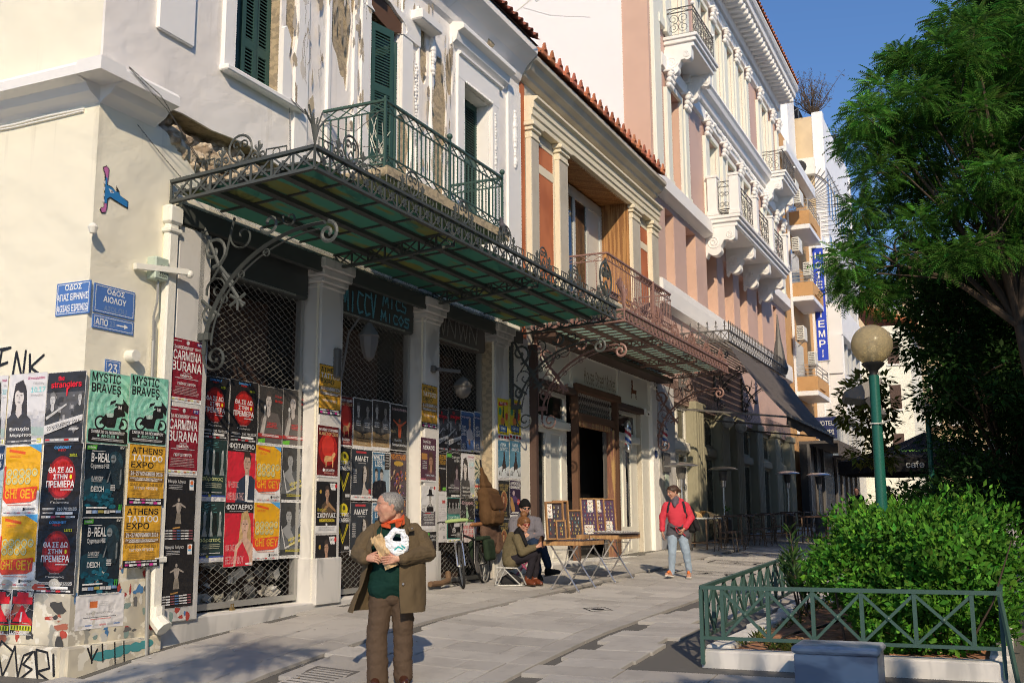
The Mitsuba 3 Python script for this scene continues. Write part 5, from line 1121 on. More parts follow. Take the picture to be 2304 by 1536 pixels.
def d_skoulas(a): a.r(0,0,1,1, W); a.r(0,0,1,.86, K); a.bust(.52,.22,.95,(.42,.26,.18),(.06,.045,.04),(.10,.07,.045)); a.e(.20,.20,.05,.04,(.50,.32,.06)); a.p([(.25,.58),(.60,.40),(.95,.56),(.92,.60),(.60,.48),(.30,.62)],(.34,.20,.10)); a.p([(.62,.03),(.92,.03),(.92,.16),(.70,.16)], W); a.t('ΣΦΙΓΓΑ', .68,.06,.22,.045, K); a.e(.94,.08,.06,.045, RED, 10); a.t('Βασίλης', .08,.52,.40,.075,(.66,.55,.05), False); a.t('ΣΚΟΥΛΑΣ', .06,.61,.88,.095, W); a.r(.16,.735,.88,.785,(.62,.50,.04)); a.t('LIVE ΣΤΗ ΜΟΥΣΙΚΗ', .22,.745,.6,.03, K); a.e(.5,.84,.04,.03, W, 8); a.lines(.06,.94,.88,.97,3, LG, .5)
def d_sepia(a): a.r(0,0,1,1, W); a.r(.02,.01,.98,.60,(.04,.038,.036)); a.p([(.02,.60),(.5,.72),(.98,.60),(.98,.93),(.02,.93)],(.36,.24,.12)); a.r(.02,.60,.98,.93,(.36,.24,.12)); a.p([(.02,.58),(.98,.58),(.98,.62),(.5,.70),(.02,.62)],(.04,.038,.036)); a.bust(.26,.20,.8,(.42,.40,.38),(.1,.1,.1),(.07,.07,.07)); a.bust(.74,.20,.8,(.24,.23,.22),(.05,.05,.05),(.12,.12,.12)); a.lines(.12,.40,.44,.56,3, LG, .5); a.lines(.58,.88,.46,.58,3, LG, .5); a.t('1911', .40,.70,.2,.05, K); a.lines(.12,.9,.77,.86,2,(.1,.07,.04)); a.t('Σταυρός', .2,.86,.56,.045,(.52,.46,.3))
def d_redman(a): a.r(0,0,1,1, LG); a.r(.02,.015,.98,.985, K); R = (.55,.09,.03); a.e(.52,.35,.06,.045, R, 10); a.p([(.42,.42),(.64,.42),(.60,.72),(.46,.72)], R); a.p([(.43,.42),(.44,.48),(.14,.36),(.16,.33)], R); a.p([(.63,.42),(.62,.48),(.92,.36),(.90,.33)], R); a.t('Σταυρός του Νότου', .1,.08,.82,.07,(.62,.42,.42)); a.t('11.11', .06,.56,.26,.05,(.55,.45,.25)); a.t('Βασίλης', .24,.75,.42,.06, W); a.t('Παπακωνσταντίνου', .10,.84,.82,.06, W)
def d_skull(a): a.r(0,0,1,1,(.02,.02,.02)); Y = (.62,.52,.03); a.e(.52,.20,.32,.12, Y, 16); a.e(.55,.17,.1,.05,(.1,.09,.02),8); a.t('ACTIVE', .08,.26,.84,.08, W); a.t('MEMBER', .04,.36,.92,.08, W); a.p([(.10,.52),(.24,.52),(.5,.74),(.78,.48),(.92,.48),(.5,.86)], Y); a.p([(.18,.52),(.22,.52),(.5,.78),(.8,.50),(.84,.50),(.5,.82)], K); a.r(.62,.90,.95,.96, LG)
def d_amlet(a): a.r(0,0,1,.92,(.035,.042,.052)); a.r(0,.90,1,1, W); a.r(.22,.035,.72,.075,(.5,.05,.06)); a.t('ΑΜΛΕΤ', .16,.13,.66,.105, W); a.lines(.3,.74,.265,.285,1, LG); S = (.48,.44,.40); a.p([(.60,.32),(.70,.33),(.76,.46),(.72,.60),(.66,.66),(.70,.76),(.86,.82),(.94,.90),(.5,.90),(.58,.72),(.56,.5)], S); a.p([(.66,.30),(.84,.36),(.86,.62),(.76,.68),(.78,.46)],(.06,.055,.05)); a.r(.60,.46,.69,.475, K); a.p([(.58,.5),(.6,.36),(.54,.40),(.52,.6),(.58,.7)],(.01,.01,.012)); a.lines(.08,.26,.40,.68,8, LG, .4); a.r(.84,.78,.94,.87, RED); a.logos(.93,.03,(LG, (.6,.2,.2), GR),8)
def d_lies(a): a.r(0,0,1,1, W); a.r(.02,.015,.98,.96,(.055,.15,.26)); a.p([(.5,.25),(.98,.3),(.98,.96),(.6,.96)],(.30,.40,.48)); a.t('WHITE', .06,.05,.62,.11, W); a.t('LIES', .16,.19,.40,.11, W); a.r(.06,.17,.70,.178, W); a.r(.70,.02,.98,.36, K); a.lines(.73,.95,.04,.34,5, LG, .25); a.bust(.52,.48,.9,(.45,.42,.40),(.03,.03,.03),(.012,.014,.02)); a.bust(.22,.46,.8,(.42,.40,.38),(.03,.03,.03),(.012,.014,.02)); a.p([(.04,.95),(.1,.62),(.4,.58),(.74,.60),(.80,.95)],(.012,.014,.02))
def d_gaudy(a):
    a.r(0,0,1,1,(.05,.03,.04)); rn = a.rn; a.t('NIGHTSTALKER', .05,.03,.90,.12,(.60,.22,.02)); a.e(.5,.24,.3,.06,(.45,.28,.04),12)
    for i in range(46): c = rn.choice(((.40,.08,.05),(.55,.22,.04),(.20,.07,.26),(.10,.10,.30),(.5,.35,.2))); x, y = rn.gauss(.5,.22), rn.uniform(.36,.95); a.p([(x, y),(x + rn.uniform(.02,.14), y + rn.uniform(-.05,.05)),(x + rn.uniform(-.04,.06), y + rn.uniform(.04,.12))], c)
def d_lekkos(a): a.r(0,0,1,1,(.09,.04,.06)); a.r(0,.93,1,1,(.5,.15,.2)); a.t('Βασίλης', .16,.05,.5,.09, W, False); a.t('ΛΕΚΚΟΣ', .12,.17,.80,.10, W); a.p([(.05,.36),(.42,.36),(.42,.5),(.05,.5)],(.40,.20,.06)); a.bust(.66,.52,1.2,(.36,.20,.14),(.09,.05,.035),(.13,.06,.07), True); a.lines(.08,.4,.54,.74,5, LG, .3); a.t('Public Stage', .30,.83,.60,.05,(.5,.6,.7)); a.r(0,.965,1,1, W)
def d_hatman(a): a.r(0,0,1,1,(.68,.68,.68)); a.t('ΣΦΙΓΓΑ', .60,.02,.3,.05, K); a.e(.93,.05,.06,.04, RED, 8); a.bust(.62,.27,.85,(.42,.40,.38),(.1,.1,.1), K); a.p([(.36,.22),(.50,.19),(.52,.08),(.72,.08),(.74,.19),(.88,.22),(.88,.235),(.36,.235)], K); a.t('Μανώλης Ρασούλης', .06,.43,.90,.07, LG); a.t('ΑΠΟ ΤΙΣ 12 ΝΟΕ', .06,.52,.8,.05, K); a.r(0,.59,.98,.92,(.10,.09,.10)); a.lines(.1,.92,.61,.90,8, LG, .35); a.lines(.2,.7,.62,.65,1, RED)
def d_nightwoman(a): a.r(0,0,1,1,(.02,.02,.022)); a.p([(.0,.02),(.36,.02),(.34,.10),(0,.10)],(.10,.36,.06)); a.t('Σφίγγα', .40,.06,.54,.07, LG); a.t('ΜΟΥΣΙΚΗ', .55,.15,.38,.05, LG); a.bust(.74,.42,.8,(.34,.28,.30),(.035,.025,.03),(.09,.07,.09), True); a.t('ΡΑΠΤΗ', .26,.72,.30,.04, LG); a.t('ΓΙΑΝΝΟΥΛΑ ΑΠΟΣΤΟΛΙΔΗ', .10,.78,.80,.035, W); a.lines(.1,.9,.85,.92,3,(.2,.2,.2),.4); a.r(.3,.955,.95,.995, W)
def d_bluesax(a): a.r(0,0,1,1, W); a.r(.02,.015,.98,.95,(.03,.07,.18)); a.r(.02,.015,.98,.1,(.05,.13,.33)); a.t('Σταυρός', .08,.12,.7,.06,(.6,.5,.6)); a.bust(.68,.28,.8,(.45,.32,.25),(.4,.36,.33),(.50,.50,.55)); a.p([(.54,.45),(.84,.45),(.90,.84),(.56,.88)],(.46,.46,.52)); a.p([(.44,.95),(.5,.74),(.98,.68),(.98,.95)],(.07,.17,.42)); a.e(.64,.76,.08,.07,(.30,.16,.10),10); [a.t(s, .08, y, w, .07, W) for s, y, w in (('ΑΠΟ', .36,.3),('ΧΩΡΟ', .45,.36),('ΖΩΗΣ', .54,.36))]; a.t('ΔΕΥ', .10,.80,.24,.05, W); a.t('28/11', .10,.87,.28,.05, W); a.r(.8,.955,.95,.99,(.5,.55,.1))
def d_gold(a): a.r(0,0,1,1, K); G_ = (.48,.27,.04); a.t('MADELEINE', .05,.05,.90,.12, G_); a.t('PEYROUX', .12,.19,.80,.12, G_); a.lines(.1,.9,.40,.44,1, LG); a.bust(.22,.72,1.1,(.52,.30,.10),(.07,.035,.015),(.16,.06,.02), True); a.r(.62,.90,.95,.98,(.16,.45,.06))
def d_rays(a):
    C_ = (.62,.58,.44); a.r(0,0,1,1, C_); a.t('Σταυρός', .1,.05,.80,.08,(.25,.2,.22)); a.r(.05,.17,.95,.68,(.50,.48,.36)); D = (.045,.085,.08)
    for i in range(9): an = math.radians(-40 + i*32); a.p([(.42,.36),(.42 + .5*math.cos(an),.36 + .34*math.sin(an)),(.42 + .5*math.cos(an + .22),.36 + .34*math.sin(an + .22))], D)
    a.p([(.05,.60),(.3,.54),(.6,.62),(.95,.56),(.95,.68),(.05,.68)],(.06,.16,.28)); a.r(0,.72,1,.77,(.55,.06,.05)); a.t('ΘΗΒΑΙΟΣ', .06,.79,.88,.10, K); a.lines(.06,.94,.91,.97,2,(.55,.3,.2),.5)
def d_sheet2(a): a.r(0,0,1,1,(.66,.65,.66)); a.lines(.2,.9,.05,.10,1, LG); a.r(.6,.17,.9,.23,(.5,.1,.1)); a.lines(.3,.95,.3,.62,9,(.40,.40,.42),.22); a.p([(0,.5),(.25,.56),(.2,.72),(0,.78)],(.28,.24,.34)); a.t('ΑΡΤΕΣ', .35,.7,.5,.07, GR); a.r(.7,.88,.9,.93, GR)
def d_teal(a): a.r(0,0,1,1, W); a.r(.02,.0,.98,.93,(.04,.22,.19)); a.r(.04,.02,.96,.35, K); [a.bust(x, .14,.42,(.4,.4,.4), K, (.2,.2,.2)) for x in (.2,.44,.68,.86)]; a.t('Desert Storm', .10,.40,.78,.09,(.5,.7,.62)); a.r(.04,.54,.96,.90,(.016,.016,.017)); a.r(.5,.56,.94,.66, LG); a.p([(.36,.71),(.5,.67),(.64,.71)], W); a.t('HAZON', .36,.72,.28,.07, W); a.lines(.2,.8,.83,.87,1, LG); a.logos(.95,.035,(LG, (.5,.5,.1), W),8)
def d_rain(a):
    a.r(0,0,1,.55,(.03,.03,.032)); a.r(0,.55,1,1,(.66,.60,.60)); rn = a.rn
    for i in range(26): x, y = rn.uniform(-.1,1), rn.uniform(.02,.5); a.p([(x, y),(x + .16, y - .05),(x + .165, y - .045),(x + .005, y + .008)],(.55,.55,.55))
    a.t('Σταυρός', .06,.06,.86,.10,(.60,.40,.44)); a.p([(.34,.34),(.42,.24),(.50,.32),(.58,.40),(.48,.46),(.44,.58),(.30,.62),(.38,.46)],(.36,.54,.40)); a.e(.42,.22,.05,.04,(.5,.6,.5),8); a.r(.45,.47,.9,.52,(.16,.42,.08)); [a.t(s, .1, y, .8,.07,(.60,.12,.14)) for s, y in (('ΑΠΟ ΣΑΒ', .62),('26.11', .72),('ΠΟΛΙΤΙΚΑ', .82))]
def d_crowd(a):
    a.r(0,0,1,1,(.03,.045,.09)); a.t('ΠΑΝΟΣ', .08,.06,.5,.09,(.60,.48,.04)); a.t('& B-MOVIES', .08,.17,.62,.08,(.60,.48,.04)); a.t('Παρασκευή 4', .08,.34,.66,.07, W); a.r(0,.46,1,.62,(.06,.12,.34)); rn = a.rn
    for i in range(7): a.bust(.12 + i*.13,.62 + .03*(i % 2),.34,(.42,.26,.18), K, rn.choice(((.2,.06,.05),(.06,.07,.12),(.03,.03,.03))))
    a.r(0,.86,1,1,(.04,.04,.05)); a.lines(.1,.9,.88,.97,3, LG, .4)
def d_tower(a): a.r(0,0,1,1, W); a.r(0,0,1,.88,(.66,.54,.02)); a.p([(.1,.10),(.9,.06),(.9,.15),(.1,.19)],(.60,.04,.03)); a.t('ΛΟΛΑ', .2,.09,.6,.06, W); a.p([(.48,.12),(.53,.12),(.60,.50),(.70,.72),(.58,.72),(.51,.58),(.42,.72),(.30,.72),(.42,.50)],(.05,.05,.04)); a.e(.22,.32,.12,.10,(.07,.30,.14),12); a.e(.80,.42,.12,.10,(.60,.07,.04),12); a.e(.45,.55,.18,.09,(.62,.2,.06),12); a.p([(.12,.66),(.88,.66),(.82,.82),(.18,.82)],(.05,.11,.24)); a.t('Circus', .28,.69,.44,.07,(.5,.6,.6)); a.lines(.15,.85,.84,.87,1, K); [a.r(.06 + i*.25,.91,.24 + i*.25,.98, c) for i, c in enumerate(((.5,.05,.05),(.08,.08,.08),(.5,.05,.05),(.3,.05,.06)))]
def d_snow(a): a.r(0,0,1,1, W); a.r(.01,.0,.99,.72,(.10,.24,.34)); a.r(.01,.0,.99,.25,(.06,.16,.25)); a.t('ΛΙΛΗ', .22,.06,.5,.09,(.55,.62,.65)); a.t('ΔΙΛΛΑΤΖ', .18,.17,.66,.09,(.55,.62,.65)); a.p([(.3,.84),(.36,.62),(.46,.50),(.50,.34),(.60,.34),(.64,.5),(.72,.64),(.70,.86),(.64,.70),(.5,.66),(.42,.86)],(.04,.03,.03)); a.e(.55,.32,.07,.05,(.06,.04,.03),8); a.p([(.01,.72),(.3,.66),(.7,.70),(.99,.64),(.99,.95),(.01,.95)],(.60,.64,.66)); a.p([(.34,.84),(.40,.58),(.62,.54),(.70,.84),(.6,.72),(.46,.74)],(.05,.04,.035)); [a.p([(x, .9),(x + .06,.76),(x + .1,.9)],(.12,.13,.12)) for x in (.06,.2,.74,.86)]; a.logos(.965,.02,(LG, GR),6)
def d_oval(a): a.r(0,0,1,1,(.022,.022,.02)); O = (.32,.24,.08); a.t('ΠΟΛΟΣ Θ. ΝΟΣΩΝ', .08,.09,.84,.08, O); a.t('CAVALIERI', .14,.19,.72,.08, O); a.e(.5,.52,.30,.26,(.36,.25,.10),18); a.e(.5,.52,.26,.22,(.26,.10,.05),18); a.bust(.46,.46,.62,(.42,.30,.16),(.08,.04,.02),(.12,.05,.03)); a.t('ROTTING', .25,.83,.5,.05, O); a.lines(.2,.8,.90,.95,2, O, .4)
def d_guitar(a): a.r(0,0,1,.90,(.035,.022,.05)); a.r(0,.90,1,1, W); a.t('ΑΛΚΙΝΟΟΣ', .04,.03,.92,.085, W); a.t('ΙΩΑΝΝΙΔΗΣ', .04,.13,.92,.085, W); a.e(.34,.33,.11,.07,(.44,.34,.38),12); a.p([(.22,.40),(.5,.40),(.95,.56),(.9,.66),(.5,.56),(.2,.6)],(.10,.06,.15)); a.p([(.06,.42),(.22,.46),(.46,.74),(.40,.84),(.14,.80),(.02,.6)],(.42,.24,.09)); a.e(.78,.56,.14,.08,(.55,.07,.07),12); a.t('STOP', .68,.54,.2,.03, W); a.lines(.06,.94,.82,.89,2, W, .5)
POSTERS = [
('woman','L',0.00,1.160,1.009,2.188,2.885,'white poster of a dark haired woman cut off at the frame edge, top row'),
('woman','L',0.00,0.985,0.471,2.185,2.886,'black and white poster of a dark haired woman, top row round the corner'),
('band','L',0.00,0.460,-0.040,2.167,2.871,'black concert poster with red dripping title and white date band, round the corner'),
('night','L',0.00,1.160,0.986,1.414,2.177,'dark blue poster cut off at the frame edge beside the upper orange poster'),
('orange','L',0.00,0.966,0.481,1.493,2.173,'upper of the two orange posters round the corner'),
('premiere','L',0.00,0.456,-0.055,1.447,2.168,'upper black and red premiere poster round the corner'),
('orange','L',0.00,0.959,0.473,0.804,1.494,'lower of the two orange posters round the corner'),
('premiere','L',0.00,0.457,-0.049,0.748,1.447,'lower black and red premiere poster round the corner'),
('redblack','L',0.00,1.046,0.757,0.350,0.779,'red and black poster with yellow strip cut off at the frame edge, bottom row'),
('redblack','L',0.00,0.745,0.457,0.361,0.780,'red and black poster with yellow strip beside its twin, bottom row'),
('bike','F',-0.01,0.066,0.606,2.177,2.888,'green poster of a crocodile on a motorbike, the one nearer the corner edge'),
('bike','F',-0.111,0.502,1.047,2.196,2.894,'green poster of a crocodile on a motorbike, the one nearer the drainpipe'),
('sheet','F',-0.01,0.053,0.670,0.410,0.722,'white paper sheet with small orange square under the lower smoky blue poster'),
('smoke','F',-0.01,0.069,0.591,1.458,2.169,'upper smoky blue and black concert poster on the corner'),
('smoke','F',-0.01,0.074,0.584,0.730,1.454,'lower smoky blue and black concert poster on the corner'),
('tattoo','F',-0.111,0.534,1.045,1.587,2.194,'upper yellow tattoo fair poster beside the drainpipe'),
('tattoo','F',-0.111,0.517,1.027,0.968,1.582,'lower yellow tattoo fair poster beside the drainpipe'),
('carmina','P',-0.07,1.115,1.612,2.690,3.373,'upper dark red poster with tall white lettering on the pale pier'),
('carmina','P',-0.07,1.110,1.594,1.914,2.632,'lower dark red poster with tall white lettering on the pale pier'),
('statue','P',-0.07,1.098,1.589,1.202,1.893,'upper black poster with a small pale statue figure on the pale pier'),
('statue','P',-0.07,1.103,1.611,0.527,1.203,'lower black poster with a small pale statue figure on the pale pier'),
('premiere','S',0.23,1.971,2.453,2.357,3.081,'black and red premiere poster nearest the pale pier on the first grille'),
('premiere','S',0.23,2.472,3.000,2.353,3.094,'black and red premiere poster second from the pale pier on the first grille'),
('singer','S',0.23,3.020,3.506,2.342,3.076,'grey singer poster second from the first column, top row of the first grille'),
('singer','S',0.23,3.517,4.048,2.344,3.092,'grey singer poster nearest the first column, top row of the first grille'),
('dance','S',0.23,1.962,2.446,1.647,2.359,'upper dark green poster with pale twisted figures beside the pale pier'),
('manred','S',0.23,2.464,2.986,1.638,2.361,'red magazine poster of a man in a dark jacket'),
('orange','S',0.23,2.995,3.503,1.656,2.356,'upper orange poster on the first grille'),
('duo','S',0.23,3.523,4.039,1.651,2.354,'upper dark poster of two men with slanted yellow title'),
('dance','S',0.23,1.959,2.447,0.960,1.646,'lower dark green poster with pale twisted figures beside the pale pier'),
('womanred','S',0.23,2.457,2.991,0.895,1.638,'red magazine poster of a blonde woman in a red dress'),
('orange','S',0.23,2.988,3.500,0.955,1.655,'lower orange poster on the first grille'),
('duo','S',0.23,3.518,4.059,0.958,1.651,'lower dark poster of two men with slanted yellow title'),
('tattoo','F',-0.03,3.923,4.431,2.797,3.452,'white framed tattoo fair poster high on the first column'),
('planet','F',-0.03,3.915,4.396,1.980,2.647,'glowing red poster with a golden beast on the first column'),
('skoulas','F',-0.03,3.914,4.391,1.265,1.922,'black poster of a musician with white title and yellow strip, upper on the first column'),
('skoulas','F',-0.03,3.923,4.397,0.489,1.237,'black poster of a musician with white title and yellow strip, lower on the first column'),
('planet','S',0.23,4.780,5.126,2.436,3.130,'dim red poster half hidden behind the first column'),
('sepia','S',0.23,5.150,5.657,2.418,3.143,'black and tan poster with two faces, nearer the first column'),
('sepia','S',0.23,5.658,6.157,2.427,3.160,'black and tan poster with two faces, farther from the first column'),
('redman','S',0.23,6.171,6.687,2.456,3.157,'black poster with a red figure stretching out its arms'),
('skull','S',0.23,4.773,5.105,1.714,2.422,'upper black poster with yellow chevron and moon on the second grille'),
('amlet','S',0.23,5.128,5.665,1.703,2.417,'upper dark slate poster of half a pale face'),
('lies','S',0.23,5.678,6.175,1.704,2.408,'upper blue poster of men in black coats'),
('gaudy','S',0.23,6.187,6.660,1.763,2.422,'purple and orange psychedelic poster on the second grille'),
('skull','S',0.23,4.766,5.106,1.004,1.714,'lower black poster with yellow chevron and moon on the second grille'),
('amlet','S',0.23,5.119,5.675,0.949,1.671,'lower dark slate poster of half a pale face'),
('lies','S',0.23,5.686,6.180,0.945,1.678,'lower blue poster of men in black coats, behind the walking man'),
('gaudy','S',0.23,6.191,6.661,0.996,1.737,'lower psychedelic poster mostly hidden by the walking man'),
('tattoo','F',-0.03,6.656,7.155,2.831,3.495,'white framed tattoo fair poster high on the second column'),
('lekkos','F',-0.03,6.640,7.120,2.003,2.670,'maroon poster of a long haired man on the second column'),
('hatman','F',-0.03,6.665,7.114,1.285,1.943,'white poster of an old man in a black hat on the second column'),
('nightwoman','F',-0.03,6.812,7.150,0.551,1.244,'black poster of a woman low on the second column behind the coat'),
('band','S',0.23,7.633,8.002,2.533,3.216,'black concert poster with red dripping title nearest the second column'),
('band','S',0.23,8.018,8.467,2.542,3.247,'black concert poster with red dripping title, second from the second column'),
('bluesax','S',0.23,8.484,8.972,2.568,3.252,'blue poster of a bald musician, the one nearer the second column'),
('bluesax','S',0.23,8.989,9.484,2.580,3.282,'blue poster of a bald musician, the one nearer the third column'),
('gold','S',0.23,7.611,7.961,1.886,2.502,'black poster with gold title and a smiling face'),
('nightwoman','S',0.23,7.976,8.453,1.801,2.518,'black poster of a woman in the dark on the third grille'),
('woman','S',0.23,8.486,8.988,1.802,2.538,'black and white poster of a dark haired woman on the third grille'),
('rays','S',0.23,9.005,9.480,1.811,2.534,'cream poster with dark green sun rays'),
('sheet2','S',0.23,7.603,7.966,1.073,1.872,'white notice sheet pasted below the smiling face poster'),
('teal','S',0.23,7.982,8.456,1.064,1.786,'teal and black poster with a white emblem behind the bicycle bars'),
('rain','S',0.23,8.488,8.987,1.054,1.780,'black and white poster of slanting rain with a green figure'),
('crowd','S',0.23,9.004,9.476,1.089,1.788,'dark blue poster with yellow title behind the bicycle saddle'),
('tower','F',-0.03,9.387,9.857,2.828,3.550,'yellow poster with a red tower, nearer the third grille'),
('tower','F',-0.03,9.876,10.388,2.861,3.585,'yellow poster with a red tower, nearer the downpipe'),
('snow','F',-0.03,9.398,9.865,2.124,2.806,'icy blue poster of a dark rider, nearer the third grille'),
('snow','F',-0.03,9.884,10.373,2.132,2.830,'icy blue poster of a dark rider, nearer the downpipe'),
('oval','F',-0.03,9.409,9.874,1.443,2.101,'upper black poster with a brown oval portrait'),
('guitar','F',-0.03,9.893,10.360,1.443,2.116,'upper black and violet poster of a guitarist with white title'),
('oval','F',-0.03,9.403,9.864,0.785,1.428,'lower black poster with a brown oval portrait behind the seated woman'),
('guitar','F',-0.03,9.883,10.347,0.770,1.427,'lower black and violet poster of a guitarist behind the seated woman')]
for i, (dn, pl, y, a0, a1, z0, z1, lab) in enumerate(POSTERS):
    k = thing('poster', lab, 'poster', 'posters pasted on the shop fronts'); r_ = random.Random(i*31 + 5)
    th = math.radians(r_.uniform(-.5,.5))
    if pl == 'L': o, u = (-.013, a0, z0), np.array((0,-1,0))
    else: o, u = (a0, y - .004, z0), np.array((1,0,0))
    M = frame(o, u*math.cos(th) + np.array((0,0,1))*math.sin(th), np.array((0,0,1))*math.cos(th) - u*math.sin(th)); M[:3,2] = (-1,0,0) if pl == 'L' else (0,-1,0)
    w, h = abs(a1 - a0), z1 - z0; art = Art(M, w, h, i)
    # the sheet itself, its edge a little uneven
    n = 9; e = lambda: r_.uniform(-.003,.003)
    edge = [(-.004 + e(),-.004 + h*t) for t in np.linspace(0,1, n)] + [(w*t, h + .004 + e()) for t in np.linspace(0,1, n)] + [(w + .004 + e(), h*(1 - t)) for t in np.linspace(0,1, n)] + [(w*(1 - t),-.004 + e()) for t in np.linspace(0,1, n)]
    art.b.ext(Polygon(edge).buffer(0), M, .0012,(.62,.61,.59)); globals()['d_' + dn](art)
    q = k; USED.add(q); v, f, c = art.b.arrays(); scene[q] = mikit.ply((v, f), 'poster_paper', color=c)
# street signs, number plate, paste-up, boxes and pipes on the corner
ML, MF = frame((-.002,0,0),(0,-1,0),(0,0,1)), frame((0,-.002,0),(1,0,0),(0,0,1))
def plate(M, x0, x1, z0, z1, label, lines, arrow=False, faded=()):
    k = thing('street_sign', label, 'street sign', 'blue enamel signs on the corner'); b = MB(); b.ext(sbox(x0, z0, x1, z1), M @ np.diag([1,1,1,1.]),.012); b.build('plate', 'blue_enamel', k)
    b = MB(); w, h = x1 - x0, z1 - z0; e = .018
    stroke(b, [(x0 + e, z0 + e),(x1 - e, z0 + e),(x1 - e, z1 - e),(x0 + e, z1 - e),(x0 + e, z0 + e)], M, .006,.0135)
    for s, u, v, ww, hh in lines: put_text(b, s, M, x0 + u*w, z1 - (v + hh)*h, ww*w, hh*h, .0138)
    if arrow: stroke(b, [(x0 + .58*w, z0 + h*.5),(x0 + .78*w, z0 + h*.5)], M, .014,.0138); b.raw(on(M, [(x0 + .76*w, z0 + h*.32),(x0 + .86*w, z0 + h*.5),(x0 + .76*w, z0 + h*.68)],.0138),[[0,1,2]])
    b.build('lettering', 'white_enamel', k)
    if faded:
        b = MB()
        for s, u, v, ww, hh in faded: put_text(b, s, M, x0 + u*w, z1 - (v + hh)*h, ww*w, hh*h, .0136)
        b.build('faded_lettering', 'box_green', k); scene[k + '__faded_lettering']['bsdf'] = {'type': 'ref', 'id': 'faded'}
P('faded', (.20,.28,.46),.4)
plate(ML, -.415,.035,3.44,3.77, 'blue enamel street sign of three lines on the side face of the corner', (('ΟΔΟΣ', .25,.06,.5,.18),('ΑΓΙΑΣ ΕΙΡΗΝΗΣ', .03,.34,.92,.22),('AGIAS EIRINIS', .03,.68,.92,.22)))
plate(MF, .06,.61,3.47,3.76, 'larger blue enamel street sign with two clear lines on the front face of the corner', (('ΟΔΟΣ', .30,.10,.44,.19),('ΑΙΟΛΟΥ', .22,.37,.56,.22)), faded=(('AIOLOU', .24,.70,.56,.2),))
plate(MF, .06,.61,3.31,3.45, 'low blue enamel sign with an arrow under the larger street sign', (('ΑΠΟ', .06,.24,.30,.5),), True, (('23', .40,.28,.14,.44),))
k = thing('number_plate', 'small square blue house number plate 23 above the green posters', 'number plate'); b = MB(); b.ext(sbox(.26,2.85,.46,3.02), MF, .008); b.build('plate', 'blue_enamel', k); b = MB(); put_text(b, '23', MF, .30,2.885,.12,.10,.0095); stroke(b, [(.275,2.865),(.445,2.865),(.445,3.005),(.275,3.005),(.275,2.865)], MF, .005,.0092); b.build('lettering', 'white_enamel', k)
k = thing('paper_cutout', 'blue and pink paper cut-out of a toothed beak pasted high on the corner', 'paste-up'); Mc = frame((0,-.008,0),(1,0,0),(0,0,1)); b = MB()
def flat(pts, off, c): v, f = trimesh.creation.triangulate_polygon(Polygon(pts).buffer(0), engine='earcut'); b.raw(on(Mc, v, off), f, c)
B_, PK = (.03,.19,.44),(.50,.16,.36)
flat([(.08,4.96),(.13,4.99),(.17,4.96),(.16,4.84),(.15,4.80),(.22,4.79),(.28,4.75),(.27,4.82),(.32,4.77),(.33,4.73),(.45,4.70),(.45,4.62),(.34,4.64),(.28,4.65),(.20,4.67),(.17,4.64),(.17,4.56),(.15,4.50),(.10,4.48),(.07,4.51),(.09,4.54),(.12,4.55),(.11,4.90),(.09,4.92)],.001, K)
flat([(.09,4.955),(.13,4.98),(.16,4.955),(.155,4.84),(.145,4.81),(.12,4.90),(.10,4.93)],.002, PK); flat([(.10,4.49),(.15,4.51),(.16,4.57),(.155,4.60),(.125,4.59),(.125,4.55),(.085,4.53)],.002, PK)
flat([(.125,4.87),(.15,4.86),(.145,4.79),(.22,4.78),(.27,4.755),(.31,4.76),(.325,4.735),(.44,4.69),(.44,4.63),(.34,4.65),(.20,4.68),(.16,4.65),(.16,4.60),(.125,4.60)],.0022, B_); flat([(.17,4.76),(.22,4.755),(.25,4.73),(.20,4.725)],.003, W); b.ball((.215,-.012,4.742),.008,1, K)
for i in range(4): flat([(.125,4.83 - i*.065),(.085,4.81 - i*.065),(.125,4.79 - i*.065)],.0015, W)
b.build('print', 'matt', k, color=True)
k = thing('downpipe', 'cream square drainpipe running down between the corner and the pale pier', 'pipe'); b = MB(); b.bbox(.98,1.13,-.10,-.0,.52,4.78,.02); b.bbox(.95,1.16,-.13,.0,4.60,4.80,.02); b.bbox(.955,1.155,-.125,.0,4.50,4.55,.01); b.build('shaft', 'off_white', k); b = MB(); b.bbox(.96,1.15,-.12,.0,1.0,1.06,.01); b.build('collar', 'off_white', k); b = MB(); b.tube([(1.055,-.08,.56),(1.055,-.09,.44),(1.06,-.2,.34)],[.085,.085,.09],8); b.build('shoe', 'off_white', k)
k = thing('junction_box', 'pale green electrical box with stencilled numbers beside the drainpipe', 'box'); b = MB(); b.bbox(.76,.96,-.13,-.002,3.94,4.18,.012); b.build('casing', 'box_green', k); b = MB(); M2 = frame((0,-.131,0),(1,0,0),(0,0,1)); put_text(b, '295', M2,.83,4.05,.10,.045,.002); put_text(b, '3537', M2,.82,3.97,.12,.045,.002); b.build('stencil', 'black', k)
k = thing('conduit', 'thin grey conduit from the green box down to the paving', 'pipe'); b = MB(); b.tube([(.87,-.07,3.94),(.86,-.08,3.7),(.85,-.05,3.55),(.86,-.05,3.3)],.014,6); b.tube([(.87,-.045,3.5),(.88,-.045,2.9),(.9,-.06,1.6),(.93,-.09,.3),(.93,-.10,.05)],.02,8); b.build('tube', 'galvanised', k)
k = thing('wall_bracket', 'white horizontal bracket arm fixed across the drainpipe', 'bracket'); b = MB(); b.bar((.55,-.05,4.03),(1.18,-.19,4.08),.06,.06); b.ball((1.2,-.2,4.06),.045,1); b.build('arm', 'off_white', k)
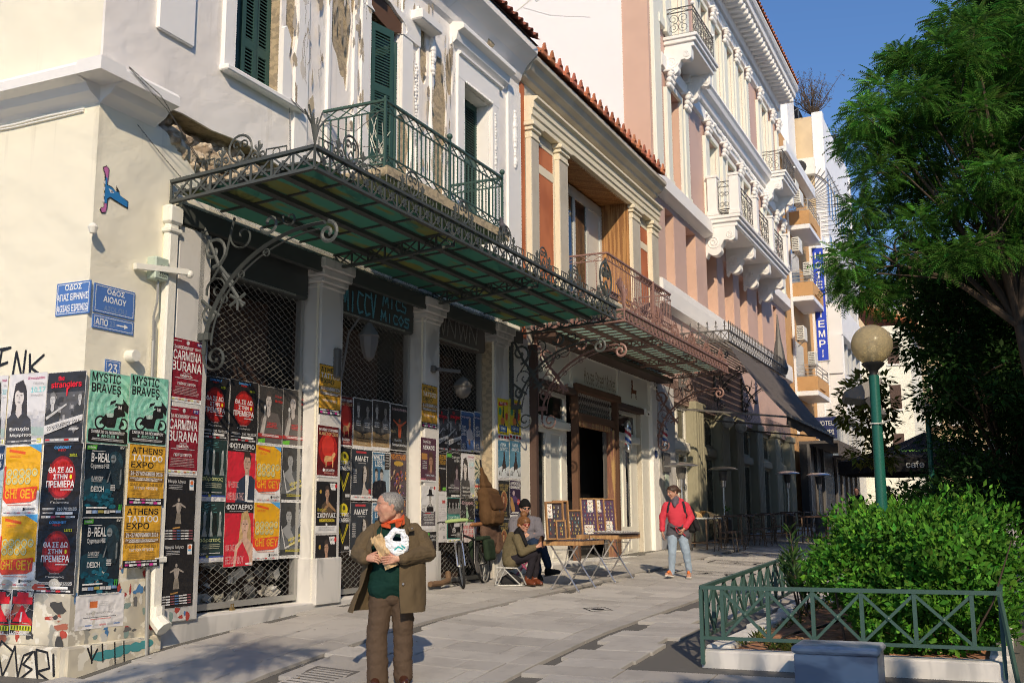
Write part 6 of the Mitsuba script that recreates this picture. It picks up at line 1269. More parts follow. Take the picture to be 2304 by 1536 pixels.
k = thing('spotlight', 'small white corner spotlight above the street signs', 'lamp'); b = MB(); b.bar((-.02,-.02,4.32),(-.1,-.1,4.28),.03); b.lathe([(.03,0),(.05,.06),(.02,.1)],(-.09,-.1,4.22),10); b.build('housing', 'off_white', k)
k = thing('floodlight', 'round cream floodlight facing the street under the low arrow sign', 'lamp'); b = MB(); M3 = frame((.57,-.05,3.09),(1,0,0),(0,0,1)); b.mesh(trimesh.creation.cylinder(.06,.12, sections=18), M3); b.build('housing', 'off_white', k)
# spray paint
b = MB(); s = [(-1.20,3.14),(-1.02,3.15),(-1.14,3.13),(-1.16,2.98),(-1.05,3.0),(-1.17,2.97),(-1.18,2.84),(-1.02,2.85)]
stroke(b, [(x, z + .02) for x, z in s], ML, .030); stroke(b, [(-.97,2.82),(-.93,3.12),(-.82,2.82),(-.80,3.12)], ML, .03); stroke(b, [(-.74,3.08),(-.72,2.86)], ML, .03); stroke(b, [(-.55,3.06),(-.72,2.95),(-.56,2.85)], ML, .03)
b.build('graffiti', 'black', H1)
b = MB(); b2 = frame((-.0875,0,0),(0,-1,0),(0,0,1))
stroke(b, [(-.62,.22),(-.76,.30),(-.80,.22),(-.72,-.02),(-.66,.08),(-.58,.26),(-.52,-.02),(-.46,.18),(-.34,.22),(-.46,.10),(-.34,.06),(-.48,-.03)], b2,.022); stroke(b, [(-.32,.22),(-.26,-.04),(-.30,.24),(-.16,.22),(-.12,.08),(-.28,.04),(-.10,-.04)], b2,.022); stroke(b, [(-.08,.2),(-.06,.02)], b2,.03); b.build('graffiti', 'black', H1)
b = MB(); b3 = frame((0,-.0875,0),(1,0,0),(0,0,1)); g = unary_union([blob(.3 + i*.12,.15 + .01*i, .10,.045, i + 3,16) for i in range(6)])
for q in getattr(g, 'geoms', [g]): v, f = trimesh.creation.triangulate_polygon(q, engine='earcut'); b.raw(on(b3, v, .001), f)
b.build('graffiti', 'teal_paint', H1); P('teal_paint', (.06,.26,.28),.7)
b = MB()
for x in (.2,.34,.5,.62): stroke(b, [(x, .26),(x + .02,.10 - .05*(x > .4))], b3,.018,.0015)
stroke(b, [(.16,.24),(.22,.12),(.28,.22)], b3,.02,.0015); b.build('graffiti', 'black', H1)
b = MB(); r_ = random.Random(8)
for i in range(70):
    x, z = r_.uniform(.02,1.12), r_.uniform(.3,1.0)
    if i < 22: x, z = r_.uniform(1.2,1.66), r_.uniform(.42,.72)
    q = blob(x, z, r_.uniform(.012,.05), r_.uniform(.01,.05), i, 12,.5); c = r_.choice(((.5,.5,.47),(.12,.12,.12),(.07,.18,.36),(.55,.53,.48),(.36,.06,.05),(.2,.28,.26)))
    MM = frame((0,-.0145 if x < 1.15 else -.0715,0),(1,0,0),(0,0,1))
    for g in getattr(q, 'geoms', [q]): v, f = trimesh.creation.triangulate_polygon(g, engine='earcut'); b.raw(on(MM, v, .0004*(i % 5)), f, c)
ML2 = frame((-.0145,0,0),(0,-1,0),(0,0,1))
for i in range(40):
    q = blob(r_.uniform(-1.2,-.05), r_.uniform(.3,.85), r_.uniform(.02,.1), r_.uniform(.015,.07), i + 200,12,.5); c = r_.choice(((.40,.07,.05),(.35,.12,.08),(.06,.06,.06),(.5,.48,.42),(.45,.42,.36)))
    for g in getattr(q, 'geoms', [q]): v, f = trimesh.creation.triangulate_polygon(g, engine='earcut'); b.raw(on(ML2, v, .0004*(i % 5)), f, c)
b.build('paint_scraps', 'matt', H1, color=True, kind='stuff')
MB2 = frame((0,.128,0),(1,0,0),(0,0,1)); b = MB()
def letters(s, x, z, w, h, lw, mb, M):
    forms = {'M': [(0,0),(.1,1),(.5,.3),(.85,1),(1,0)], 'i': [(.5,0),(.5,.8)], 'c': [(1,.8),(.3,.9),(.1,.4),(.4,0),(1,.1)], 'o': [(.5,0),(0,.5),(.5,1),(1,.5),(.5,0)], 's': [(1,.9),(.2,.9),(.2,.55),(.9,.45),(.8,0),(0,.05)], 'v': [(0,1),(.4,0),(.8,1)], 'N': [(0,0),(.1,1),(.8,0),(.9,1)], 'W': [(0,1),(.25,0),(.5,.8),(.75,0),(1,1)]}
    n = len(s); 
    for i, ch in enumerate(s): stroke(mb, [(x + (i + u*.85)*w/n, z + v*h) for u, v in forms[ch]], M, lw, .002)
letters('Miccv', 4.66,4.34,.95,.34,.035, b, MB2); letters('Mics', 5.75,4.56,.72,.18,.028, b, MB2); letters('Micos', 5.7,4.34,.85,.15,.028, b, MB2); b.build('graffiti', 'cyan_paint', H1); P('cyan_paint', (.10,.32,.42),.7)
b = MB(); letters('WNWN', 7.4,4.42,1.6,.32,.028, b, MB2); b.build('graffiti', 'galvanised', H1)
# ------------------------------------------------------------------ the planted bed, its fence and the marble block
PB = thing('planter', 'raised bed of bare red soil with a pale marble kerb inside the low green fence', 'planter')
def zc(x): return .20 + .022*(x - 2.4)
b = MB()
for x0, x1, y0, y1 in ((2.42,2.66,-6.75,-5.40),(2.42,2.66,-8.05,-6.76),(2.67,4.4,-5.62,-5.38),(4.41,6.2,-5.62,-5.38),(6.21,7.9,-5.62,-5.38),(2.67,5.3,-8.05,-7.86),(5.31,7.9,-8.05,-7.86),(7.7,7.9,-7.85,-5.63)):
    b = MB(); zz = zc((x0 + x1)/2); b.bbox(x0, x1, y0, y1,-.2, zz, .015); b.build('kerb_stone', 'marble_pale', PB)
gx, gy = np.linspace(2.6,7.75,60), np.linspace(-7.9,-5.55,34)
S = np.array([[(x, y, zc(x) - .03 + .07*(meshkit.fbm(np.array([x*2.2, y*2.2,1.0]),4) - .5)) for y in gy] for x in gx]); b = MB(); b.sheet(np.flip(S, 1)); b.build('soil', 'soil', PB, smooth=True)
b = MB(); rr = random.Random(3)
for i in range(240):
    x, y = rr.uniform(2.7,7.6), rr.uniform(-7.7,-5.66); a = rr.uniform(0,6.3); s = rr.uniform(.012,.035); z = zc(x) + .012
    b.raw([(x + s*math.cos(a), y + s*math.sin(a), z),(x - s*.5*math.sin(a), y + s*.5*math.cos(a), z + .012),(x - s*math.cos(a), y - s*math.sin(a), z + .004),(x + s*.5*math.sin(a), y - s*.5*math.cos(a), z + .01)],[[0,1,2,3]], rr.choice(((.32,.22,.10),(.22,.13,.06),(.40,.30,.16),(.12,.16,.05))))
b.build('fallen_leaves', 'matt', PB, color=True, kind='stuff')
HO = thing('hose', 'black irrigation hose lying in a loop on the red soil', 'hose'); b = MB()
pts = np.array([(2.75,-6.9),(2.85,-6.3),(3.05,-6.0),(3.6,-5.95),(4.6,-6.25),(5.6,-6.3)]); t = np.linspace(0,5,40); xy = np.stack([np.interp(t, range(6), pts[:, i]) for i in (0,1)],1); xy = np.stack([np.convolve(np.pad(xy[:, i],3, 'edge'), np.ones(7)/7, 'valid') for i in (0,1)],1)
b.tube([(x, y, zc(x) + .02) for x, y in xy],.014,6); b.build('tube', 'black', HO, smooth=True)
FE = thing('fence', 'low dark green iron fence of crossed bars with round studs around the planted bed', 'fence')
def fence_run(A, B, posts, za, zb, name='panel'):
    A, B = np.asarray(A, float), np.asarray(B, float); L = np.linalg.norm(B - A)
    def pt(s, k): q = A + (B - A)*s/L; base = za + (zb - za)*s/L; return np.array((q[0], q[1], base + k))
    b = MB(); b.bar(pt(0,.575), pt(L, .575),.045,.035); b.build('top_rail', 'iron_green', FE); b = MB(); b.bar(pt(0,.12), pt(L, .12),.032,.03); b.build('bottom_rail', 'iron_green', FE)
    for s in posts:
        b = MB(); lo = -.12 if s in (posts[0], posts[-1]) else .12; b.bar(pt(s, lo), pt(s, .56),.034,.034, up=(B - A).tolist() + [0]); b.build('post', 'iron_green', FE)
    side = unit(np.cross(np.append(B - A, 0),(0,0,1)))
    for s, e in zip(posts, posts[1:]):
        if e - s < .25: continue
        b = MB(); b.bar(pt(s, .55) + side*.004, pt(e, .13) + side*.004,.026,.018, up=side); b.bar(pt(s, .13) - side*.004, pt(e, .55) - side*.004,.026,.018, up=side)
        c = pt((s + e)/2,.34); b.ball(c, (.026,.026,.026),1); b.build('cross_bars', 'iron_green', FE)
fence_run((2.40,-5.42),(2.40,-7.98),(0,.05,.20,.62,1.02,1.44,1.88,2.34,2.56),.20,.20)
fence_run((2.42,-5.42),(7.75,-5.42), tuple(np.linspace(0,5.33,13)),.20,.36)
fence_run((7.75,-5.44),(7.75,-7.95), tuple(np.linspace(0,2.5,6)),.36,.36)
fence_run((2.42,-7.98),(7.75,-7.98), tuple(np.linspace(0,5.33,13)),.20,.36)
b = MB(); b.bar((2.36,-7.98,.75),(2.25,-8.08,-.02),.03); b.build('strut', 'iron_green', FE)
BL = thing('marble_block', 'low grey marble block seat standing before the planted bed', 'block')
g = sbox(1.62,-7.02,2.04,-6.36).buffer(.0)
b = MB(); b.bbox(1.58,2.06,-7.06,-6.40,-.15,.305,.008); b.build('base', 'marble_grey', BL)
b = MB(); b.bbox(1.56,2.08,-7.08,-6.38,.31,.375,.022); b.build('top', 'marble_grey', BL)
# ------------------------------------------------------------------ leaves
def leafmat(name, trans=.9, rough=.45): scene[name] = {'type': 'principledthin', 'base_color': {'type': 'mesh_attribute', 'name': 'vertex_color'}, 'roughness': rough, 'diff_trans': trans, 'eta': 1.4}
leafmat('leaf_glossy', .6,.32); leafmat('leaf_matt', .75,.6)
def basis(D, U):
    D = D/np.linalg.norm(D, axis=1, keepdims=True); S = np.cross(D, U); n = np.linalg.norm(S, axis=1, keepdims=True); S = np.where(n > 1e-3, S/np.maximum(n, 1e-6),[1,0,0]); return D, S, np.cross(S, D)
def scatter(mb, bv, bf, C, D, U, s, col):
    """Copies of a small leaf (length along x, width y, face z) at C, pointing along D, faces near U."""
    D, S, N = basis(D, U); n, m = len(C), len(bv)
    V = C[:, None] + s[:, None, None]*(bv[None, :, :1]*D[:, None] + bv[None, :, 1:2]*S[:, None] + bv[None, :, 2:]*N[:, None])
    F = (bf[None] + (np.arange(n)*m)[:, None, None]).reshape(-1,3)
    mb.raw(V.reshape(-1,3), F, np.repeat(col, m, 0))
LEAF = (np.array([(0,0,0),(.45,.26,.07),(1,0,-.05),(.45,-.26,.07),(.45,0,0)]), np.array([[0,4,1],[4,2,1],[0,3,4],[4,3,2]]))
LONG = (np.array([(0,0,0),(.5,.085,.02),(1,0,-.10),(.5,-.085,.02)]), np.array([[0,2,1],[0,3,2]]))
def frond(n=7, w=.26):
    """A feathery compound leaf: pairs of drooping pinnae along a rib."""
    v, f = [],[]
    for i in range(n):
        t = (i + 1)/(n + .5); L = w*(1 - .55*abs(t - .4)); 
        for s in (-1,1):
            o = len(v); x = t*.95; dz = -.28*t*t
            v += [(x - .05,0, dz),(x + .10, s*L, dz - .10),(x + .055, s*L*.4, dz - .01),(x + .045,0, dz)]; f += [[o, o + 1, o + 2],[o, o + 2, o + 3]]
    o = len(v); v += [(0,.006,0),(1,0,-.28),(0,-.006,0)]; f += [[o, o + 1, o + 2]]
    return np.array(v), np.array(f)
def greens(n, base, var=.35, rs=NPR):
    k = np.exp(rs.normal(0, var, (n, 1))); t = rs.normal(0,.12,(n, 3)); return np.clip(np.asarray(base)*k*(1 + t),.004,.5)
# the clipped hedge bush
BU = thing('bush', 'dense rounded privet bush with bright glossy leaves filling the right of the planted bed', 'bush')
rs = np.random.default_rng(21)
def hedge_points(n, x0, x1, y0, y1, z0, z1, r, rs):
    out, nrm = [],[]
    c = np.array([(x0 + x1)/2,(y0 + y1)/2,(z0 + z1)/2]); h = np.array([(x1 - x0)/2,(y1 - y0)/2,(z1 - z0)/2])
    d = rs.normal(0,1,(n*3,3)); p = d/(np.abs(d) ** 5).sum(1, keepdims=True) ** .2
    keep = p[:, 2] > -.95; p, d = p[keep][:n], d[keep][:n]
    q = c + p*h; nn = np.sign(p)*np.abs(p) ** 4; nn /= np.linalg.norm(nn, axis=1, keepdims=True)
    lump = meshkit.fbm(q*2.3,4,5) - .5; fine = meshkit.noise(q*7,9) - .5
    depth = np.abs(rs.normal(0,.07, len(q))); return q + nn*(lump*.95 + fine*.30 - depth)[:, None], nn
q, nn = hedge_points(22000,2.78,6.6,-8.0,-6.42,.18,1.44,.2, rs)
q[:, 2] = np.maximum(q[:, 2],.2); low = np.clip((.75 - q[:, 2])/.6,0,1); q[:, 1] -= low*.32*np.clip((q[:, 1] + 7.2)/.8,0,1); q[:, 0] += low*.10*np.clip((3.4 - q[:, 0])/.6,0,1)
D = nn*.7 + rs.normal(0,.55, q.shape) + [0,0,.35]; U = nn + rs.normal(0,.35, q.shape) + [0,0,.5]
b = MB(); scatter(b, *LEAF, q, D, U, rs.uniform(.045,.10, len(q)), greens(len(q),(.072,.205,.028),.42, rs))
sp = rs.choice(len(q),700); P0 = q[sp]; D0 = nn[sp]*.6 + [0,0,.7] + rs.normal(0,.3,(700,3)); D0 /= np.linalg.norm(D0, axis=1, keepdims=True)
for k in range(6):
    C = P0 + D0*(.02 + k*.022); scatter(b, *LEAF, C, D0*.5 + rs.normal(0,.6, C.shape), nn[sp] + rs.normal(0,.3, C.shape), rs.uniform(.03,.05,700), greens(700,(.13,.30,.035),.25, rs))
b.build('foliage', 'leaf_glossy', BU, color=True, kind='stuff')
b = MB()
for i in range(60):
    x, y = rs.uniform(3.0,6.4), rs.uniform(-7.8,-6.6); p = np.array((x, y, .2)); e = p + [rs.normal(0,.3), rs.normal(0,.3), rs.uniform(.5,1.1)]; b.tube([p, (p + e)/2 + rs.normal(0,.05,3), e],[.014,.01,.005],5)
b.build('stems', 'bark', BU); P('bark', (.075,.055,.04),.85)
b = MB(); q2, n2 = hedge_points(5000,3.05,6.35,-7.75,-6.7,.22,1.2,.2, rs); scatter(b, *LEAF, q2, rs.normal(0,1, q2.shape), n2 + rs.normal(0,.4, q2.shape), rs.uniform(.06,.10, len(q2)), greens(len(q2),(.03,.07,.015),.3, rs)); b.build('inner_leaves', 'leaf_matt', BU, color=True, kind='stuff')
for (x, y, h, nst), lb in zip(((6.3,-5.72,.95,1),(5.55,-5.78,.72,2),(5.3,-5.95,.62,2)),('tallest young oleander with narrow upright leaves by the fence', 'middle young oleander by the fence, half as tall as its neighbour', 'smallest young oleander, set farthest in from the fence')):
    OL = thing('oleander', lb, 'plant', 'oleanders in the bed'); b = MB()
    for s in range(nst + 1):
        bs = MB(); e = np.array((x + rs.normal(0,.10), y + rs.normal(0,.10), zc(x) + h*rs.uniform(.8,1.05))); o = np.array((x + rs.normal(0,.02), y, zc(x) - .02)); bs.tube([o, (o + e)/2 + rs.normal(0,.02,3), e],[.012,.01,.006],5); bs.build('stem', 'bark', OL)
        n = 46; t = rs.uniform(.42,1.0, n); C = o + (e - o)*t[:, None]; a = rs.uniform(0,6.28, n); D = np.stack([np.cos(a), np.sin(a), rs.uniform(.5,1.6, n)],1); scatter(b, *LONG, C, D, np.tile([0,0,1.0],(n, 1)) + rs.normal(0,.3,(n, 3)), rs.uniform(.13,.22, n), greens(n, (.07,.14,.045),.25, rs))
    b.build('leaves', 'leaf_matt', OL, color=True, kind='stuff')
WE = thing('weeds', 'low scrubby weeds and seedlings along the kerb of the bed', 'weed'); labels[WE]['kind'] = 'stuff'; b = MB()
for i in range(34):
    x, y = (rs.uniform(2.75,7.3), rs.uniform(-5.9,-5.66)) if i < 22 else (rs.uniform(2.7,3.0), rs.uniform(-6.5,-5.7)); n = 14; C = np.tile((x, y, zc(x) - .01),(n, 1)) + rs.normal(0,.03,(n, 3)) * [1,1,.2]; a = rs.uniform(0,6.28, n); scatter(b, *LONG, C, np.stack([np.cos(a), np.sin(a), rs.uniform(.3,1.5, n)],1), np.tile([0,0,1.0],(n, 1)), rs.uniform(.05,.14, n), greens(n, (.09,.12,.03),.4, rs))
for (x, y) in ((6.9,-6.1),(6.6,-6.25)):
    n = 60; C = np.array((x, y, zc(x))) + np.abs(rs.normal(0,.14,(n, 3))) * [rs.choice([-1,1]),1,1.4]; scatter(b, *LEAF, C, rs.normal(0,1,(n, 3)), rs.normal(0,.5,(n, 3)) + [0,0,1], rs.uniform(.05,.1, n), greens(n, (.20,.22,.06),.3, rs))
b.build('x', 'leaf_matt', None, color=True); scene[WE] = scene.pop('x')
# ------------------------------------------------------------------ lamp posts
def lamp(x, y, h, label, r=.222, smoky=True):
    k = thing('street_lamp', label, 'street lamp', 'globe street lamps'); z = float(zg(x, y))
    b = MB(); b.lathe([(.14, z),(.14, z + .1),(.09, z + .16),(.07, z + .5),(.062, z + .55),(.054, z + h - r*2 - .12)],(x, y, 0),16); b.build('pole', 'lamp_green', k, smooth=40)
    b = MB(); t = z + h - 2*r; b.lathe([(.05, t - .14),(.04, t - .10),(.055, t - .06),(.11, t - .015),(.125, t + .015),(.09, t + .03)],(x, y, 0),18); b.build('collar', 'black', k, smooth=40)
    b = MB(); b.ball((x, y, t + r), r, 4); b.build('globe', 'globe_smoky' if smoky else 'globe_clear', k, smooth=True)
    b = MB(); b.lathe([(.03, t + .02),(.03, t + .12),(.05, t + .13),(.045, t + .20),(.02, t + .24)],(x, y, 0),12); b.build('bulb', 'white_paint', k, smooth=True)
    return k
P('lamp_green', (.014,.105,.078),.35)
scene['globe_smoky'] = {'type': 'blendbsdf', 'weight': .22, 'bsdf_0': {'type': 'principledthin', 'base_color': {'type': 'rgb', 'value': [.62,.54,.36]}, 'roughness': .25, 'spec_trans': .25, 'diff_trans': .9, 'eta': 1.5}, 'bsdf_1': {'type': 'thindielectric', 'int_ior': 1.5}}
scene['globe_clear'] = {'type': 'blendbsdf', 'weight': .65, 'bsdf_0': {'type': 'principledthin', 'base_color': {'type': 'rgb', 'value': [.5,.5,.5]}, 'roughness': .2, 'diff_trans': .8, 'eta': 1.5}, 'bsdf_1': {'type': 'thindielectric', 'int_ior': 1.5}}
LP = lamp(4.62,-6.86,3.33, 'tall green lamp post with a smoky amber globe rising out of the bed')
b = MB(); b.tube([(4.62 + .07*math.cos(a),-6.86 + .07*math.sin(a),2.42) for a in np.linspace(0,6.3,12)],.008,4); b.tube([(4.55,-6.9,2.42),(4.5,-7.02,2.45)],.006,4); b.build('cable_tie', 'off_white', LP)
lamp(17.2,-6.66,3.55, 'distant green lamp post with a clear globe against the dark trees', .2, False)
FL = thing('floodlight', 'grey floodlight clamped beside the street lamp and tilted at the houses', 'lamp')
b = MB(); o = np.array((5.4,-6.62,2.9)); M = frame(o, (-.2,.95,.25),(.3,-.2,.93)); b.ext(Polygon([(-.22,.17),(-.17,-.02),(-.05,-.12),(.14,-.14),(.17,-.08),(-.16,.2)]), M, .22); b.build('housing', 'iron_grey', FL)
b = MB(); b.bar(o + [0,-.1,-.12], o + [-.1,-.24,-.34],.09,.07); b.bar(o + [-.05,-.18,-.2],(4.68,-6.84,2.42),.04,.03); b.build('arm', 'iron_grey', FL)
# ------------------------------------------------------------------ trees
def limb(mb, pts, r0, r1, n=8):
    P_ = np.asarray(pts, float); t = np.linspace(0, len(P_) - 1,5*(len(P_) - 1) + 1); Q = np.stack([np.interp(t, range(len(P_)), P_[:, i]) for i in range(3)],1)
    Q[1:-1] = (Q[:-2] + 2*Q[1:-1] + Q[2:])/4; mb.tube(Q, np.linspace(r0, r1, len(Q)), n)
def clump_tree(label, base, fork, clumps, kind, col, nleaf, size, seed, group=None, trunk_r=.16, name='tree', crown_name='crown', bark='bark'):
    k = thing(name, label, 'tree', group); rs = np.random.default_rng(seed); mb, lf = MB(), MB()
    base, fork = np.asarray(base, float), np.asarray(fork, float); C = np.asarray(clumps, float)
    limb(mb, [base, (base*.5 + fork*.5) + rs.normal(0,.1,3), fork], trunk_r, trunk_r*.7,10)
    # main limbs to the middle of groups of clumps, then twigs to each clump
    m = max(3, len(C) // 7); cent = C[rs.choice(len(C), m, False)][:, :3]
    for _ in range(4):
        w = np.argmin(((C[:, None, :3] - cent[None]) ** 2).sum(-1),1); cent = np.array([C[w == i][:, :3].mean(0) if (w == i).any() else cent[i] for i in range(m)])
    for i in range(m):
        knee = fork*.55 + cent[i]*.45 + [0,0,.25]; tip = fork*.15 + cent[i]*.85; limb(mb, [fork, knee, tip], trunk_r*.55, trunk_r*.18,7)
        for c in C[w == i]: limb(mb, [tip if rs.random() < .6 else knee, (tip + c[:3])/2 + rs.normal(0,.15,3), c[:3]], trunk_r*.16,.01,5)
    mb.build('trunk', bark, k, smooth=50)
    tot = C[:, 3] ** 2; cnt = np.maximum(8,(nleaf*tot/tot.sum()).astype(int)); pts, dirs, ups, sz = [],[],[],[]
    for c, n in zip(C, cnt):
        d = rs.normal(0,1,(n, 3)); d /= np.linalg.norm(d, axis=1, keepdims=True); r = c[3]*rs.uniform(.25,1,(n, 1)) ** .6
        p = c[:3] + d*r * [1,1,.72]; pts.append(p); dirs.append(d * [1,1,.5] + rs.normal(0,.3,(n, 3)) - [0,0,.12]); ups.append(d*.4 + [0,0,1.0] + rs.normal(0,.25,(n, 3))); sz.append(np.full(n, 1.0))
    pts, dirs, ups = np.vstack(pts), np.vstack(dirs), np.vstack(ups); n = len(pts)
    tone = np.repeat(np.exp(rs.normal(0,.18,(len(C),1))), cnt, 0); cc = np.clip(greens(n, col, .25, rs)*tone, .003,.5)
    bv, bf = {'frond': frond(), 'leaf': LEAF, 'fine': frond(4,.34)}[kind]
    scatter(lf, bv, bf, pts, dirs, ups, size*rs.uniform(.65,1.25, n), cc); lf.build(crown_name, 'leaf_matt', k, color=True, kind='stuff')
    return k
def at(px, py, d):
    """The point d metres out, along the street's own survey directions."""
    f = FWD; r = np.array([.414206,-.910160,-.006515]); v = f*2424.9 + r*(px - 1152) - UPV*(py - 768)
    return CAM + d*v/np.hypot(v[0], v[1])
rj = random.Random(12)
J = [(1950,265),(1935,330),(1965,400),(1925,475),(1990,205),(2060,135),(2015,140),(2115,105),(2150,165),(2075,225),(2035,295),(2125,285),(2205,235),(2245,125),(2295,60),(2285,185),(2065,380),(2135,395),(2205,330),(2275,300),(1995,470),(2055,505),(2125,480),(1950,540),(1905,585),(1925,640),(1995,605),(2070,575),(1975,660),(2145,570),(2330,140),(2370,60),(2350,260),(2420,160),(2400,320),(2300,20),(2380,-40),(2460,40),(2250,395),(2000,345),(1985,275),(2100,190),(2190,130),(2210,470),(2265,465),(2185,555),(2245,550),(2300,450),(2310,540),(2350,400),(2040,430),(2170,440),(2240,320),(2060,250),(2150,60),(2200,60),(2230,180),(2160,240),(2090,320)]
cl = []
for x, y in J:
    for q in range(2):
        d = 19.6 + rj.uniform(-1.7,1.7); p = at(x + rj.uniform(-14,14), y + rj.uniform(-12,12), d); cl.append((*p, rj.uniform(.26,.40)))
clump_tree('tall feathery tree with bright sunlit crown against the blue sky', (12.2,-8.7,.3),(12.2,-8.5,4.6), cl, 'frond', (.075,.185,.034),17000,.26,5, trunk_r=.12)
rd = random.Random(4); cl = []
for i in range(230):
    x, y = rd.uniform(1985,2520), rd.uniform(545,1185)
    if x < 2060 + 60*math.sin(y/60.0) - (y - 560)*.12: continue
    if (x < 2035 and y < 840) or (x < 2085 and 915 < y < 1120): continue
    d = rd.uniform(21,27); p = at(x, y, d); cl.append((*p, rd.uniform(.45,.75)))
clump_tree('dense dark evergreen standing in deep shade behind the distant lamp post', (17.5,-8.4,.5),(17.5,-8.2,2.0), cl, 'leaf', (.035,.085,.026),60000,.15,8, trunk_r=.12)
cl = [(*at(1945 + rd.uniform(-35,60),905 + rd.uniform(-60,140),27 + rd.uniform(-1,1)), rd.uniform(.25,.4)) for i in range(22)]
clump_tree('thin young tree with yellowing leaves behind the lamp post', (20.3,-5.3,.7),(20.2,-5.2,2.6), cl, 'leaf', (.12,.14,.035),1500,.20,9, trunk_r=.05)
# more trees of the same row, outside the picture, whose shade falls into it
for lbl, base, c, R, n, cntl in (('broad street tree casting shade over the block and the kerb', (-4.2,-13.6,-.2),(-5.4,-10.6,4.0),(.7,1.4,.35),22,1900),('street tree right of the bed shading the far paving', (-.5,-15.6,0),(-1.2,-14.3,5.6),(1.9,1.1,1.6),34,3600),
                              ('street tree right of the bed shading the evergreen', (5.5,-14.8,.2),(5.2,-13.2,6.4),(3.0,2.4,2.6),80,9000),('tall street tree beside the jacaranda shading the cafe awning', (15.6,-11.2,.4),(15.8,-9.8,12.2),(2.6,1.3,4.0),110,11000),('tall street tree past the evergreen shading the hotel front', (20.5,-10.8,.5),(20.0,-9.6,11.5),(3.2,1.6,3.6),100,10000),('street tree far along the row shading the street', (24,-9.5,.8),(23.5,-9.0,6.5),(3.2,2.2,2.8),70,8000),('street tree at the far end of the row', (32,-9.5,.9),(31.5,-9.0,6.5),(3.5,2.5,2.8),70,7000)):
    r_ = random.Random(int(base[0]*10)); cl = []
    while len(cl) < n:
        v = [r_.uniform(-1,1) for _ in range(3)]
        if sum(q*q for q in v) < 1: cl.append((*[c[i] + v[i]*R[i] for i in range(3)], r_.uniform(.4,.6)))
    clump_tree(lbl, base, (c[0]*.7 + base[0]*.3, c[1]*.7 + base[1]*.3, c[2] - R[2]*1.2), cl, 'frond', (.035,.09,.02), cntl, .42, int(base[0]*7) + 100, 'street trees outside the frame')
r_ = random.Random(77); cl = [(-6.75 + r_.uniform(-.5,.5),-5.5 + r_.uniform(-.35,.35),5.1 + r_.uniform(-.2,.2),.28) for i in range(5)] + [(-7.1 + r_.uniform(-.2,.2),-3.5 + r_.uniform(-.2,.2),5.7 + r_.uniform(-.2,.2),.25) for i in range(3)]
clump_tree('slender street tree reaching over the corner from the side street', (-10.5,-3.5,-.4),(-9.5,-3.8,4.2), cl, 'frond', (.04,.1,.02),330,.34,55, trunk_r=.08)
# scrub on the roof of the office block
for x, y, z, h, lbl in ((50.6,.1,23.3,2.6, 'dry leafless shrub on the roof edge of the office block'),(57,-.3,23.0,1.6, 'straggly green shrub hanging over the office roof')):
    k = thing('roof_shrub', lbl, 'shrub'); b, lf = MB(), MB(); rs = np.random.default_rng(int(x))
    for i in range(46):
        e = np.array((x + rs.normal(0,.55*h/2), y + rs.normal(0,.5*h/2), z + rs.uniform(.3,1)*h)); m = (np.array((x, y, z)) + e)/2 + rs.normal(0,.12,3); b.tube([(x, y, z), m, e],[.03,.02,.006],4)
        n = 16; C = m + (e - m)*rs.uniform(0,1.1,(n, 1)) + rs.normal(0,.12,(n, 3)); scatter(lf, *LONG, C, rs.normal(0,1,(n, 3)), rs.normal(0,1,(n, 3)), rs.uniform(.12,.3, n), greens(n, (.16,.13,.10) if h > 2 else (.10,.12,.05),.3, rs))
    b.build('stems', 'bark', k); lf.build('leaves', 'leaf_matt', k, color=True, kind='stuff')
# ------------------------------------------------------------------ people
def _cloth_h(p, n, uv): return fb(p.x*11, p.y*11, p.z*8,4) + .10*nz(p.x*160, p.y*160, p.z*160)
scene['cloth'] = {'type': 'twosided', 'bsdf': {'type': 'bumpmap', 'arbitrary': mikit.proc(_cloth_h, 3e-3), 'scale': .022, 'bsdf': {'type': 'principled', 'base_color': {'type': 'mesh_attribute', 'name': 'vertex_color'}, 'roughness': .85, 'specular': .15, 'sheen': .3}}}
def _skin_c(p, n, uv): return mixc((.50,.285,.20),(.43,.215,.15), ss(.40,.66, fb(p.x*32, p.y*32, p.z*32,3)))
P('skin', mikit.proc(_skin_c),.48, spec=.35)
def _hair_c(p, n, uv): return fb(p.x*240, p.y*240, p.z*26,2)
def hairmat(name, a, b): P(name, mikit.proc(lambda p, n, uv: mixc(a, b, ss(.35,.65, fb(p.x*210, p.y*210, p.z*40,2)))),.5, spec=.4)
hairmat('hair_grey', (.25,.24,.225),(.13,.125,.12)); hairmat('hair_brown', (.075,.040,.025),(.035,.02,.014)); hairmat('hair_auburn', (.23,.105,.04),(.11,.05,.02))
def ball_m(c, r, n=18): return m3.Manifold.sphere(r, n).translate(tuple(map(float, c)))
def bone(p, r, q, s, n=18): return m3.Manifold.batch_hull([ball_m(p, r, n), ball_m(q, s, n)])
def hullof(*balls): return m3.Manifold.batch_hull([ball_m(c, r) for c, r in balls])
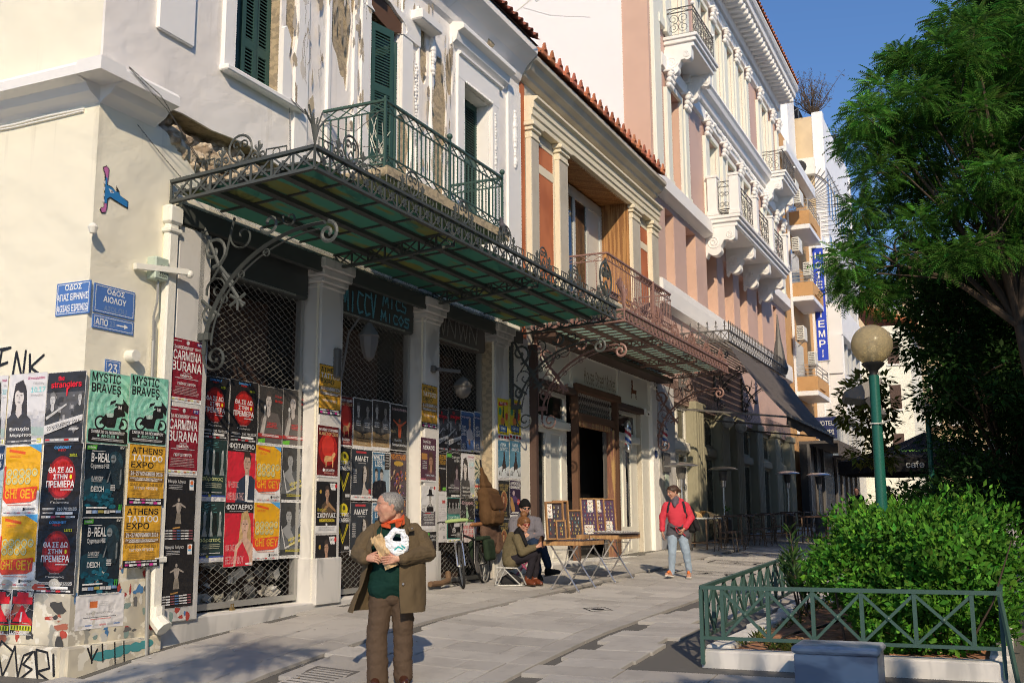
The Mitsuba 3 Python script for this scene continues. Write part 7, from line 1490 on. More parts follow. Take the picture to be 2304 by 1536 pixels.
def flesh(parts, res=.02, it=8, wr=0.0, freq=9.0, seed=1, squash=None):
    """One continuous smooth surface round a set of solid pieces; wr: depth of folds."""
    m = m3.Manifold.batch_boolean(list(parts), m3.OpType.Add).refine_to_length(res)
    q = m.to_mesh(); t = trimesh.Trimesh(np.array(q.vert_properties[:, :3], float), np.array(q.tri_verts), process=True)
    if it: trimesh.smoothing.filter_taubin(t, .5,.52, it)
    if wr:
        n = t.vertex_normals; v = t.vertices; f = meshkit.fbm(v*np.array([freq, freq, freq*1.5]) + seed*3.1,3, seed) - .5
        r = np.abs(meshkit.noise(v*np.array([freq*.7, freq*.7, freq*2.0]) + seed, seed + 5) - .5); t.vertices = v + n*(wr*(f*1.2 - (.14 - np.minimum(r, .14))*2.2))[:, None]
    return t
class Fig:
    """A figure's own frame: x to the right as seen from the street below, y towards the viewer, z up."""
    def __init__(self, key, o, yaw=0.0):
        self.k = key; d = np.array([CAM[0] - o[0], CAM[1] - o[1],0]); y = unit(d); x = np.array([-y[1], y[0],0])
        c, s = math.cos(math.radians(yaw)), math.sin(math.radians(yaw)); self.M = np.eye(4); self.M[:3,0] = x*c + y*s; self.M[:3,1] = -x*s + y*c; self.M[:3,2] = (0,0,1); self.M[:3,3] = o
    def add(self, name, mesh, bsdf, col=None, parent=None, smooth=True, **kw):
        b = MB(); b.mesh(mesh, self.M, col if col is not None else (1,1,1)); return b.build(name, bsdf, parent or self.k, smooth=smooth, color=col is not None, **kw)
    def mb(self, b, name, bsdf, color=False, parent=None, smooth=True):
        v, f, c = b.arrays(); q = MB(); q.raw(v @ self.M[:3, :3].T + self.M[:3,3], f, c); return q.build(name, bsdf, parent or self.k, smooth=smooth, color=color)
def rotz(a): a = math.radians(a); return np.array([[math.cos(a),-math.sin(a),0],[math.sin(a), math.cos(a),0],[0,0,1]])
def head_frame(c, yaw, pitch=0.0, roll=0.0):
    """Nose along +x of the head; yaw 0 = to the viewer's right, 90 = towards the viewer."""
    R = rotz(yaw) @ trimesh.transformations.rotation_matrix(math.radians(-pitch),(0,1,0))[:3, :3] @ trimesh.transformations.rotation_matrix(math.radians(roll),(1,0,0))[:3, :3]
    return lambda p: np.asarray(c, float) + R @ np.asarray(p, float)
def head_parts(h, s=1.0, fat=1.0):
    B = lambda p, r: (h(np.array(p)*s), r*s); f = fat
    P_ = [hullof(B((-.028,0,.042),.088), B((.026,0,.05),.078)), hullof(B((.030,0,.005),.070*f), B((.044,0,-.075),.036*f), B((.0,.036,-.03),.042*f), B((.0,-.036,-.03),.042*f)),
          hullof(B((.066,0,-.092),.022), B((.036,.028,-.070),.026*f), B((.036,-.028,-.070),.026*f)), hullof(B((.094,0,.034),.010), B((.117,0,-.006),.013), B((.100,.012,-.012),.011), B((.100,-.012,-.012),.011)),
          hullof(B((.088,.034,.040),.012), B((.095,0,.036),.010)), hullof(B((.088,-.034,.040),.012), B((.095,0,.036),.010)), hullof(B((.092,.016,-.040),.010), B((.092,-.016,-.040),.010)), hullof(B((.088,.014,-.053),.010), B((.088,-.014,-.053),.010)),
          hullof(B((.070,.040,-.006),.022*f), B((.060,.038,-.03),.022*f)), hullof(B((.070,-.040,-.006),.022*f), B((.060,-.038,-.03),.022*f))]
    for e in (-1,1): P_.append(hullof(B((-.004, e*.080,.022),.014), B((-.010, e*.088,.016),.012), B((.0, e*.080,-.022),.010)))
    return P_
def face(fig, h, s=1.0, glasses=None, lip=(.33,.12,.10), brow=(.12,.10,.09)):
    b = MB()
    for e in (-1,1):
        if not glasses:
            b.ball(h(np.array((.083, e*.033,.018))*s),.0125*s, 2,(.62,.60,.57)); b.ball(h(np.array((.0925, e*.033,.018))*s),.0062*s, 1,(.03,.02,.015))
            b.tube([h(np.array(q)*s) for q in ((.093, e*.018,.027),(.095, e*.033,.0305),(.087, e*.047,.026))],.0035*s, 5,(.30,.16,.12))
        b.tube([h(np.array(q)*s) for q in ((.100, e*.016,.047),(.099, e*.034,.052),(.088, e*.052,.046))],.0045*s, 5, brow)
    b.tube([h(np.array(q)*s) for q in ((.094,-.023,-.046),(.102,0,-.0465),(.094,.023,-.046))],.0035*s, 5, lip)
    fig.mb(b, 'face', 'matt', True)
    if glasses:
        b = MB()
        for e in (-1,1): b.mesh(flesh([hullof((h(np.array((.098, e*.018,.020))*s),.012*s),(h(np.array((.088, e*.052,.020))*s),.012*s),(h(np.array((.095, e*.030,.004))*s),.012*s))],.01,2), col=glasses); b.bar(h(np.array((.088, e*.062,.028))*s), h(np.array((.0, e*.086,.026))*s),.006*s, col=glasses)
        b.bar(h(np.array((.108,.012,.024))*s), h(np.array((.108,-.012,.024))*s),.005*s, col=glasses); fig.mb(b, 'sunglasses', 'glossy', True)
def hand_parts(w, d, n, t, curl=(25,35,25), s=1.0, spread=.0, thumb=40, lens=(.95,1.05,1.0,.8)):
    """Palm and five jointed fingers: wrist w, direction d, palm normal n (fingers bend towards it), thumb side t."""
    w, d, n, t = np.asarray(w, float), unit(d), unit(n), unit(t); out = []; base = [w + d*.082*s + t*o*s for o in (.030,.010,-.010,-.029)]
    out.append(m3.Manifold.batch_hull([ball_m(w, .023*s, 12), ball_m(w + t*.012*s, .020*s, 12)] + [ball_m(b - d*.006*s, .0125*s, 12) for b in base]))
    for b, L in zip(base, lens):
        a, p = 0.0, b
        for seg, c, r0, r1 in ((.040, curl[0],.0100,.0092),(.026, curl[1],.0092,.0085),(.021, curl[2],.0085,.0072)):
            a += math.radians(c); q = p + (d*math.cos(a) + n*math.sin(a))*seg*L*s; out.append(bone(p, r0*s, q, r1*s, 10)); p = q
    p = w + d*.028*s + t*.026*s; a = math.radians(thumb)
    for seg, da, r0, r1 in ((.040,0,.0145,.0115),(.030,-12,.0115,.0100),(.024,-14,.0100,.0082)):
        a += math.radians(da); q = p + (d*math.cos(a) + t*math.sin(a) + n*.35)*seg*s; out.append(bone(p, r0*s, q, r1*s, 10)); p = q
    return out
def shoe(b, heel, toe, col, sole, s=1.0, ankle=None):
    heel, toe = np.asarray(heel, float), np.asarray(toe, float); d = unit(toe - heel); up = np.array([0,0,1.0]); up = unit(up - d*(up @ d)); m = heel*.45 + toe*.55
    parts = [hullof((heel + up*.050,.040*s),(heel + up*.085,.036*s),(m + up*.052,.042*s)), hullof((m + up*.045,.043*s),(toe - d*.03 + up*.032,.034*s))]
    if ankle is not None: parts.append(bone(heel + up*.08 + d*.01,.042*s, ankle, .042*s))
    b.mesh(flesh(parts, .016,5), col=col); side = np.cross(d, up)
    pts = [heel - d*.042 + side*.03, heel - d*.042 - side*.03, m - side*.05, toe - side*.034 - d*.01, toe + d*.006, toe + side*.034 - d*.01, m + side*.05]
    b.mesh(m3.Manifold.hull_points(np.array([p + up*z for p in pts for z in (0,.022)])), col=sole)
def coat_sheet(levels, n=40, seed=3, wr=.012, thick=.008, col=(.2,.15,.1), fr=7.0):
    """An open garment wrapped round the back: levels of (z, cx, cy, a, b, right edge angle, left edge angle), angles from the front in degrees."""
    out = []; Lz = np.linspace(0, len(levels) - 1,(len(levels) - 1)*5 + 1); A = np.array(levels, float)
    rows = np.stack([np.interp(Lz, range(len(A)), A[:, i]) for i in range(7)],1)
    V = []
    for z, cx, cy, a, b, r, l in rows:
        th = np.radians(np.linspace(r, 360 - l, n)); V.append(np.stack([cx + a*np.sin(th), cy + b*np.cos(th), np.full(n, z)],1))
    V = np.array(V); c = np.stack([rows[:, 1], rows[:, 2], rows[:, 0]],1)[:, None]; d = V - c; d[..., 2] = 0; d /= np.linalg.norm(d, axis=-1, keepdims=True)
    f = meshkit.fbm(V*np.array([fr, fr, fr*.45]) + seed, 3, seed) - .5; r = np.abs(meshkit.noise(V*np.array([fr*1.1, fr*1.1,2.2]) + seed, seed + 1) - .5)
    V = V + d*(wr*(2.2*f - (.16 - np.minimum(r, .16))*3.5))[..., None]; I = V - d*thick
    b = MB(); b.sheet(V, col); b.sheet(I[:, ::-1], col)
    for s in (0,-1): b.sheet(np.stack([V[:, s], I[:, s]],1), col)
    for s in (0,-1): b.sheet(np.stack([V[s], I[s]],0), col)
    return b, V

# --- the man with the parcels
mz = float(zg(.84,-3.0)); KM = thing('person', 'grey haired man in an open olive brown coat carrying two bags', 'person')
F = Fig(KM, (.84,-3.0, mz)); OL, GRN, TR = (.105,.078,.046),(.006,.030,.024),(.080,.055,.038)
hm = head_frame((-.028,.03,1.545),168,-2); nk = (-.0,-.02,1.42)
bodyp = head_parts(hm, 1.10,1.12) + [bone((.012,-.015,1.53),.066,(.005,-.02,1.38),.078)]
bodyp += [hullof(((.18,-.04,1.31),.06),((-.15,-.04,1.31),.06),((0,0,1.0),.13),((0,0,.85),.12)), bone((-.09,0,.84),.085,(-.13,.03,.45),.06), bone((-.13,.03,.45),.055,(-.125,.05,.08),.04), bone((.085,0,.84),.085,(.10,.0,.44),.06), bone((.10,0,.44),.055,(.105,.0,.09),.04)]
bodyp += [bone((-.2,-.03,1.31),.05,(-.30,.02,1.14),.042), bone((-.30,.02,1.14),.042,(-.235,.19,1.105),.028), bone((.22,-.03,1.31),.05,(.315,.02,1.14),.042), bone((.315,.02,1.14),.042,(.06,.28,1.105),.029)]
bodyp += hand_parts((-.225,.20,1.105),(.55,.45,.10),(.4,-.5,-.5),(.2,-.1,.95),(30,40,30),.98,0,38)
bodyp += hand_parts((.055,.285,1.105),(-1,.12,-.10),(-.05,-1,-.1),(-.1,.05,1),(10,26,22),.98,0,30)
F.add('body', flesh(bodyp, .011,5), 'skin')
face(F, hm, 1.10, None, (.36,.15,.12),(.22,.20,.18))
hp = [hullof((hm((-.034,0,.046)),.102),(hm((.02,0,.060)),.089))]; cut = m3.Manifold.batch_boolean(hp, m3.OpType.Add)
fwd_ = unit(hm((1,0,0)) - hm((0,0,0))); up_ = unit(hm((0,0,1)) - hm((0,0,0))); o_ = hm((0,0,0))
n_ = unit(up_*.60 - fwd_*.80); cut = cut.trim_by_plane(tuple(n_), float(n_ @ hm((.018,0,.01))))
q = cut.refine_to_length(.012).to_mesh(); t = trimesh.Trimesh(np.array(q.vert_properties[:, :3], float), np.array(q.tri_verts), process=True); t.vertices += t.vertex_normals*(.006*(meshkit.fbm(t.vertices*60,3,2) - .7))[:, None]; F.add('hair', t, 'hair_grey')
# trousers
tp = [hullof(((-.07,0,.88),.13),((.07,0,.88),.13),((0,.02,.80),.13)), bone((-.085,.005,.80),.118,(-.130,.03,.44),.094), bone((-.130,.03,.44),.094,(-.120,.045,.05),.098), bone((.085,.0,.80),.118,(.105,.0,.44),.090), bone((.105,.0,.44),.090,(.105,.0,.08),.086)]
F.add('trousers', flesh(tp, .014,5,.020,9.0,4), 'cloth', TR)
# sweater and shirt
F.add('sweater', flesh([hullof(((.13,-.02,1.30),.09),((-.13,-.02,1.30),.09),((0,.03,1.12),.155),((0,.04,.96),.165)), hullof(((.08,.02,.93),.125),((-.08,.02,.93),.125),((0,.05,1.0),.16)), bone((0,-.01,1.33),.09,(0,-.02,1.41),.082), hullof(((-.085,.025,.85),.135),((.085,.025,.85),.135),((0,.045,.9),.15))],.014,4,.010,11.0,6), 'cloth', GRN)
b = MB()
def quad3(b, pts, col, th=.006):
    P_ = np.array(pts, float); n = unit(np.cross(P_[1] - P_[0], P_[-1] - P_[0])); m = len(P_); b.raw(np.vstack([P_ + n*th, P_ - n*th]),[[0, i, i + 1] for i in range(1, m - 1)] + [[m, m + i + 1, m + i] for i in range(1, m - 1)] + [t_ for i in range(m) for t_ in ([i, m + i, (i + 1) % m],[(i + 1) % m, m + i, m + (i + 1) % m])], col)
quad3(b, [(.10,-.06,1.49),(.105,.05,1.40),(.03,.115,1.365),(.02,.10,1.42),(.05,.03,1.455)],(.50,.085,.03)); quad3(b, [(-.09,-.02,1.44),(-.10,.06,1.385),(-.02,.118,1.365),(-.02,.10,1.40),(-.06,.06,1.425)],(.50,.085,.03))
b.tube([(.085*math.cos(a),-.02 + .082*math.sin(a),1.425 + .02*math.cos(a)) for a in np.linspace(0,6.3,20)],.017,6,(.60,.09,.03)); F.mb(b, 'shirt_collar', 'cloth', True)
# coat: sleeves, body, collar
cb, V = coat_sheet([(1.415,.01,-.03,.125,.115,55,62),(1.37,.02,-.03,.21,.135,36,50),(1.30,.015,-.025,.262,.165,20,50),(1.18,.01,-.01,.282,.205,14,46),(1.02,.015,.0,.285,.235,10,58),(.86,.0,.0,.300,.245,12,66),(.72,-.03,.0,.335,.255,18,64),(.635,-.045,.01,.352,.262,21,62)],60,4,.015,.010, OL)
F.mb(cb, 'coat', 'cloth', True)
sl = [hullof(((.19,-.03,1.335),.082),((.25,-.02,1.25),.082)), bone((.25,-.02,1.27),.086,(.312,.02,1.14),.083), bone((.312,.02,1.14),.082,(.10,.265,1.110),.062)]; F.add('sleeve', flesh(sl, .013,4,.018,12.0,7), 'cloth', OL)
sl = [hullof(((-.165,-.03,1.335),.082),((-.235,-.02,1.25),.080)), bone((-.235,-.02,1.27),.083,(-.298,.02,1.145),.080), bone((-.298,.02,1.145),.079,(-.245,.165,1.105),.062)]; F.add('sleeve', flesh(sl, .013,4,.018,12.0,9), 'cloth', OL)
b = MB(); quad3(b, [(.10,-.10,1.47),(.155,.03,1.44),(.145,.145,1.33),(.075,.185,1.22),(.065,.145,1.34),(.085,.07,1.42)], OL, .010); quad3(b, [(-.10,-.08,1.45),(-.16,.03,1.415),(-.175,.115,1.30),(-.145,.16,1.16),(-.10,.135,1.30),(-.095,.06,1.39)], OL, .010)
b.tube([(.115*math.cos(a),-.04 + .105*math.sin(a),1.445) for a in np.linspace(math.pi, 2*math.pi, 14)],.026,6, OL, 1.4); quad3(b, [(.13,.155,1.375),(.19,.13,1.395),(.195,.15,1.345),(.15,.17,1.335)], OL, .006); F.mb(b, 'lapels', 'cloth', True)
b = MB(); b.ball((.098,.245,.885),.011,1); b.ball((.172,.165,1.365),.008,1); F.mb(b, 'stud', 'chrome')
b = MB(); shoe(b, (-.125,-.02,.0),(-.145,.20,.0),(.05,.018,.010),(.02,.015,.012),1.05); F.mb(b, 'shoe', 'glossy', True); b = MB(); shoe(b, (.105,-.06,.0),(.12,.16,.0),(.05,.018,.010),(.02,.015,.012),1.05); F.mb(b, 'shoe', 'glossy', True)
# what he carries
PK_ = thing('paper_bag', 'crumpled brown paper bag held in the hands of the walking man', 'paper bag'); G_ = Fig(PK_, (.84,-3.0, mz))
rows = []; rs = np.random.default_rng(3)
for i, t in enumerate(np.linspace(0,1,14)):
    c = np.array((-.145 + .145*t, .255 - .02*t, 1.295 - .265*t)); ax = unit(np.array((.9,.05,.40))); w = .050 + .010*t; d = .016 + .020*min(t*2,1); R_ = []
    for a in np.linspace(0,2*math.pi, 21)[:-1]: R_.append(c + ax*w*math.cos(a) + np.array((0,1,0))*d*math.sin(a)*(1 + .6*math.sin(a*3 + i*.7)) + rs.normal(0,.0035,3) + np.array((0,0,.018*math.sin(a*4)))*(t < .12))
    rows.append(R_ + [R_[0]])
b = MB(); b.sheet(np.array(rows)); G_.mb(b, 'paper', 'paper_kraft', False, smooth=False)
PW = thing('plastic_bag', 'white plastic carrier bag hanging over the forearm of the walking man', 'plastic bag'); G_ = Fig(PW, (.84,-3.0, mz)); scene['bag_white'] = {'type': 'twosided', 'bsdf': {'type': 'bumpmap', 'arbitrary': mikit.proc(lambda p, n, uv: fb(p.x*30, p.y*30, p.z*30,3),2e-3), 'scale': .03, 'bsdf': {'type': 'principled', 'base_color': {'type': 'rgb', 'value': [.74,.78,.82]}, 'roughness': .3, 'specular': .5}}}
bag = flesh([hullof(((-.01,.26,1.22),.045),((.09,.26,1.20),.05),((.03,.27,1.17),.05),((.08,.27,1.17),.045)), bone((-.035,.25,1.28),.035,(-.02,.26,1.22),.04), bone((-.03,.25,1.29),.03,(.02,.245,1.345),.027), bone((.02,.245,1.345),.027,(.085,.24,1.335),.028), bone((.085,.24,1.335),.028,(.115,.245,1.27),.034), bone((.115,.245,1.27),.034,(.10,.26,1.20),.045)],.012,4,.022,17.0,12); G_.add('bag', bag, 'bag_white', smooth=False)
b = MB(); stroke(b, [(.02,1.185),(.05,1.21),(.09,1.19)], frame(G_.M[:3,3] + G_.M[:3,1]*.318, G_.M[:3,0],(0,0,1)),.012,0,(.03,.36,.36)); stroke(b, [(.08,1.22),(.11,1.20)], frame(G_.M[:3,3] + G_.M[:3,1]*.315, G_.M[:3,0],(0,0,1)),.01,0,(.03,.36,.36)); b.build('print', 'matt', PW, color=True)

# --- the woman in the red jacket
wz = float(zg(11.3,-2.66)); KW = thing('person', 'walking woman in a red jacket and pale jeans with a dark rucksack', 'person'); F = Fig(KW, (11.3,-2.66, wz)); RJ, JE, TN = (.56,.050,.075),(.29,.37,.46),(.085,.080,.095)
hw = head_frame((-.035,.02,1.50),150,-14)
bp = head_parts(hw, .95,.95) + [bone((-.0,-.01,1.50),.052,(.015,-.02,1.35),.058), hullof(((-.13,-.02,1.27),.055),((.15,-.02,1.27),.055),((0,0,1.0),.10),((.0,0,.85),.11)), bone((-.07,0,.82),.085,(-.08,.10,.45),.055), bone((-.08,.10,.45),.05,(-.105,.06,.10),.035), bone((.09,0,.82),.085,(.165,.02,.45),.055), bone((.165,.02,.45),.05,(.205,-.06,.12),.035),
      bone((-.17,-.02,1.28),.045,(-.235,-.02,1.06),.038), bone((-.235,-.02,1.06),.036,(-.245,.05,.83),.026), bone((.19,-.02,1.27),.045,(.262,-.03,1.06),.038), bone((.262,-.03,1.06),.036,(.145,.14,.87),.026)]
bp += hand_parts((-.247,.055,.815),(.05,.1,-1),(1,.2,0),(.1,1,.1),(15,22,18),.9) + hand_parts((.14,.145,.868),(-.45,.25,-.8),(-.6,-.5,.2),(-.2,.8,.4),(20,30,22),.9)
F.add('body', flesh(bp, .014,5), 'skin'); face(F, hw, .95, None, (.36,.14,.12),(.10,.06,.04))
hp = m3.Manifold.batch_boolean([hullof((hw((-.035,0,.046)),.092),(hw((.02,0,.055)),.082)), bone(hw((-.10,0,.03)),.035, hw((-.15,0,.0)),.03)], m3.OpType.Add); fw_ = unit(hw((1,0,0)) - hw((0,0,0))); up_ = unit(hw((0,0,1)) - hw((0,0,0))); n_ = unit(up_*.72 - fw_*.70); hp = hp.trim_by_plane(tuple(n_), float(n_ @ hw((.040,0,.03))))
q = hp.refine_to_length(.014).to_mesh(); F.add('hair', trimesh.Trimesh(np.array(q.vert_properties[:, :3], float), np.array(q.tri_verts), process=True), 'hair_brown')
F.add('jacket', flesh([hullof(((-.125,-.02,1.275),.075),((.155,-.02,1.275),.075),((-.03,.02,1.10),.125),((.06,.02,1.10),.125),((0,.02,.96),.115),((.05,.02,.96),.115)), bone((-.16,-.02,1.275),.072,(-.238,-.02,1.06),.066), bone((-.238,-.02,1.06),.064,(-.247,.045,.85),.050), bone((.185,-.02,1.27),.072,(.268,-.03,1.06),.068), bone((.268,-.03,1.06),.066,(.165,.12,.89),.052), bone((.02,-.03,1.33),.085,(.03,-.04,1.36),.08), bone((.04,-.10,1.31),.075,(.10,-.10,1.35),.055)],.014,4,.016,10.0,3), 'cloth', RJ)
F.add('scarf', flesh([bone((.0,-.01,1.33),.082,(-.005,.0,1.395),.075), bone((-.01,.06,1.33),.05,(-.01,.11,1.26),.02)],.012,3,.010,20,4), 'cloth', (.12,.105,.13))
F.add('tunic', flesh([hullof(((-.05,.01,.90),.115),((.07,.01,.90),.115),((-.08,.02,.78),.10),((.15,.0,.76),.095)), hullof(((.14,-.01,.80),.09),((.20,-.02,.71),.045),((.08,.05,.73),.05))],.014,4,.012,10,5), 'cloth', TN)
F.add('jeans', flesh([hullof(((-.05,0,.84),.11),((.08,0,.84),.11)), bone((-.068,.01,.80),.098,(-.082,.10,.45),.072), bone((-.082,.10,.45),.070,(-.105,.06,.10),.056), bone((.088,.0,.80),.098,(.165,.02,.45),.074), bone((.165,.02,.45),.072,(.205,-.06,.13),.056)],.013,4,.013,12,8), 'cloth', JE)
b = MB(); shoe(b, (-.105,.05,.02),(-.205,.25,.045),(.46,.26,.18),(.70,.66,.6),.95,(-.105,.06,.13)); F.mb(b, 'shoe', 'matt', True); b = MB(); shoe(b, (.205,-.08,.0),(.185,.13,.0),(.46,.26,.18),(.70,.66,.6),.95,(.205,-.06,.14)); F.mb(b, 'shoe', 'matt', True)
b = MB(); b.tube([(-.165,.23,.115),(-.135,.17,.125)],.026,6,(.70,.20,.06)); b.tube([(.19,.07,.09),(.195,.02,.115)],.026,6,(.70,.20,.06)); F.mb(b, 'laces', 'matt', True)
b = MB(); b.tube([(-.10,.115,.90),(-.02,.15,.86),(.06,.15,.88),(.14,.11,.90)],.012,5,(.015,.015,.016)); b.tube([(-.02,.155,.90),(.02,.15,.80)],.008,5, RJ); b.tube([(.0,.155,.90),(.16,.12,.74)],.010,5, RJ); F.mb(b, 'belt_and_cords', 'matt', True)
RU = thing('rucksack', 'black rucksack on the back of the woman in red', 'rucksack'); G_ = Fig(RU, (11.3,-2.66, wz)); G_.add('bag', flesh([hullof(((.10,-.19,1.22),.07),((.26,-.17,1.20),.07),((.12,-.22,.90),.09),((.30,-.20,.88),.085)), bone((.33,-.14,1.0),.06,(.38,-.12,.88),.05)],.018,4,.018,9,2), 'cloth', (.020,.020,.022))
b = MB(); b.tube([(.135,.02,1.345),(.155,.085,1.27),(.165,.085,1.16),(.20,.0,1.06),(.22,-.10,1.02)],.022,6,(.03,.028,.035),.4); b.tube([(-.10,.02,1.345),(-.125,.085,1.27),(-.14,.075,1.15)],.02,6,(.03,.028,.035),.4); G_.mb(b, 'strap', 'cloth', True)

# --- the woman crouching on the low stool
sx, sy = 8.19,-1.06; sz = float(zg(sx, sy)); KS = thing('person', 'woman with auburn bun and red sunglasses seated low in an olive knit', 'person'); F = Fig(KS, (sx, sy, sz)); KN, TI = (.125,.105,.062),(.020,.018,.024)
hs = head_frame((.0,.10,.935),62,-6)
bp = head_parts(hs, .92,.95) + [bone((-.02,.05,.92),.048,(-.10,.02,.80),.055), hullof(((-.22,-.08,.76),.05),((-.06,.10,.74),.05),((-.20,.0,.50),.11),((-.22,-.02,.40),.11)), bone((-.20,.06,.40),.085,(.14,.12,.47),.058), bone((.14,.12,.47),.055,(.05,.10,.12),.038), bone((-.18,-.10,.40),.085,(.20,-.04,.47),.058), bone((.20,-.04,.47),.055,(.16,-.02,.10),.038), bone((-.12,.13,.74),.045,(-.03,.20,.52),.036), bone((-.03,.20,.52),.034,(.19,.20,.60),.024), bone((-.12,-.14,.74),.045,(.05,-.02,.56),.036), bone((.05,-.02,.56),.034,(.22,.10,.61),.024)]
bp += hand_parts((.195,.20,.60),(.75,-.1,.35),(.1,-.6,-.6),(0,.1,1),(35,40,30),.85) + hand_parts((.225,.10,.61),(.65,.2,.4),(.1,.5,-.6),(0,-.1,1),(35,40,30),.85)
F.add('body', flesh(bp, .014,5), 'skin'); face(F, hs, .92,(.20,.03,.025),(.42,.12,.11),(.16,.08,.04))
hp = m3.Manifold.batch_boolean([hullof((hs((-.035,0,.046)),.098),(hs((.030,0,.055)),.084)), ball_m(hs((-.03,0,.165)),.058), bone(hs((-.05,.075,.0)),.03, hs((.0,.085,-.03)),.016), bone(hs((-.05,-.075,.0)),.03, hs((.0,-.085,-.03)),.016)], m3.OpType.Add); fw_ = unit(hs((1,0,0)) - hs((0,0,0))); up_ = unit(hs((0,0,1)) - hs((0,0,0))); n_ = unit(up_*.80 - fw_*.6); hp = hp.trim_by_plane(tuple(n_), float(n_ @ hs((.10,0,.048))))
q = hp.refine_to_length(.012).to_mesh(); t = trimesh.Trimesh(np.array(q.vert_properties[:, :3], float), np.array(q.tri_verts), process=True); t.vertices += t.vertex_normals*(.014*(meshkit.fbm(t.vertices*45,3,2) - .5))[:, None]; F.add('hair', t, 'hair_auburn')
F.add('sweater', flesh([hullof(((-.20,-.06,.75),.085),((-.09,.09,.73),.08),((-.22,-.02,.55),.135),((-.22,.0,.40),.14)), bone((-.12,.12,.735),.075,(-.035,.20,.52),.070), bone((-.035,.20,.52),.068,(.15,.20,.585),.045), bone((-.13,-.13,.735),.07,(.05,-.02,.56),.062), bone((.05,-.02,.56),.06,(.19,.09,.60),.042), hullof(((-.22,.05,.37),.13),((-.16,-.08,.38),.12))],.014,4,.012,12,5), 'cloth', KN)
F.add('scarf', flesh([bone((-.10,.03,.80),.075,(-.06,.07,.86),.065), bone((-.04,.12,.79),.04,(.03,.16,.64),.030)],.012,3,.012,18,3), 'cloth', (.014,.014,.016))
F.add('trousers', flesh([hullof(((-.20,.05,.40),.105),((-.18,-.09,.40),.105)), bone((-.18,.07,.40),.10,(.145,.12,.475),.073), bone((.145,.12,.475),.070,(.06,.10,.15),.052), bone((-.16,-.09,.40),.10,(.20,-.04,.475),.073), bone((.20,-.04,.475),.07,(.165,-.02,.15),.052)],.014,4,.012,12,3), 'cloth', TI)
F.add('mitten', flesh([bone((.24,.16,.63),.036,(.28,.13,.74),.034)],.014,2,.006), 'cloth', (.10,.05,.03))
b = MB(); shoe(b, (.02,.09,0),(.17,.22,0),(.13,.035,.015),(.05,.03,.02),1.0,(.05,.10,.15)); F.mb(b, 'boot', 'glossy', True); b = MB(); shoe(b, (.13,-.03,0),(.28,.08,0),(.13,.035,.015),(.05,.03,.02),1.0,(.16,-.02,.15)); F.mb(b, 'boot', 'glossy', True)
ST = thing('stool', 'low folding stool of bent grey tube under the crouching woman', 'stool'); G_ = Fig(ST, (sx, sy, sz)); b = MB()
for y in (.20,-.12): b.tube([(-.46, y, .01),(-.43, y, .012),(-.30, y, .27),(-.27, y, .285)],.013,6); b.tube([(-.03, y, .01),(-.06, y, .012),(-.33, y, .27),(-.38, y, .285)],.013,6)
b.tube([(-.46,.20,.012),(-.46,-.12,.012)],.013,6); b.tube([(-.44,.22,.285),(-.12,.22,.275),(-.06,.20,.20),(.02,.20,.02),(-.05,.21,.013),(-.40,.21,.013),(-.46,.20,.03),(-.42,.2,.2),(-.35,.2,.28)],.014,6); G_.mb(b, 'frame', 'galvanised'); b = MB(); b.bbox(-.42,-.10,-.12,.20,.27,.285,.006); G_.mb(b, 'seat', 'black', smooth=False)
BG = thing('bag', 'dark bag tucked under the low stool', 'bag'); G_ = Fig(BG, (sx, sy, sz)); G_.add('cloth', flesh([hullof(((-.32,.0,.07),.07),((-.12,.05,.07),.07),((-.22,.02,.16),.05))],.03,3,.01), 'cloth', (.03,.03,.032))

# --- the man in the dark cap behind the stall
ox, oy = 9.05,-.72; oz = float(zg(ox, oy)); KO = thing('person', 'seated man in a black knit cap and grey quilted jacket behind the jewellery stall', 'person'); F = Fig(KO, (ox, oy, oz)); GJ, DN = (.155,.150,.175),(.018,.034,.075)
ho = head_frame((-.02,.05,1.16),72,-4)
bp = head_parts(ho, .95,1.0) + [bone((-.02,.0,1.15),.055,(-.04,-.03,1.0),.062), hullof(((-.20,-.06,.95),.06),((.13,-.06,.95),.06),((-.05,-.06,.62),.13),((-.05,-.04,.50),.13)), bone((-.10,.0,.52),.09,(.12,.30,.60),.062), bone((.12,.30,.60),.058,(.19,.26,.14),.04), bone((.02,-.04,.52),.09,(.24,.24,.58),.062), bone((.24,.24,.58),.058,(.36,.10,.22),.04), bone((-.22,-.04,.96),.05,(-.20,.10,.70),.042), bone((-.20,.10,.70),.04,(.04,.24,.68),.028), bone((.16,-.04,.96),.05,(.22,.08,.72),.042), bone((.22,.08,.72),.04,(.04,.26,.70),.028)]
bp += hand_parts((.04,.24,.69),(.9,.2,0),(0,-1,0),(0,0,1),(30,40,30),.95) + hand_parts((.05,.26,.72),(-.9,.2,0),(0,-1,0),(0,0,1),(30,40,30),.95)
F.add('body', flesh(bp, .014,5), 'skin'); face(F, ho, .95,(.012,.012,.013),(.25,.10,.09),(.03,.02,.02))
hp = m3.Manifold.batch_boolean([hullof((ho((-.032,0,.046)),.100),(ho((.022,0,.058)),.090),(ho((-.02,0,.09)),.085))], m3.OpType.Add); fw_ = unit(ho((1,0,0)) - ho((0,0,0))); up_ = unit(ho((0,0,1)) - ho((0,0,0))); n_ = unit(up_*.93 - fw_*.36); hp = hp.trim_by_plane(tuple(n_), float(n_ @ ho((.095,0,.048)))); q = hp.refine_to_length(.015).to_mesh(); F.add('knit_cap', trimesh.Trimesh(np.array(q.vert_properties[:, :3], float), np.array(q.tri_verts), process=True), 'cloth', (.010,.010,.011))
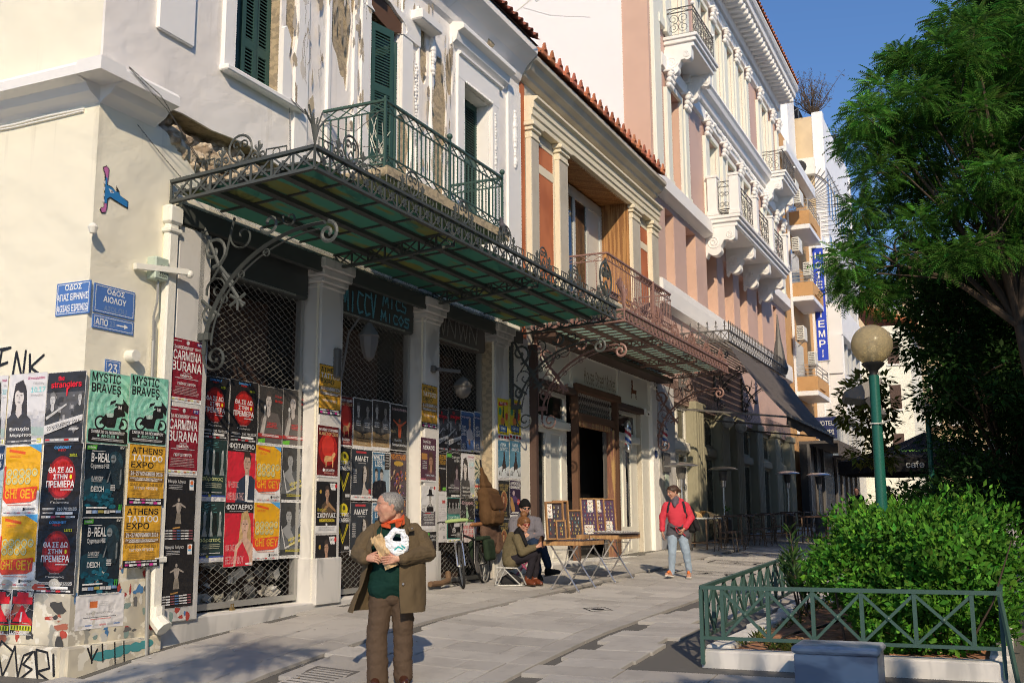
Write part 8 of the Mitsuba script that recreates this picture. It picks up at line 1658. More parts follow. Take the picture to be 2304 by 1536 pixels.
b = flesh([hullof((ho((.062,0,-.088)),.026),(ho((.02,.05,-.055)),.026),(ho((.02,-.05,-.055)),.026))],.012,2); F.add('beard', b, 'hair_brown')
F.add('jacket', flesh([hullof(((-.20,-.06,.95),.095),((.13,-.06,.95),.095),((-.05,-.04,.75),.17),((-.05,-.04,.55),.17)), bone((-.22,-.04,.95),.088,(-.21,.10,.70),.085), bone((-.21,.10,.70),.083,(.02,.23,.68),.060), bone((.17,-.04,.95),.088,(.23,.08,.72),.085), bone((.23,.08,.72),.083,(.07,.25,.70),.060), bone((-.04,-.06,1.02),.11,(-.04,-.10,1.06),.10)],.016,4,.024,8,6), 'cloth', GJ)
F.add('jeans', flesh([hullof(((-.11,.0,.52),.12),((.02,-.03,.52),.12)), bone((-.08,.03,.53),.105,(.12,.30,.61),.080), bone((.12,.30,.61),.078,(.185,.265,.16),.062), bone((.02,-.03,.53),.105,(.24,.24,.59),.080), bone((.24,.24,.59),.078,(.355,.11,.24),.062)],.016,4,.014,11,4), 'cloth', DN)
b = MB(); shoe(b, (.185,.23,.0),(.24,.46,.0),(.02,.02,.022),(.03,.03,.03),1.05,(.19,.26,.17)); F.mb(b, 'shoe', 'matt', True); b = MB(); shoe(b, (.34,.06,.06),(.56,.16,.10),(.02,.02,.022),(.03,.03,.03),1.05,(.36,.10,.22)); F.mb(b, 'shoe', 'matt', True)
SP = thing('stool', 'folding stool with pink legs under the man in the cap', 'stool'); G_ = Fig(SP, (ox, oy, oz)); b = MB()
for y in (-.16,.12): b.tube([(-.22, y, .02),(.10, y, .40)],.013,6); b.tube([(.12, y, .02),(-.20, y, .40)],.013,6)
b.tube([(-.22,-.16,.02),(-.22,.12,.02)],.013,6); b.tube([(.12,-.16,.02),(.12,.12,.02)],.013,6); P('pink_paint', (.30,.06,.14),.45); G_.mb(b, 'legs', 'pink_paint'); b = MB(); b.bbox(-.22,.12,-.18,.14,.39,.41,.008); G_.mb(b, 'seat', 'black', smooth=False)
# --- figures in the shade far up the street
for x, y, lbl, c1, c2, hgt in ((36.5,-2.75, 'woman with long dark hair in a black coat standing in the far shade', (.012,.012,.014),(.014,.013,.014),1.66),(38.5,-3.75, 'figure in a dark jacket with red shoulders seen from behind in the far shade', (.05,.045,.035),(.02,.02,.03),1.76)):
    k = thing('person', lbl, 'person'); F = Fig(k, (x, y, float(zg(x, y)))); s = hgt/1.7; h = head_frame((0,.02,1.55*s),95 if hgt < 1.7 else 260)
    F.add('body', flesh(head_parts(h, s) + [bone((0,0,1.52*s),.055,(0,0,1.38*s),.06), hullof(((-.15,0,1.33*s),.05),((.15,0,1.33*s),.05),((0,0,.85*s),.12)), bone((-.08,0,.85),.08,(-.10,.02,.08),.045), bone((.08,0,.85),.08,(.11,-.02,.08),.045), bone((-.2,0,1.32*s),.045,(-.25,.05,1.05*s),.038), bone((-.25,.05,1.05*s),.036,(-.10,.18,1.0*s),.026), bone((.2,0,1.32*s),.045,(.25,.03,1.05*s),.038), bone((.25,.03,1.05*s),.036,(.22,.10,.82*s),.026)] + hand_parts((-.10,.18,1.0*s),(1,.1,0),(0,-1,0),(0,0,1)) + hand_parts((.22,.10,.82*s),(0,.1,-1),(-1,0,0),(0,1,0)),.018,4), 'skin')
    F.add('coat', flesh([hullof(((-.15,0,1.33*s),.085),((.15,0,1.33*s),.085),((0,0,1.0*s),.16),((-.06,0,.62),.13),((.06,0,.62),.13)), bone((-.2,0,1.32*s),.07,(-.25,.05,1.05*s),.062), bone((-.25,.05,1.05*s),.06,(-.13,.16,1.0*s),.045), bone((.2,0,1.32*s),.07,(.25,.03,1.05*s),.062), bone((.25,.03,1.05*s),.06,(.22,.09,.85*s),.045)],.025,4,.015), 'cloth', c1)
    F.add('trousers', flesh([bone((-.08,0,.75),.09,(-.10,.02,.08),.065), bone((.08,0,.75),.09,(.11,-.02,.08),.065)],.025,3), 'cloth', c2)
    F.add('hair', flesh([hullof((h((-.035,0,.045)),.1),(h((.0,0,.06)),.088)), bone(h((-.07,.03,.0)),.06, h((-.08,.04,-.22 if hgt < 1.7 else -.04)),.04), bone(h((-.07,-.03,.0)),.06, h((-.08,-.04,-.22 if hgt < 1.7 else -.04)),.04)],.02,3), 'hair_brown')
    b = MB(); shoe(b, (-.10,-.03,0),(-.11,.2,0),(.02,.02,.02),(.02,.02,.02)); shoe(b, (.11,-.07,0),(.12,.16,0),(.02,.02,.02),(.02,.02,.02)); F.mb(b, 'shoes', 'matt', True)
    if hgt > 1.7: F.add('yoke', flesh([hullof(((-.16,0,1.36),.088),((-.24,.01,1.2),.07)), hullof(((.16,0,1.36),.088),((.24,.01,1.2),.07))],.025,3), 'cloth', (.20,.02,.03))
# ------------------------------------------------------------------ bicycle, stall and hung bags
def bicycle(key, A, B, lean, cf, basketball=False, r=.335, cst=(.02,.02,.022), saddle=(.30,.13,.05)):
    """Wheels at the ground points A (front) and B (rear)."""
    A, B = np.asarray(A, float), np.asarray(B, float); d = unit(np.append((B - A)[:2],0)); L = np.linalg.norm((B - A)[:2]); s = np.cross((0,0,1), d); up = unit(np.array((0,0,1)) + s*lean)
    M = np.eye(4); M[:3,0], M[:3,1], M[:3,2], M[:3,3] = d, up, np.cross(d, up), A
    steer = M.copy(); a = math.radians(cf); steer[:3,0] = d*math.cos(a) + np.cross(d, up)*math.sin(a); steer[:3,2] = np.cross(steer[:3,0], up)
    def wheel(Mx, c):
        q = thing_part(key, 'wheel'); b = MB(); b.tube(on(Mx, arc(c, r - .018,0,360,40)),.020,8); b.build('tyre', 'rubber', q, smooth=True)
        b = MB(); b.tube(on(Mx, arc(c, r - .045,0,360,36)),.011,6); b.tube([on(Mx, [c], w)[0] for w in (-.045,.045)],.018,8)
        for i in range(24):
            an = i*math.pi/12; b.tube([on(Mx, [(c[0] + .02*math.cos(an + .9), c[1] + .02*math.sin(an + .9))],.02 if i % 2 else -.02)[0], on(Mx, [(c[0] + (r - .05)*math.cos(an), c[1] + (r - .05)*math.sin(an))])[0]],.0016,3, cap=False)
        b.build('rim', 'galvanised', q)
    wheel(steer, (0, r)); wheel(M, (L, r))
    P3 = lambda x, y, w=0.0, Mx=M: on(Mx, [(x, y)], w)[0]
    head_t, head_b, bb, seat = (.20,.86),(.155,.70),(L - .46,.29),(L - .30,.80)
    b = MB()
    for p, q, rr in ((head_t, head_b, .021),(head_b, bb, .020),((.185,.80),(L - .325,.72),.018),(seat, bb, .018)): b.tube([P3(*p), P3(*q)], rr, 8)
    for w in (-.06,.06): b.tube([P3(L - .32,.72,0), P3(L, r, w)],.010,6); b.tube([P3(*bb), P3(L, r, w)],.011,6)
    b.build('frame', 'bike_black', key, smooth=50)
    b = MB()
    for w in (-.055,.055): b.tube([P3(.155,.70, w, steer), P3(.06,.5, w, steer), P3(0, r, w, steer)],.014,6)
    b.tube([P3(.15,.70,-.06, steer), P3(.15,.70,.06, steer)],.02,6); b.build('fork', 'chrome', key, smooth=50)
    b = MB(); b.tube([P3(.20,.86), P3(.225,.98)],.014,6); b.tube([P3(.30,1.02,-.30, steer), P3(.24,1.03,-.22, steer), P3(.20,1.0,-.08, steer), P3(.20,1.0,.08, steer), P3(.24,1.03,.22, steer), P3(.30,1.02,.30, steer)],.013,6); h = b.build('handlebar', 'black', key)
    b = MB()
    for w in (-1,1): b.tube([P3(.26,1.03, w*.23, steer), P3(.12,.99, w*.20, steer)],.006,5); b.tube([P3(.2,1.0, w*.1, steer), P3(.05,.95, w*.1, steer), P3(.12,.75, w*.03, steer)],.004,4)
    b.build('brake', 'iron_grey', h)
    b = MB(); b.tube([P3(*seat), P3(L - .27,.92)],.013,6); b.build('seat_post', 'chrome', key)
    sd = flesh([hullof((P3(L - .16,.955,-.07),.032),(P3(L - .16,.955,.07),.032),(P3(L - .42,.95),.024))],.02,4); b = MB(); b.mesh(sd, col=saddle); b.build('saddle', 'glossy', key, smooth=True, color=True)
    b = MB(); b.lathe([(.095,-.006),(.095,.006)], M=np.vstack([np.hstack([np.stack([d, up, M[:3,2]],1), P3(*bb, .05)[:, None]]),[0,0,0,1]]), n=24); b.bar(P3(*bb, .07), P3(bb[0] + .1, bb[1] - .14,.07),.02,.012); b.bar(P3(*bb, -.07), P3(bb[0] - .1, bb[1] + .14,-.07),.02,.012); b.bar(P3(bb[0] + .1, bb[1] - .14,.07), P3(bb[0] + .1, bb[1] - .14,.15),.05,.02); b.bar(P3(bb[0] - .1, bb[1] + .14,-.07), P3(bb[0] - .1, bb[1] + .14,-.15),.05,.02); b.build('cranks', 'iron_grey', key)
    b = MB(); b.tube([P3(L - .30,.70), P3(L + .22,.70)],.008,5); 
    for w in (-.06,.06): b.tube([P3(L - .28,.70, w), P3(L + .24,.70, w), P3(L, r, w)],.007,5)
    for x in np.linspace(L - .2, L + .2,5): b.tube([P3(x, .70,-.06), P3(x, .70,.06)],.006,4)
    b.build('rack', 'black', key)
    b = MB(); b.tube(on(M, arc((L, r), r + .03,25,175,18)),.024,6, flat=.35); b.tube(on(steer, arc((0, r), r + .03,15,110,14)),.022,6, flat=.35); b.build('mudguard', 'black', key)
    return M, P3, steer
def thing_part(k, n):
    q = numbered(k + '__' + n); return q
P('bike_black', (.018,.018,.020),.28, spec=.6)
BK1 = thing('bicycle', 'black bicycle with tan saddle and green saddle bags leaning at the poster grille', 'bicycle')
zf, zr = float(zg(7.05,-.5)), float(zg(8.22,-.36)); M, P3, S3 = bicycle(BK1,(7.12,-.52, zf),(8.20,-.36, zr),.10,-24)
GBK = thing('saddle_bag', 'dark green canvas panniers on the rear rack of the leaning bicycle', 'bag'); b = MB(); L = 1.09
for w in (-.12,.12): b.mesh(flesh([hullof((P3(L - .14,.66, w),.05),(P3(L + .18,.66, w),.05),(P3(L - .12,.42, w),.055),(P3(L + .16,.42, w),.055))],.03,4,.01), col=(.020,.034,.020))
b.build('canvas', 'cloth', GBK, smooth=True, color=True); b = MB(); b.mesh(flesh([hullof((P3(L - .15,.73,-.08),.035),(P3(L + .18,.73,.08),.035),(P3(L + .18,.73,-.08),.035),(P3(L - .15,.73,.08),.035))],.03,3), col=(.022,.036,.022)); b.build('flap', 'cloth', GBK, smooth=True, color=True)
HB = thing('handlebar_tray', 'pale green cover strapped across the bicycle handlebar', 'cover'); b = MB(); b.mesh(flesh([hullof((P3(.10,1.02,-.16, S3),.022),(P3(.10,1.02,.16, S3),.022),(P3(.26,1.03,.10, S3),.028),(P3(.26,1.03,-.10, S3),.028))],.025,4), col=(.30,.40,.16)); b.build('cover', 'cloth', HB, smooth=True, color=True)
b = MB(); b.ball(P3(.02,.80,0, S3),(.04,.04,.045),2); b.build('front_lamp', 'iron_grey', BK1, smooth=True); b = MB(); b.box(*(lambda c: (c[0] - .03, c[0] + .03, c[1] - .02, c[1] + .02, c[2] - .02, c[2] + .03))(P3(L + .26,.60))); b.build('reflector', 'red_plastic', BK1); P('red_plastic', (.45,.04,.02),.3)
HR = thing('hung_rucksack', 'brown leather rucksack hanging on the grille above the bicycle', 'rucksack'); b = MB()
b.mesh(flesh([hullof(((8.55,-.16,1.86),.10),((8.98,-.16,1.84),.10),((8.58,-.20,1.45),.12),((8.98,-.20,1.45),.12)), hullof(((8.62,-.30,1.52),.07),((8.92,-.30,1.52),.07),((8.62,-.30,1.40),.06),((8.92,-.30,1.40),.06)), hullof(((8.62,-.12,1.98),.06),((8.86,-.12,1.95),.06),((8.60,-.10,2.26),.03))],.03,4,.03,6), col=(.10,.055,.026)); b.build('bag', 'cloth', HR, smooth=True, color=True)
b = MB(); b.mesh(flesh([hullof(((8.58,-.24,1.80),.06),((8.96,-.24,1.78),.06),((8.62,-.33,1.62),.04),((8.92,-.33,1.62),.04))],.03,4,.012), col=(.075,.04,.02)); b.build('flap', 'cloth', HR, smooth=True, color=True); b = MB(); b.tube([(8.60,-.08,2.42),(8.62,-.10,2.2),(8.66,-.12,1.95)],.016,5); b.tube([(8.78,-.33,1.66),(8.78,-.36,1.50)],.014,4); b.build('strap', 'black', HR)
HC = thing('hung_coat', 'brown coat hanging below the rucksack beside the crouching woman', 'coat'); b = MB(); b.mesh(flesh([hullof(((8.62,-.14,1.38),.07),((9.05,-.14,1.36),.07),((8.55,-.16,.95),.06),((8.75,-.2,.92),.06)), hullof(((9.0,-.14,1.36),.07),((9.20,-.18,1.0),.05),((9.02,-.2,.92),.06))],.03,4,.035,7), col=(.115,.070,.05)); b.build('cloth', 'cloth', HC, smooth=True, color=True)
def folding_table(label, x0, x1, y0, y1, h):
    k = thing('folding_table', label, 'table', 'folding stall tables'); zt = float(zg((x0 + x1)/2,(y0 + y1)/2)) + h
    b = MB(); b.bbox(x0 - .08, x1 + .08, y0 - .12, y1 + .06, zt - .02, zt, .006); b.build('top', 'felt_dark', k); b = MB()
    for yy in (y0 - .12, y1 + .05): b.bbox(x0 - .08, x1 + .08, yy, yy + .015, zt - .085, zt - .021,.004)
    for xx in (x0 - .08, x1 + .065): b.bbox(xx, xx + .015, y0 - .104, y1 + .049, zt - .085, zt - .021,.004)
    b.build('apron', 'wood_case', k)
    for xx in (x0 + .03, x1 - .03):
        for (ya, yb, o) in ((y0, y1,.0),(y1, y0,.025)):
            b = MB(); b.tube([(xx + o, ya, float(zg(xx, ya)) + .01),(xx + o, yb, zt - .06)],.013,7); b.ball((xx + o, ya, float(zg(xx, ya)) + .02),.02,1); b.build('leg', 'chrome', k)
    b = MB(); m = (y0 + y1)/2
    for xx in (x0 + .03, x1 - .03): b.tube([(xx, m, zt - .45),(xx + (.2 if xx < (x0 + x1)/2 else -.2), m, zt - .08)],.007,5); b.tube([(xx, y0 + .06, zt - .15),(xx, y1 - .06, zt - .15)],.007,5)
    b.tube([(x0 + .03, m, zt - .42),(x1 - .03, m, zt - .42)],.009,5); b.build('strut', 'galvanised', k)
    return zt
P('felt_dark', (.055,.045,.055),.95); P('velvet', (.085,.050,.095),.95)
z1 = folding_table('nearer folding table with crossed chrome legs and open jewellery cases', 7.82,8.62,-2.10,-1.64,.76); z2 = folding_table('farther folding table with crossed chrome legs under a tray of rings', 9.56,10.55,-2.08,-1.62,.78)
def jewel_case(label, o, u, w, h, d, cols, felt='felt_dark', tilt=.12, cards=()):
    """A standing frame with a felt back and small pendants pinned on it; o: lower near corner, u: along the frame."""
    k = thing('jewellery_case', label, 'display case', 'jewellery cases on the stall'); u = unit(np.append(u, 0)); nrm = np.cross(u, (0,0,1)); v = unit(np.array((0,0,1)) - nrm*tilt); M = np.eye(4); M[:3,0], M[:3,1], M[:3,2], M[:3,3] = u, v, np.cross(u, v), o
    fr = sbox(0,0, w, h).difference(sbox(.022,.022, w - .022, h - .022)); b = MB(); b.ext(fr, M, d); b.build('frame', 'wood_case', k); b = MB(); b.ext(sbox(.015,.015, w - .015, h - .015), M, .008); b.build('backing', felt, k)
    b = MB(); r = random.Random(int(o[0]*977 + o[1]*31))
    for i in range(cols):
        for j in range(max(3, int(h/.075))):
            x, y = .05 + (w - .1)*(i + .5)/cols + r.uniform(-.012,.012),.06 + (h - .12)*(j + .5)/max(3, int(h/.075)); c = r.choice(((.55,.45,.16),(.6,.6,.6),(.5,.38,.12),(.12,.28,.30),(.4,.1,.06)))
            p = on(M, [(x, y)],.014)[0]; b.ball(p, (.009,.009,.015),1, c); b.tube([p + v*.012, p + v*.035],.0025,3, c)
    for (a, c_, e, f_) in cards:
        b.ext(sbox(a, c_, e, f_), M @ np.array([[1,0,0,0],[0,1,0,0],[0,0,1,.01],[0,0,0,1]]),.004,(.70,.68,.62))
        for q in range(3): b.tube(on(M, arc(((a + e)/2, f_ - (f_ - c_)*(q + .3)/3),(e - a)*.3,200,340,7),.018),.004,4,(.06,.06,.06))
    b.build('jewels', 'glossy', k, color=True, kind='stuff')
for a in (('tall wooden jewellery case standing open, nearest the man in the cap', (7.66,-1.66, z1),(.72,-.69),.30,.58,.05,3, 'felt_dark', .12,((.03,.33,.12,.55),)),('tall pale wooden jewellery case with gilt pendants, middle of the nearer table', (7.96,-1.66, z1),(.72,-.69),.26,.60,.06,2),('orange framed jewellery case leaning on the nearer table', (8.16,-1.74, z1),(.72,-.69),.34,.46,.03,5),('small red framed case leaning low on the nearer table', (7.72,-1.80, z1),(.72,-.69),.17,.30,.02,2)): jewel_case(*a)
jewel_case('purple velvet jewellery panel with white cards, left of three behind the farther table', (9.92,-1.38, z2 - .05),(.8,-.6),.34,.66,.03,4, 'velvet', .10,((.15,.42,.26,.63),(.06,.04,.24,.2))); jewel_case('purple velvet jewellery panel, middle of three behind the farther table', (10.24,-1.44, z2 - .05),(.8,-.6),.30,.66,.03,4, 'velvet', .10,((.08,.42,.22,.63),)); jewel_case('purple velvet jewellery panel with a white chain card, right of three', (10.50,-1.46, z2 - .05),(.8,-.6),.40,.66,.03,5, 'velvet', .10,((.14,.05,.32,.26),))
k = thing('ring_tray', 'flat grey tray of rings laid over the farther table', 'tray'); b = MB(); M = frame((9.45,-2.25, z2 + .004),(1,0,.0),(0,1,.04)); b.ext(sbox(0,0,1.0,.5), M, .02,(.20,.19,.19))
for i in range(22):
    for j in range(7): b.ball(on(M, [(.04 + i*.043,.05 + j*.068)],.024)[0],(.010,.010,.008),1,((.55,.55,.55),(.4,.38,.34),(.1,.1,.1))[(i*7 + j*3) % 3])
b.build('tray', 'glossy', k, color=True)
k = thing('trinkets', 'heap of blue cloth, small wooden box and loose trinkets on the nearer table', 'trinkets'); b = MB(); b.mesh(flesh([hullof(((8.45,-2.0, z1 + .03),.04),((8.58,-1.98, z1 + .03),.05),((8.5,-1.95, z1 + .09),.03))],.02,3,.015), col=(.05,.075,.14)); b.build('cloth', 'cloth', k, smooth=True, color=True)
b = MB(); b.bbox(8.04,8.26,-2.14,-2.0, z1, z1 + .075,.006); b.build('box', 'wood_case', k); b = MB(); r_ = random.Random(6)
for i in range(70): b.ball((r_.uniform(7.76,8.66), r_.uniform(-2.2,-1.98), z1 + .008),(r_.uniform(.008,.018),.012,.008),1, r_.choice(((.5,.42,.15),(.55,.55,.55),(.3,.12,.06),(.15,.2,.1),(.05,.08,.15))))
b.build('beads', 'glossy', k, color=True, kind='stuff')
# ------------------------------------------------------------------ cafe, fittings and small things
def cafe_table(label, x, y, w, d, h=.78, top='frosted'):
    k = thing('cafe_table', label, 'table', 'cafe tables in the street'); z = float(zg(x, y)); b = MB(); b.bbox(x - w/2, x + w/2, y - d/2, y + d/2, z + h - .04, z + h, .008); b.build('top', top, k)
    for sx in (-1,1):
        for sy in (-1,1): b = MB(); b.bar((x + sx*(w/2 - .03), y + sy*(d/2 - .03), z),(x + sx*(w/2 - .03), y + sy*(d/2 - .03), z + h - .04),.035); b.build('leg', 'rust_steel', k)
    b = MB()
    for sx in (-1,1): b.bar((x + sx*(w/2 - .03), y - d/2 + .03, z + .16),(x + sx*(w/2 - .03), y + d/2 - .03, z + .16),.025)
    b.bar((x - w/2 + .03, y + d/2 - .03, z + .16),(x + w/2 - .03, y + d/2 - .03, z + .16),.025); b.build('stretcher', 'rust_steel', k); return z + h
P('rust_steel', (.16,.10,.06),.5); P('chair_steel', (.12,.085,.06),.45)
def cafe_chair(label, x, y, deg):
    k = thing('cafe_chair', label, 'chair', 'steel tube cafe chairs'); z = float(zg(x, y)); F_ = move(x, y, z, deg); tr = lambda p: (F_[:3, :3] @ np.asarray(p, float)) + F_[:3,3]
    b = MB(); b.mesh(m3.Manifold.hull_points(np.array([tr((sx*.2, sy*.2, h)) for sx in (-1,1) for sy in (-1,1) for h in (.45,.475)])), col=None); b.build('seat', 'dark_brown', k)
    for s in (-1,1): b = MB(); b.tube([tr(q) for q in ((s*.22,.24,0),(s*.19,.19,.45),(s*.19,.18,.5))],.012,6); b.build('leg', 'chair_steel', k)
    b = MB(); b.tube([tr(q) for q in ((-.22,-.26,0),(-.20,-.20,.46),(-.19,-.24,.78),(-.13,-.26,.86),(.13,-.26,.86),(.19,-.24,.78),(.20,-.20,.46),(.22,-.26,0))],.012,6); b.build('back_frame', 'chair_steel', k); b = MB()
    for h in (.62,.72): b.bar(tr((-.19,-.235, h)), tr((.19,-.235, h)),.012,.04)
    b.build('back_slat', 'chair_steel', k)
tz = cafe_table('sunlit cafe table with curved straw menus, nearest the woman in red', 19.3,-1.0,1.5,.75)
for i, (x, y, w, d, l) in enumerate(((22.4,-1.15,1.6,.8, 'cafe table in the shade, second along the front'),(24.6,-1.3,1.5,.8, 'cafe table in the shade, third along the front'),(27.0,-1.5,1.6,.8, 'cafe table in the shade, fourth along the front'),(29.6,-1.6,1.5,.8, 'cafe table far along in the shade, fifth along the front'),(25.6,-2.9,1.0,.8, 'small cafe table out in the shaded street'),(23.6,-4.95,1.6,.8, 'dark table with curved straw menus behind the second bicycle'))): cafe_table(l, x, y, w, d, top='dark_brown')
for i, (x, y, a, l) in enumerate(((18.9,-1.75,0, 'steel tube chair drawn up to the sunlit cafe table, its back to the street'),(19.8,-1.75,8, 'second steel tube chair at the sunlit cafe table'),(21.7,-1.9,5, 'steel chair at the second shaded table, nearer side'),(22.7,-1.95,-6, 'steel chair at the second shaded table, farther side'),(24.2,-2.1,0, 'steel chair at the third shaded table, nearer side'),(25.1,-2.0,10, 'steel chair at the third shaded table, farther side'),(26.6,-2.3,0, 'steel chair at the fourth shaded table, nearer side'),(27.5,-2.3,-8, 'steel chair at the fourth shaded table, farther side'),(29.3,-2.4,0, 'steel chair at the fifth shaded table'),(26.6,-3.2,95, 'steel chair turned sideways at the small table in the street'),(31.0,-2.7,80, 'steel chair standing alone at the far end of the tables'))): cafe_chair(l, x, y, a + 180)
def menu(x, y, z, w, label):
    k = thing('straw_menu', label, 'menu', 'curved straw menus'); t = np.linspace(0, math.pi, 12); b = MB(); V = np.array([[(x + s*w/2, y + .17*math.cos(a), z + .01 + .15*math.sin(a)*(1 - .12*s)) for a in t] for s in (-1,1)]); b.sheet(V); b.sheet((V - [0,0,.006])[:, ::-1]); b.build('sheet', 'paper_straw', k)
P('paper_straw', (.62,.42,.19),.7); menu(19.55,-1.1, tz, .62, 'arched straw menu on the sunlit cafe table, the larger one'); menu(18.85,-.95, tz, .5, 'arched straw menu on the sunlit cafe table behind the woman in red'); tz2 = float(zg(23.6,-4.95)) + .78; menu(23.2,-4.95, tz2,.5, 'arched straw menu by the second bicycle, nearer the houses'); menu(24.1,-5.2, tz2,.5, 'arched straw menu by the second bicycle, nearer the lamp post')
def pot(x, y, z, label):
    k = thing('flower_pot', label, 'flower pot', 'flower pots on the tables'); b = MB(); b.lathe([(.05,0),(.065,.12),(.06,.125)],(x, y, z),12); b.build('pot', 'iron_grey', k); rs = np.random.default_rng(int(x*10)); n = 60; b = MB(); C = np.array((x, y, z + .16)) + rs.normal(0,.05,(n, 3)); scatter(b, *LEAF, C, rs.normal(0,1,(n, 3)) + [0,0,.6], rs.normal(0,.6,(n, 3)) + [0,0,1], rs.uniform(.04,.08, n), greens(n, (.06,.17,.03),.3, rs)); b.build('leaves', 'leaf_matt', k, color=True, kind='stuff')
pot(19.2,-.72, tz, 'green potted herb on the sunlit cafe table'); pot(21.8,-1.1, float(zg(21.8,-1.1)) + .78, 'green potted herb on the second shaded table')
def heater(x, y, label, h=2.15):
    k = thing('patio_heater', label, 'patio heater', 'mushroom patio heaters'); z = float(zg(x, y)); b = MB(); b.lathe([(.02, h),(.30, h - .03),(.43, h - .09),(.435, h - .10),(.30, h - .06),(.02, h - .05)],(x, y, z),24); b.build('reflector', 'chrome', k, smooth=40)
    b = MB(); b.lathe([(.10, h - .42),(.13, h - .14),(.11, h - .13)],(x, y, z),16); b.build('burner', 'iron_grey', k); b = MB(); b.lathe([(.035,.5),(.035, h - .62),(.07, h - .60),(.085, h - .42),(.05, h - .41)],(x, y, z),14); b.build('pole', 'chrome', k, smooth=40); b = MB(); b.lathe([(.23,0),(.23,.06),(.21,.08),(.20,.62),(.15,.66)],(x, y, z),18); b.build('base', 'iron_grey', k, smooth=40)
heater(18.6,-.75, 'mushroom patio heater catching the sun just behind the woman in red'); heater(23.6,-.6, 'dim mushroom patio heater beside the second fluted pier'); heater(30.5,-1.2, 'dim mushroom patio heater, nearer of the two far ones'); heater(32.2,-2.0, 'mushroom patio heater with bright rim, farther of the two far ones')
UM = thing('parasol', 'broad black parasol with green lettering over the far tables', 'parasol'); c = np.array((28.0,-5.9)); zb = float(zg(*c)); b = MB(); ring, top = [],(c[0], c[1], zb + 3.3)
n = 8; R_ = 2.7
for i in range(n):
    a0, a1 = i*2*math.pi/n + .39,(i + 1)*2*math.pi/n + .39; P0, P1 = [np.array((c[0] + R_*math.cos(a), c[1] + R_*math.sin(a), zb + 2.4)) for a in (a0, a1)]
    b.sheet([[np.array(top)*(1 - t) + P0*t - [0,0,.10*math.sin(t*math.pi)], np.array(top)*(1 - t) + (P0 + P1)/2*t - [0,0,.16*math.sin(t*math.pi)], np.array(top)*(1 - t) + P1*t - [0,0,.10*math.sin(t*math.pi)]] for t in np.linspace(0,1,6)]); b.sheet([[P0, P1],[P0 - [0,0,.4], P1 - [0,0,.4]]])
b.build('canvas', 'black_canvas', UM); P('black_canvas', (.016,.016,.017),.85); b = MB(); b.tube([(c[0], c[1], zb),(c[0], c[1], zb + 3.25)],.04,8)
for i in range(n): a = i*2*math.pi/n + .39; b.bar((c[0], c[1], zb + 3.15),(c[0] + R_*math.cos(a), c[1] + R_*math.sin(a), zb + 2.37),.025)
b.build('pole', 'iron_grey', UM); b = MB(); a = math.pi - .0; P0 = np.array((c[0] - R_*.93, c[1], zb + 2.41)); Mu = frame(P0,(0,-1,0), unit(np.array(top) - P0)); Mu[:3,3] += Mu[:3,2] * -.0
Mu2 = frame(P0 + np.array((-.05,0,-.0)),(0,-1,0), unit(np.array(top) - P0)); put_text(b, 'www.cafe.gr', Mu2,-.75,.3,1.5,.36,.05); b.build('lettering', 'lime_paint', UM); P('lime_paint', (.10,.26,.03),.7)
b = MB(); Mu3 = frame((c[0] - R_*.925, c[1], zb + 2.1),(0,-1,0),(0,0,1)); put_text(b, 'cafe', Mu3,-.4,.0,.5,.2,.02); b.build('lettering', 'frosted', UM)
# second bicycle by the lamp
BK2 = thing('bicycle', 'old brown bicycle standing in the shade beyond the planted bed', 'bicycle'); zA, zB = float(zg(21.8,-5.35)), float(zg(21.6,-4.45)); bicycle(BK2,(21.9,-5.55, zA),(21.6,-4.50, zB),.04,10)
# barber poles and plaques
def barber(x, y, z, label):
    k = thing('barber_pole', label, 'barber pole', 'striped barber poles'); r, h = .075,.42; b = MB(); n, m = 28,40
    v = [(x + r*math.cos(j*2*math.pi/n), y + r*math.sin(j*2*math.pi/n), z + h*i/m) for i in range(m + 1) for j in range(n)]; v = np.array(v); f = np.array([[i*n + j, i*n + (j + 1) % n, (i + 1)*n + (j + 1) % n, (i + 1)*n + j] for i in range(m) for j in range(n)])
    for c, sel in (((.74,.74,.74),(0,2)),((.50,.04,.06),(1,)),((.03,.09,.36),(3,))):
        q = np.array([int(((i/m*1.3 + j/n) % 1.0)*4) in sel for i in range(m) for j in range(n)]); b.raw(v, f[q], c)
    b.build('stripes', 'glossy', k, color=True); b = MB()
    for s, zz in ((1, z + h),(-1, z)): b.lathe([(q, s*w) for q, w in ((.088,-.01),(.088,.05),(.07,.07),(.075,.10),(.05,.14),(.0,.17))],(x, y, zz),18)
    b.bar((x, y, z + h + .06),(x, y + .14, z + h + .06),.04); b.bar((x, y, z - .06),(x, y + .14, z - .06),.04); b.build('caps', 'chrome', k, smooth=40)
barber(16.25,-.16,3.12, 'striped barber pole before the pale shop window'); barber(19.05,-.22,3.30, 'striped barber pole on the marble pier beside the mansion corner')
for lbl, x0, x1, z0, z1, m in (('dark square menu board on the marble pier', 19.15,19.75,2.62,3.12, 'iron_grey'),('small green plate below the dark board on the marble pier', 19.3,19.55,2.2,2.56, 'box_green'),('tiny blue number plate on the cream jamb', 18.45,18.6,2.95,3.12, 'blue_dark')):
    k = thing('plaque', lbl, 'plaque'); b = MB(); b.bbox(x0, x1,-.155,-.125, z0, z1,.006); b.build('plate', m, k)
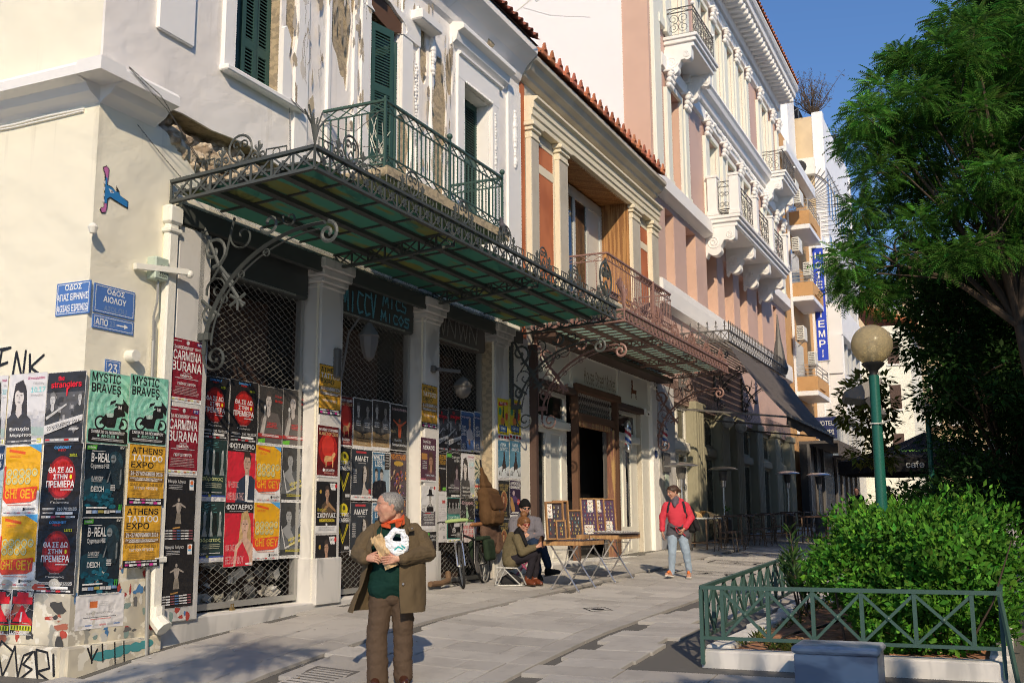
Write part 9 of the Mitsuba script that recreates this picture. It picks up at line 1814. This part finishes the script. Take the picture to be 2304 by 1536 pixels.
for x, y, z, lbl in ((18.35,-.2,4.72, 'white security camera under the end of the pink canopy'),(17.75,-.16,4.0, 'white dome camera beside the right shop window')):
    k = thing('security_camera', lbl, 'security camera'); b = MB(); b.bbox(x - .06, x + .06, y, y + .1, z, z + .12,.02); b.ball((x, y - .02, z - .03),.05,2); b.build('housing', 'white_paint', k); b = MB(); b.ball((x - .02, y - .055, z - .035),.025,1); b.build('lens', 'black', k)
for x, y, z, lbl in ((25.6,-.35,4.40, 'white globe lamp hanging in the cafe shade, nearer one'),(27.4,-.35,4.38, 'dim globe lamp hanging in the cafe shade, farther one')):
    k = thing('globe_lamp', lbl, 'lamp', 'globe lamps of the cafe'); b = MB(); b.ball((x, y, z),.19,3); b.build('globe', 'frosted', k, smooth=True); b = MB(); b.bar((x, y, z + .18),(x, y + .4, z + .3),.02); b.build('arm', 'iron_grey', k)
def lantern(x, z, label, round_=False):
    k = thing('wall_lantern', label, 'lamp', 'old wall lanterns on the columns'); y = -.12; b = MB()
    if round_: b.bbox(x - .05, x + .05, y + .02, y + .1, z + .25, z + .36,.02); b.bar((x, y, z + .3),(x + .3, y - .25, z + .28),.05); b.build('arm', 'iron_grey', k); b = MB(); b.ball((x + .34, y - .28, z),(.13,.13,.14),2); b.lathe([(.13,.02),(.16,.05),(.07,.17),(.03,.2)],(x + .34, y - .28, z),14); b.build('shade', 'iron_grey', k, smooth=40)
    else:
        b.bbox(x - .06, x + .06, y + .02, y + .1, z - .1, z + .3,.02); b.tube([(x, y, z - .15),(x + .02, y - .1, z + .5),(x + .10, y - .22, z + .72),(x + .24, y - .28, z + .70)],.016,6); b.build('arm', 'iron_grey', k); b = MB(); b.lathe([(.02,-.12),(.07,-.08),(.12,.1),(.13,.2),(.15,.22),(.07,.34),(.03,.4)],(x + .24, y - .28, z + .26),8); b.build('lantern', 'iron_grey', k)
lantern(4.30,3.40, 'dark wall lantern on a curved arm on the first column'); lantern(6.98,3.45, 'dark round wall lamp on a bracket on the second column', True)
PG = thing('pigeon', 'grey pigeon perched on the canopy edge at the end of the balcony', 'pigeon'); b = MB(); o = np.array((7.2,-1.18,5.86)); b.mesh(flesh([hullof((o + [0,0,.10],.055),(o + [.10,0,.07],.035),(o + [-.05,0,.13],.045)), bone(o + [-.06,0,.15],.035, o + [-.09,0,.22],.026), hullof((o + [-.09,0,.225],.026),(o + [-.125,0,.218],.008)), hullof((o + [.10,0,.07],.025),(o + [.24,.02,.03],.012),(o + [.24,-.02,.03],.012)), bone(o + [.0,.015,.06],.01, o + [.0,.015,0],.007), bone(o + [.02,-.015,.06],.01, o + [.02,-.015,0],.007)],.012,4), col=(.10,.095,.115)); b.build('body', 'matt', PG, color=True, smooth=True)
PL_ = thing('padlock', 'brass padlock on the bottom bar of the first grille', 'padlock'); b = MB(); b.bbox(2.55,2.63,.16,.20,.36,.43,.01); b.tube([(2.57,.18,.43),(2.57,.18,.47),(2.61,.18,.47),(2.61,.18,.43)],.008,5); b.build('body', 'brass', PL_); P('brass', (.24,.17,.07),.4,.6)
GP = thing('gutter_pipe', 'rusty bent pipe end lying along the foot of the second column', 'pipe'); b = MB(); zq = float(zg(7.2,-.2)); b.tube([(6.8,-.12, zq + .06),(7.1,-.16, zq + .06),(7.35,-.14, zq + .09),(7.45,-.08, zq + .2)],.045,8); b.build('pipe', 'rust_steel', GP)
# litter in the street
r_ = random.Random(40); b = MB()
for i in range(130):
    x, y = r_.uniform(-1,16),-abs(r_.gauss(0,1.6)) - .08
    if x < 1.2 and y > -.15: continue
    s, a, z = r_.uniform(.006,.022), r_.uniform(0,6.3), float(zg(x, y)) + .006; b.raw([(x + s*math.cos(a + q*1.57)*(1.6 if q % 2 else 1), y + s*math.sin(a + q*1.57), z + (.004 if q == 0 else 0)) for q in range(4)],[[0,1,2,3]], r_.choice(((.5,.48,.44),(.16,.12,.07),(.09,.08,.06),(.28,.2,.1),(.6,.6,.6))))
b.build('litter', 'matt', None, color=True, kind='stuff', label='scraps of paper, dead leaves and butts strewn over the paving', category='litter')
# the church side of the square, outside the picture
k = thing('church', 'pale church flank along the shaded side of the square', 'church'); b = MB(); b.box(-16,13.5,-34,-18.5,-1.5,10.0); b.box(-16.3,13.8,-34.3,-18.2,10.0,10.5); b.build('wall', 'beige', k)
for x in np.arange(-13,12,4.2): b = MB(); b.box(x, x + 1.4,-18.5,-18.44,3,7.5); b.build('window', 'dark_brown', k)
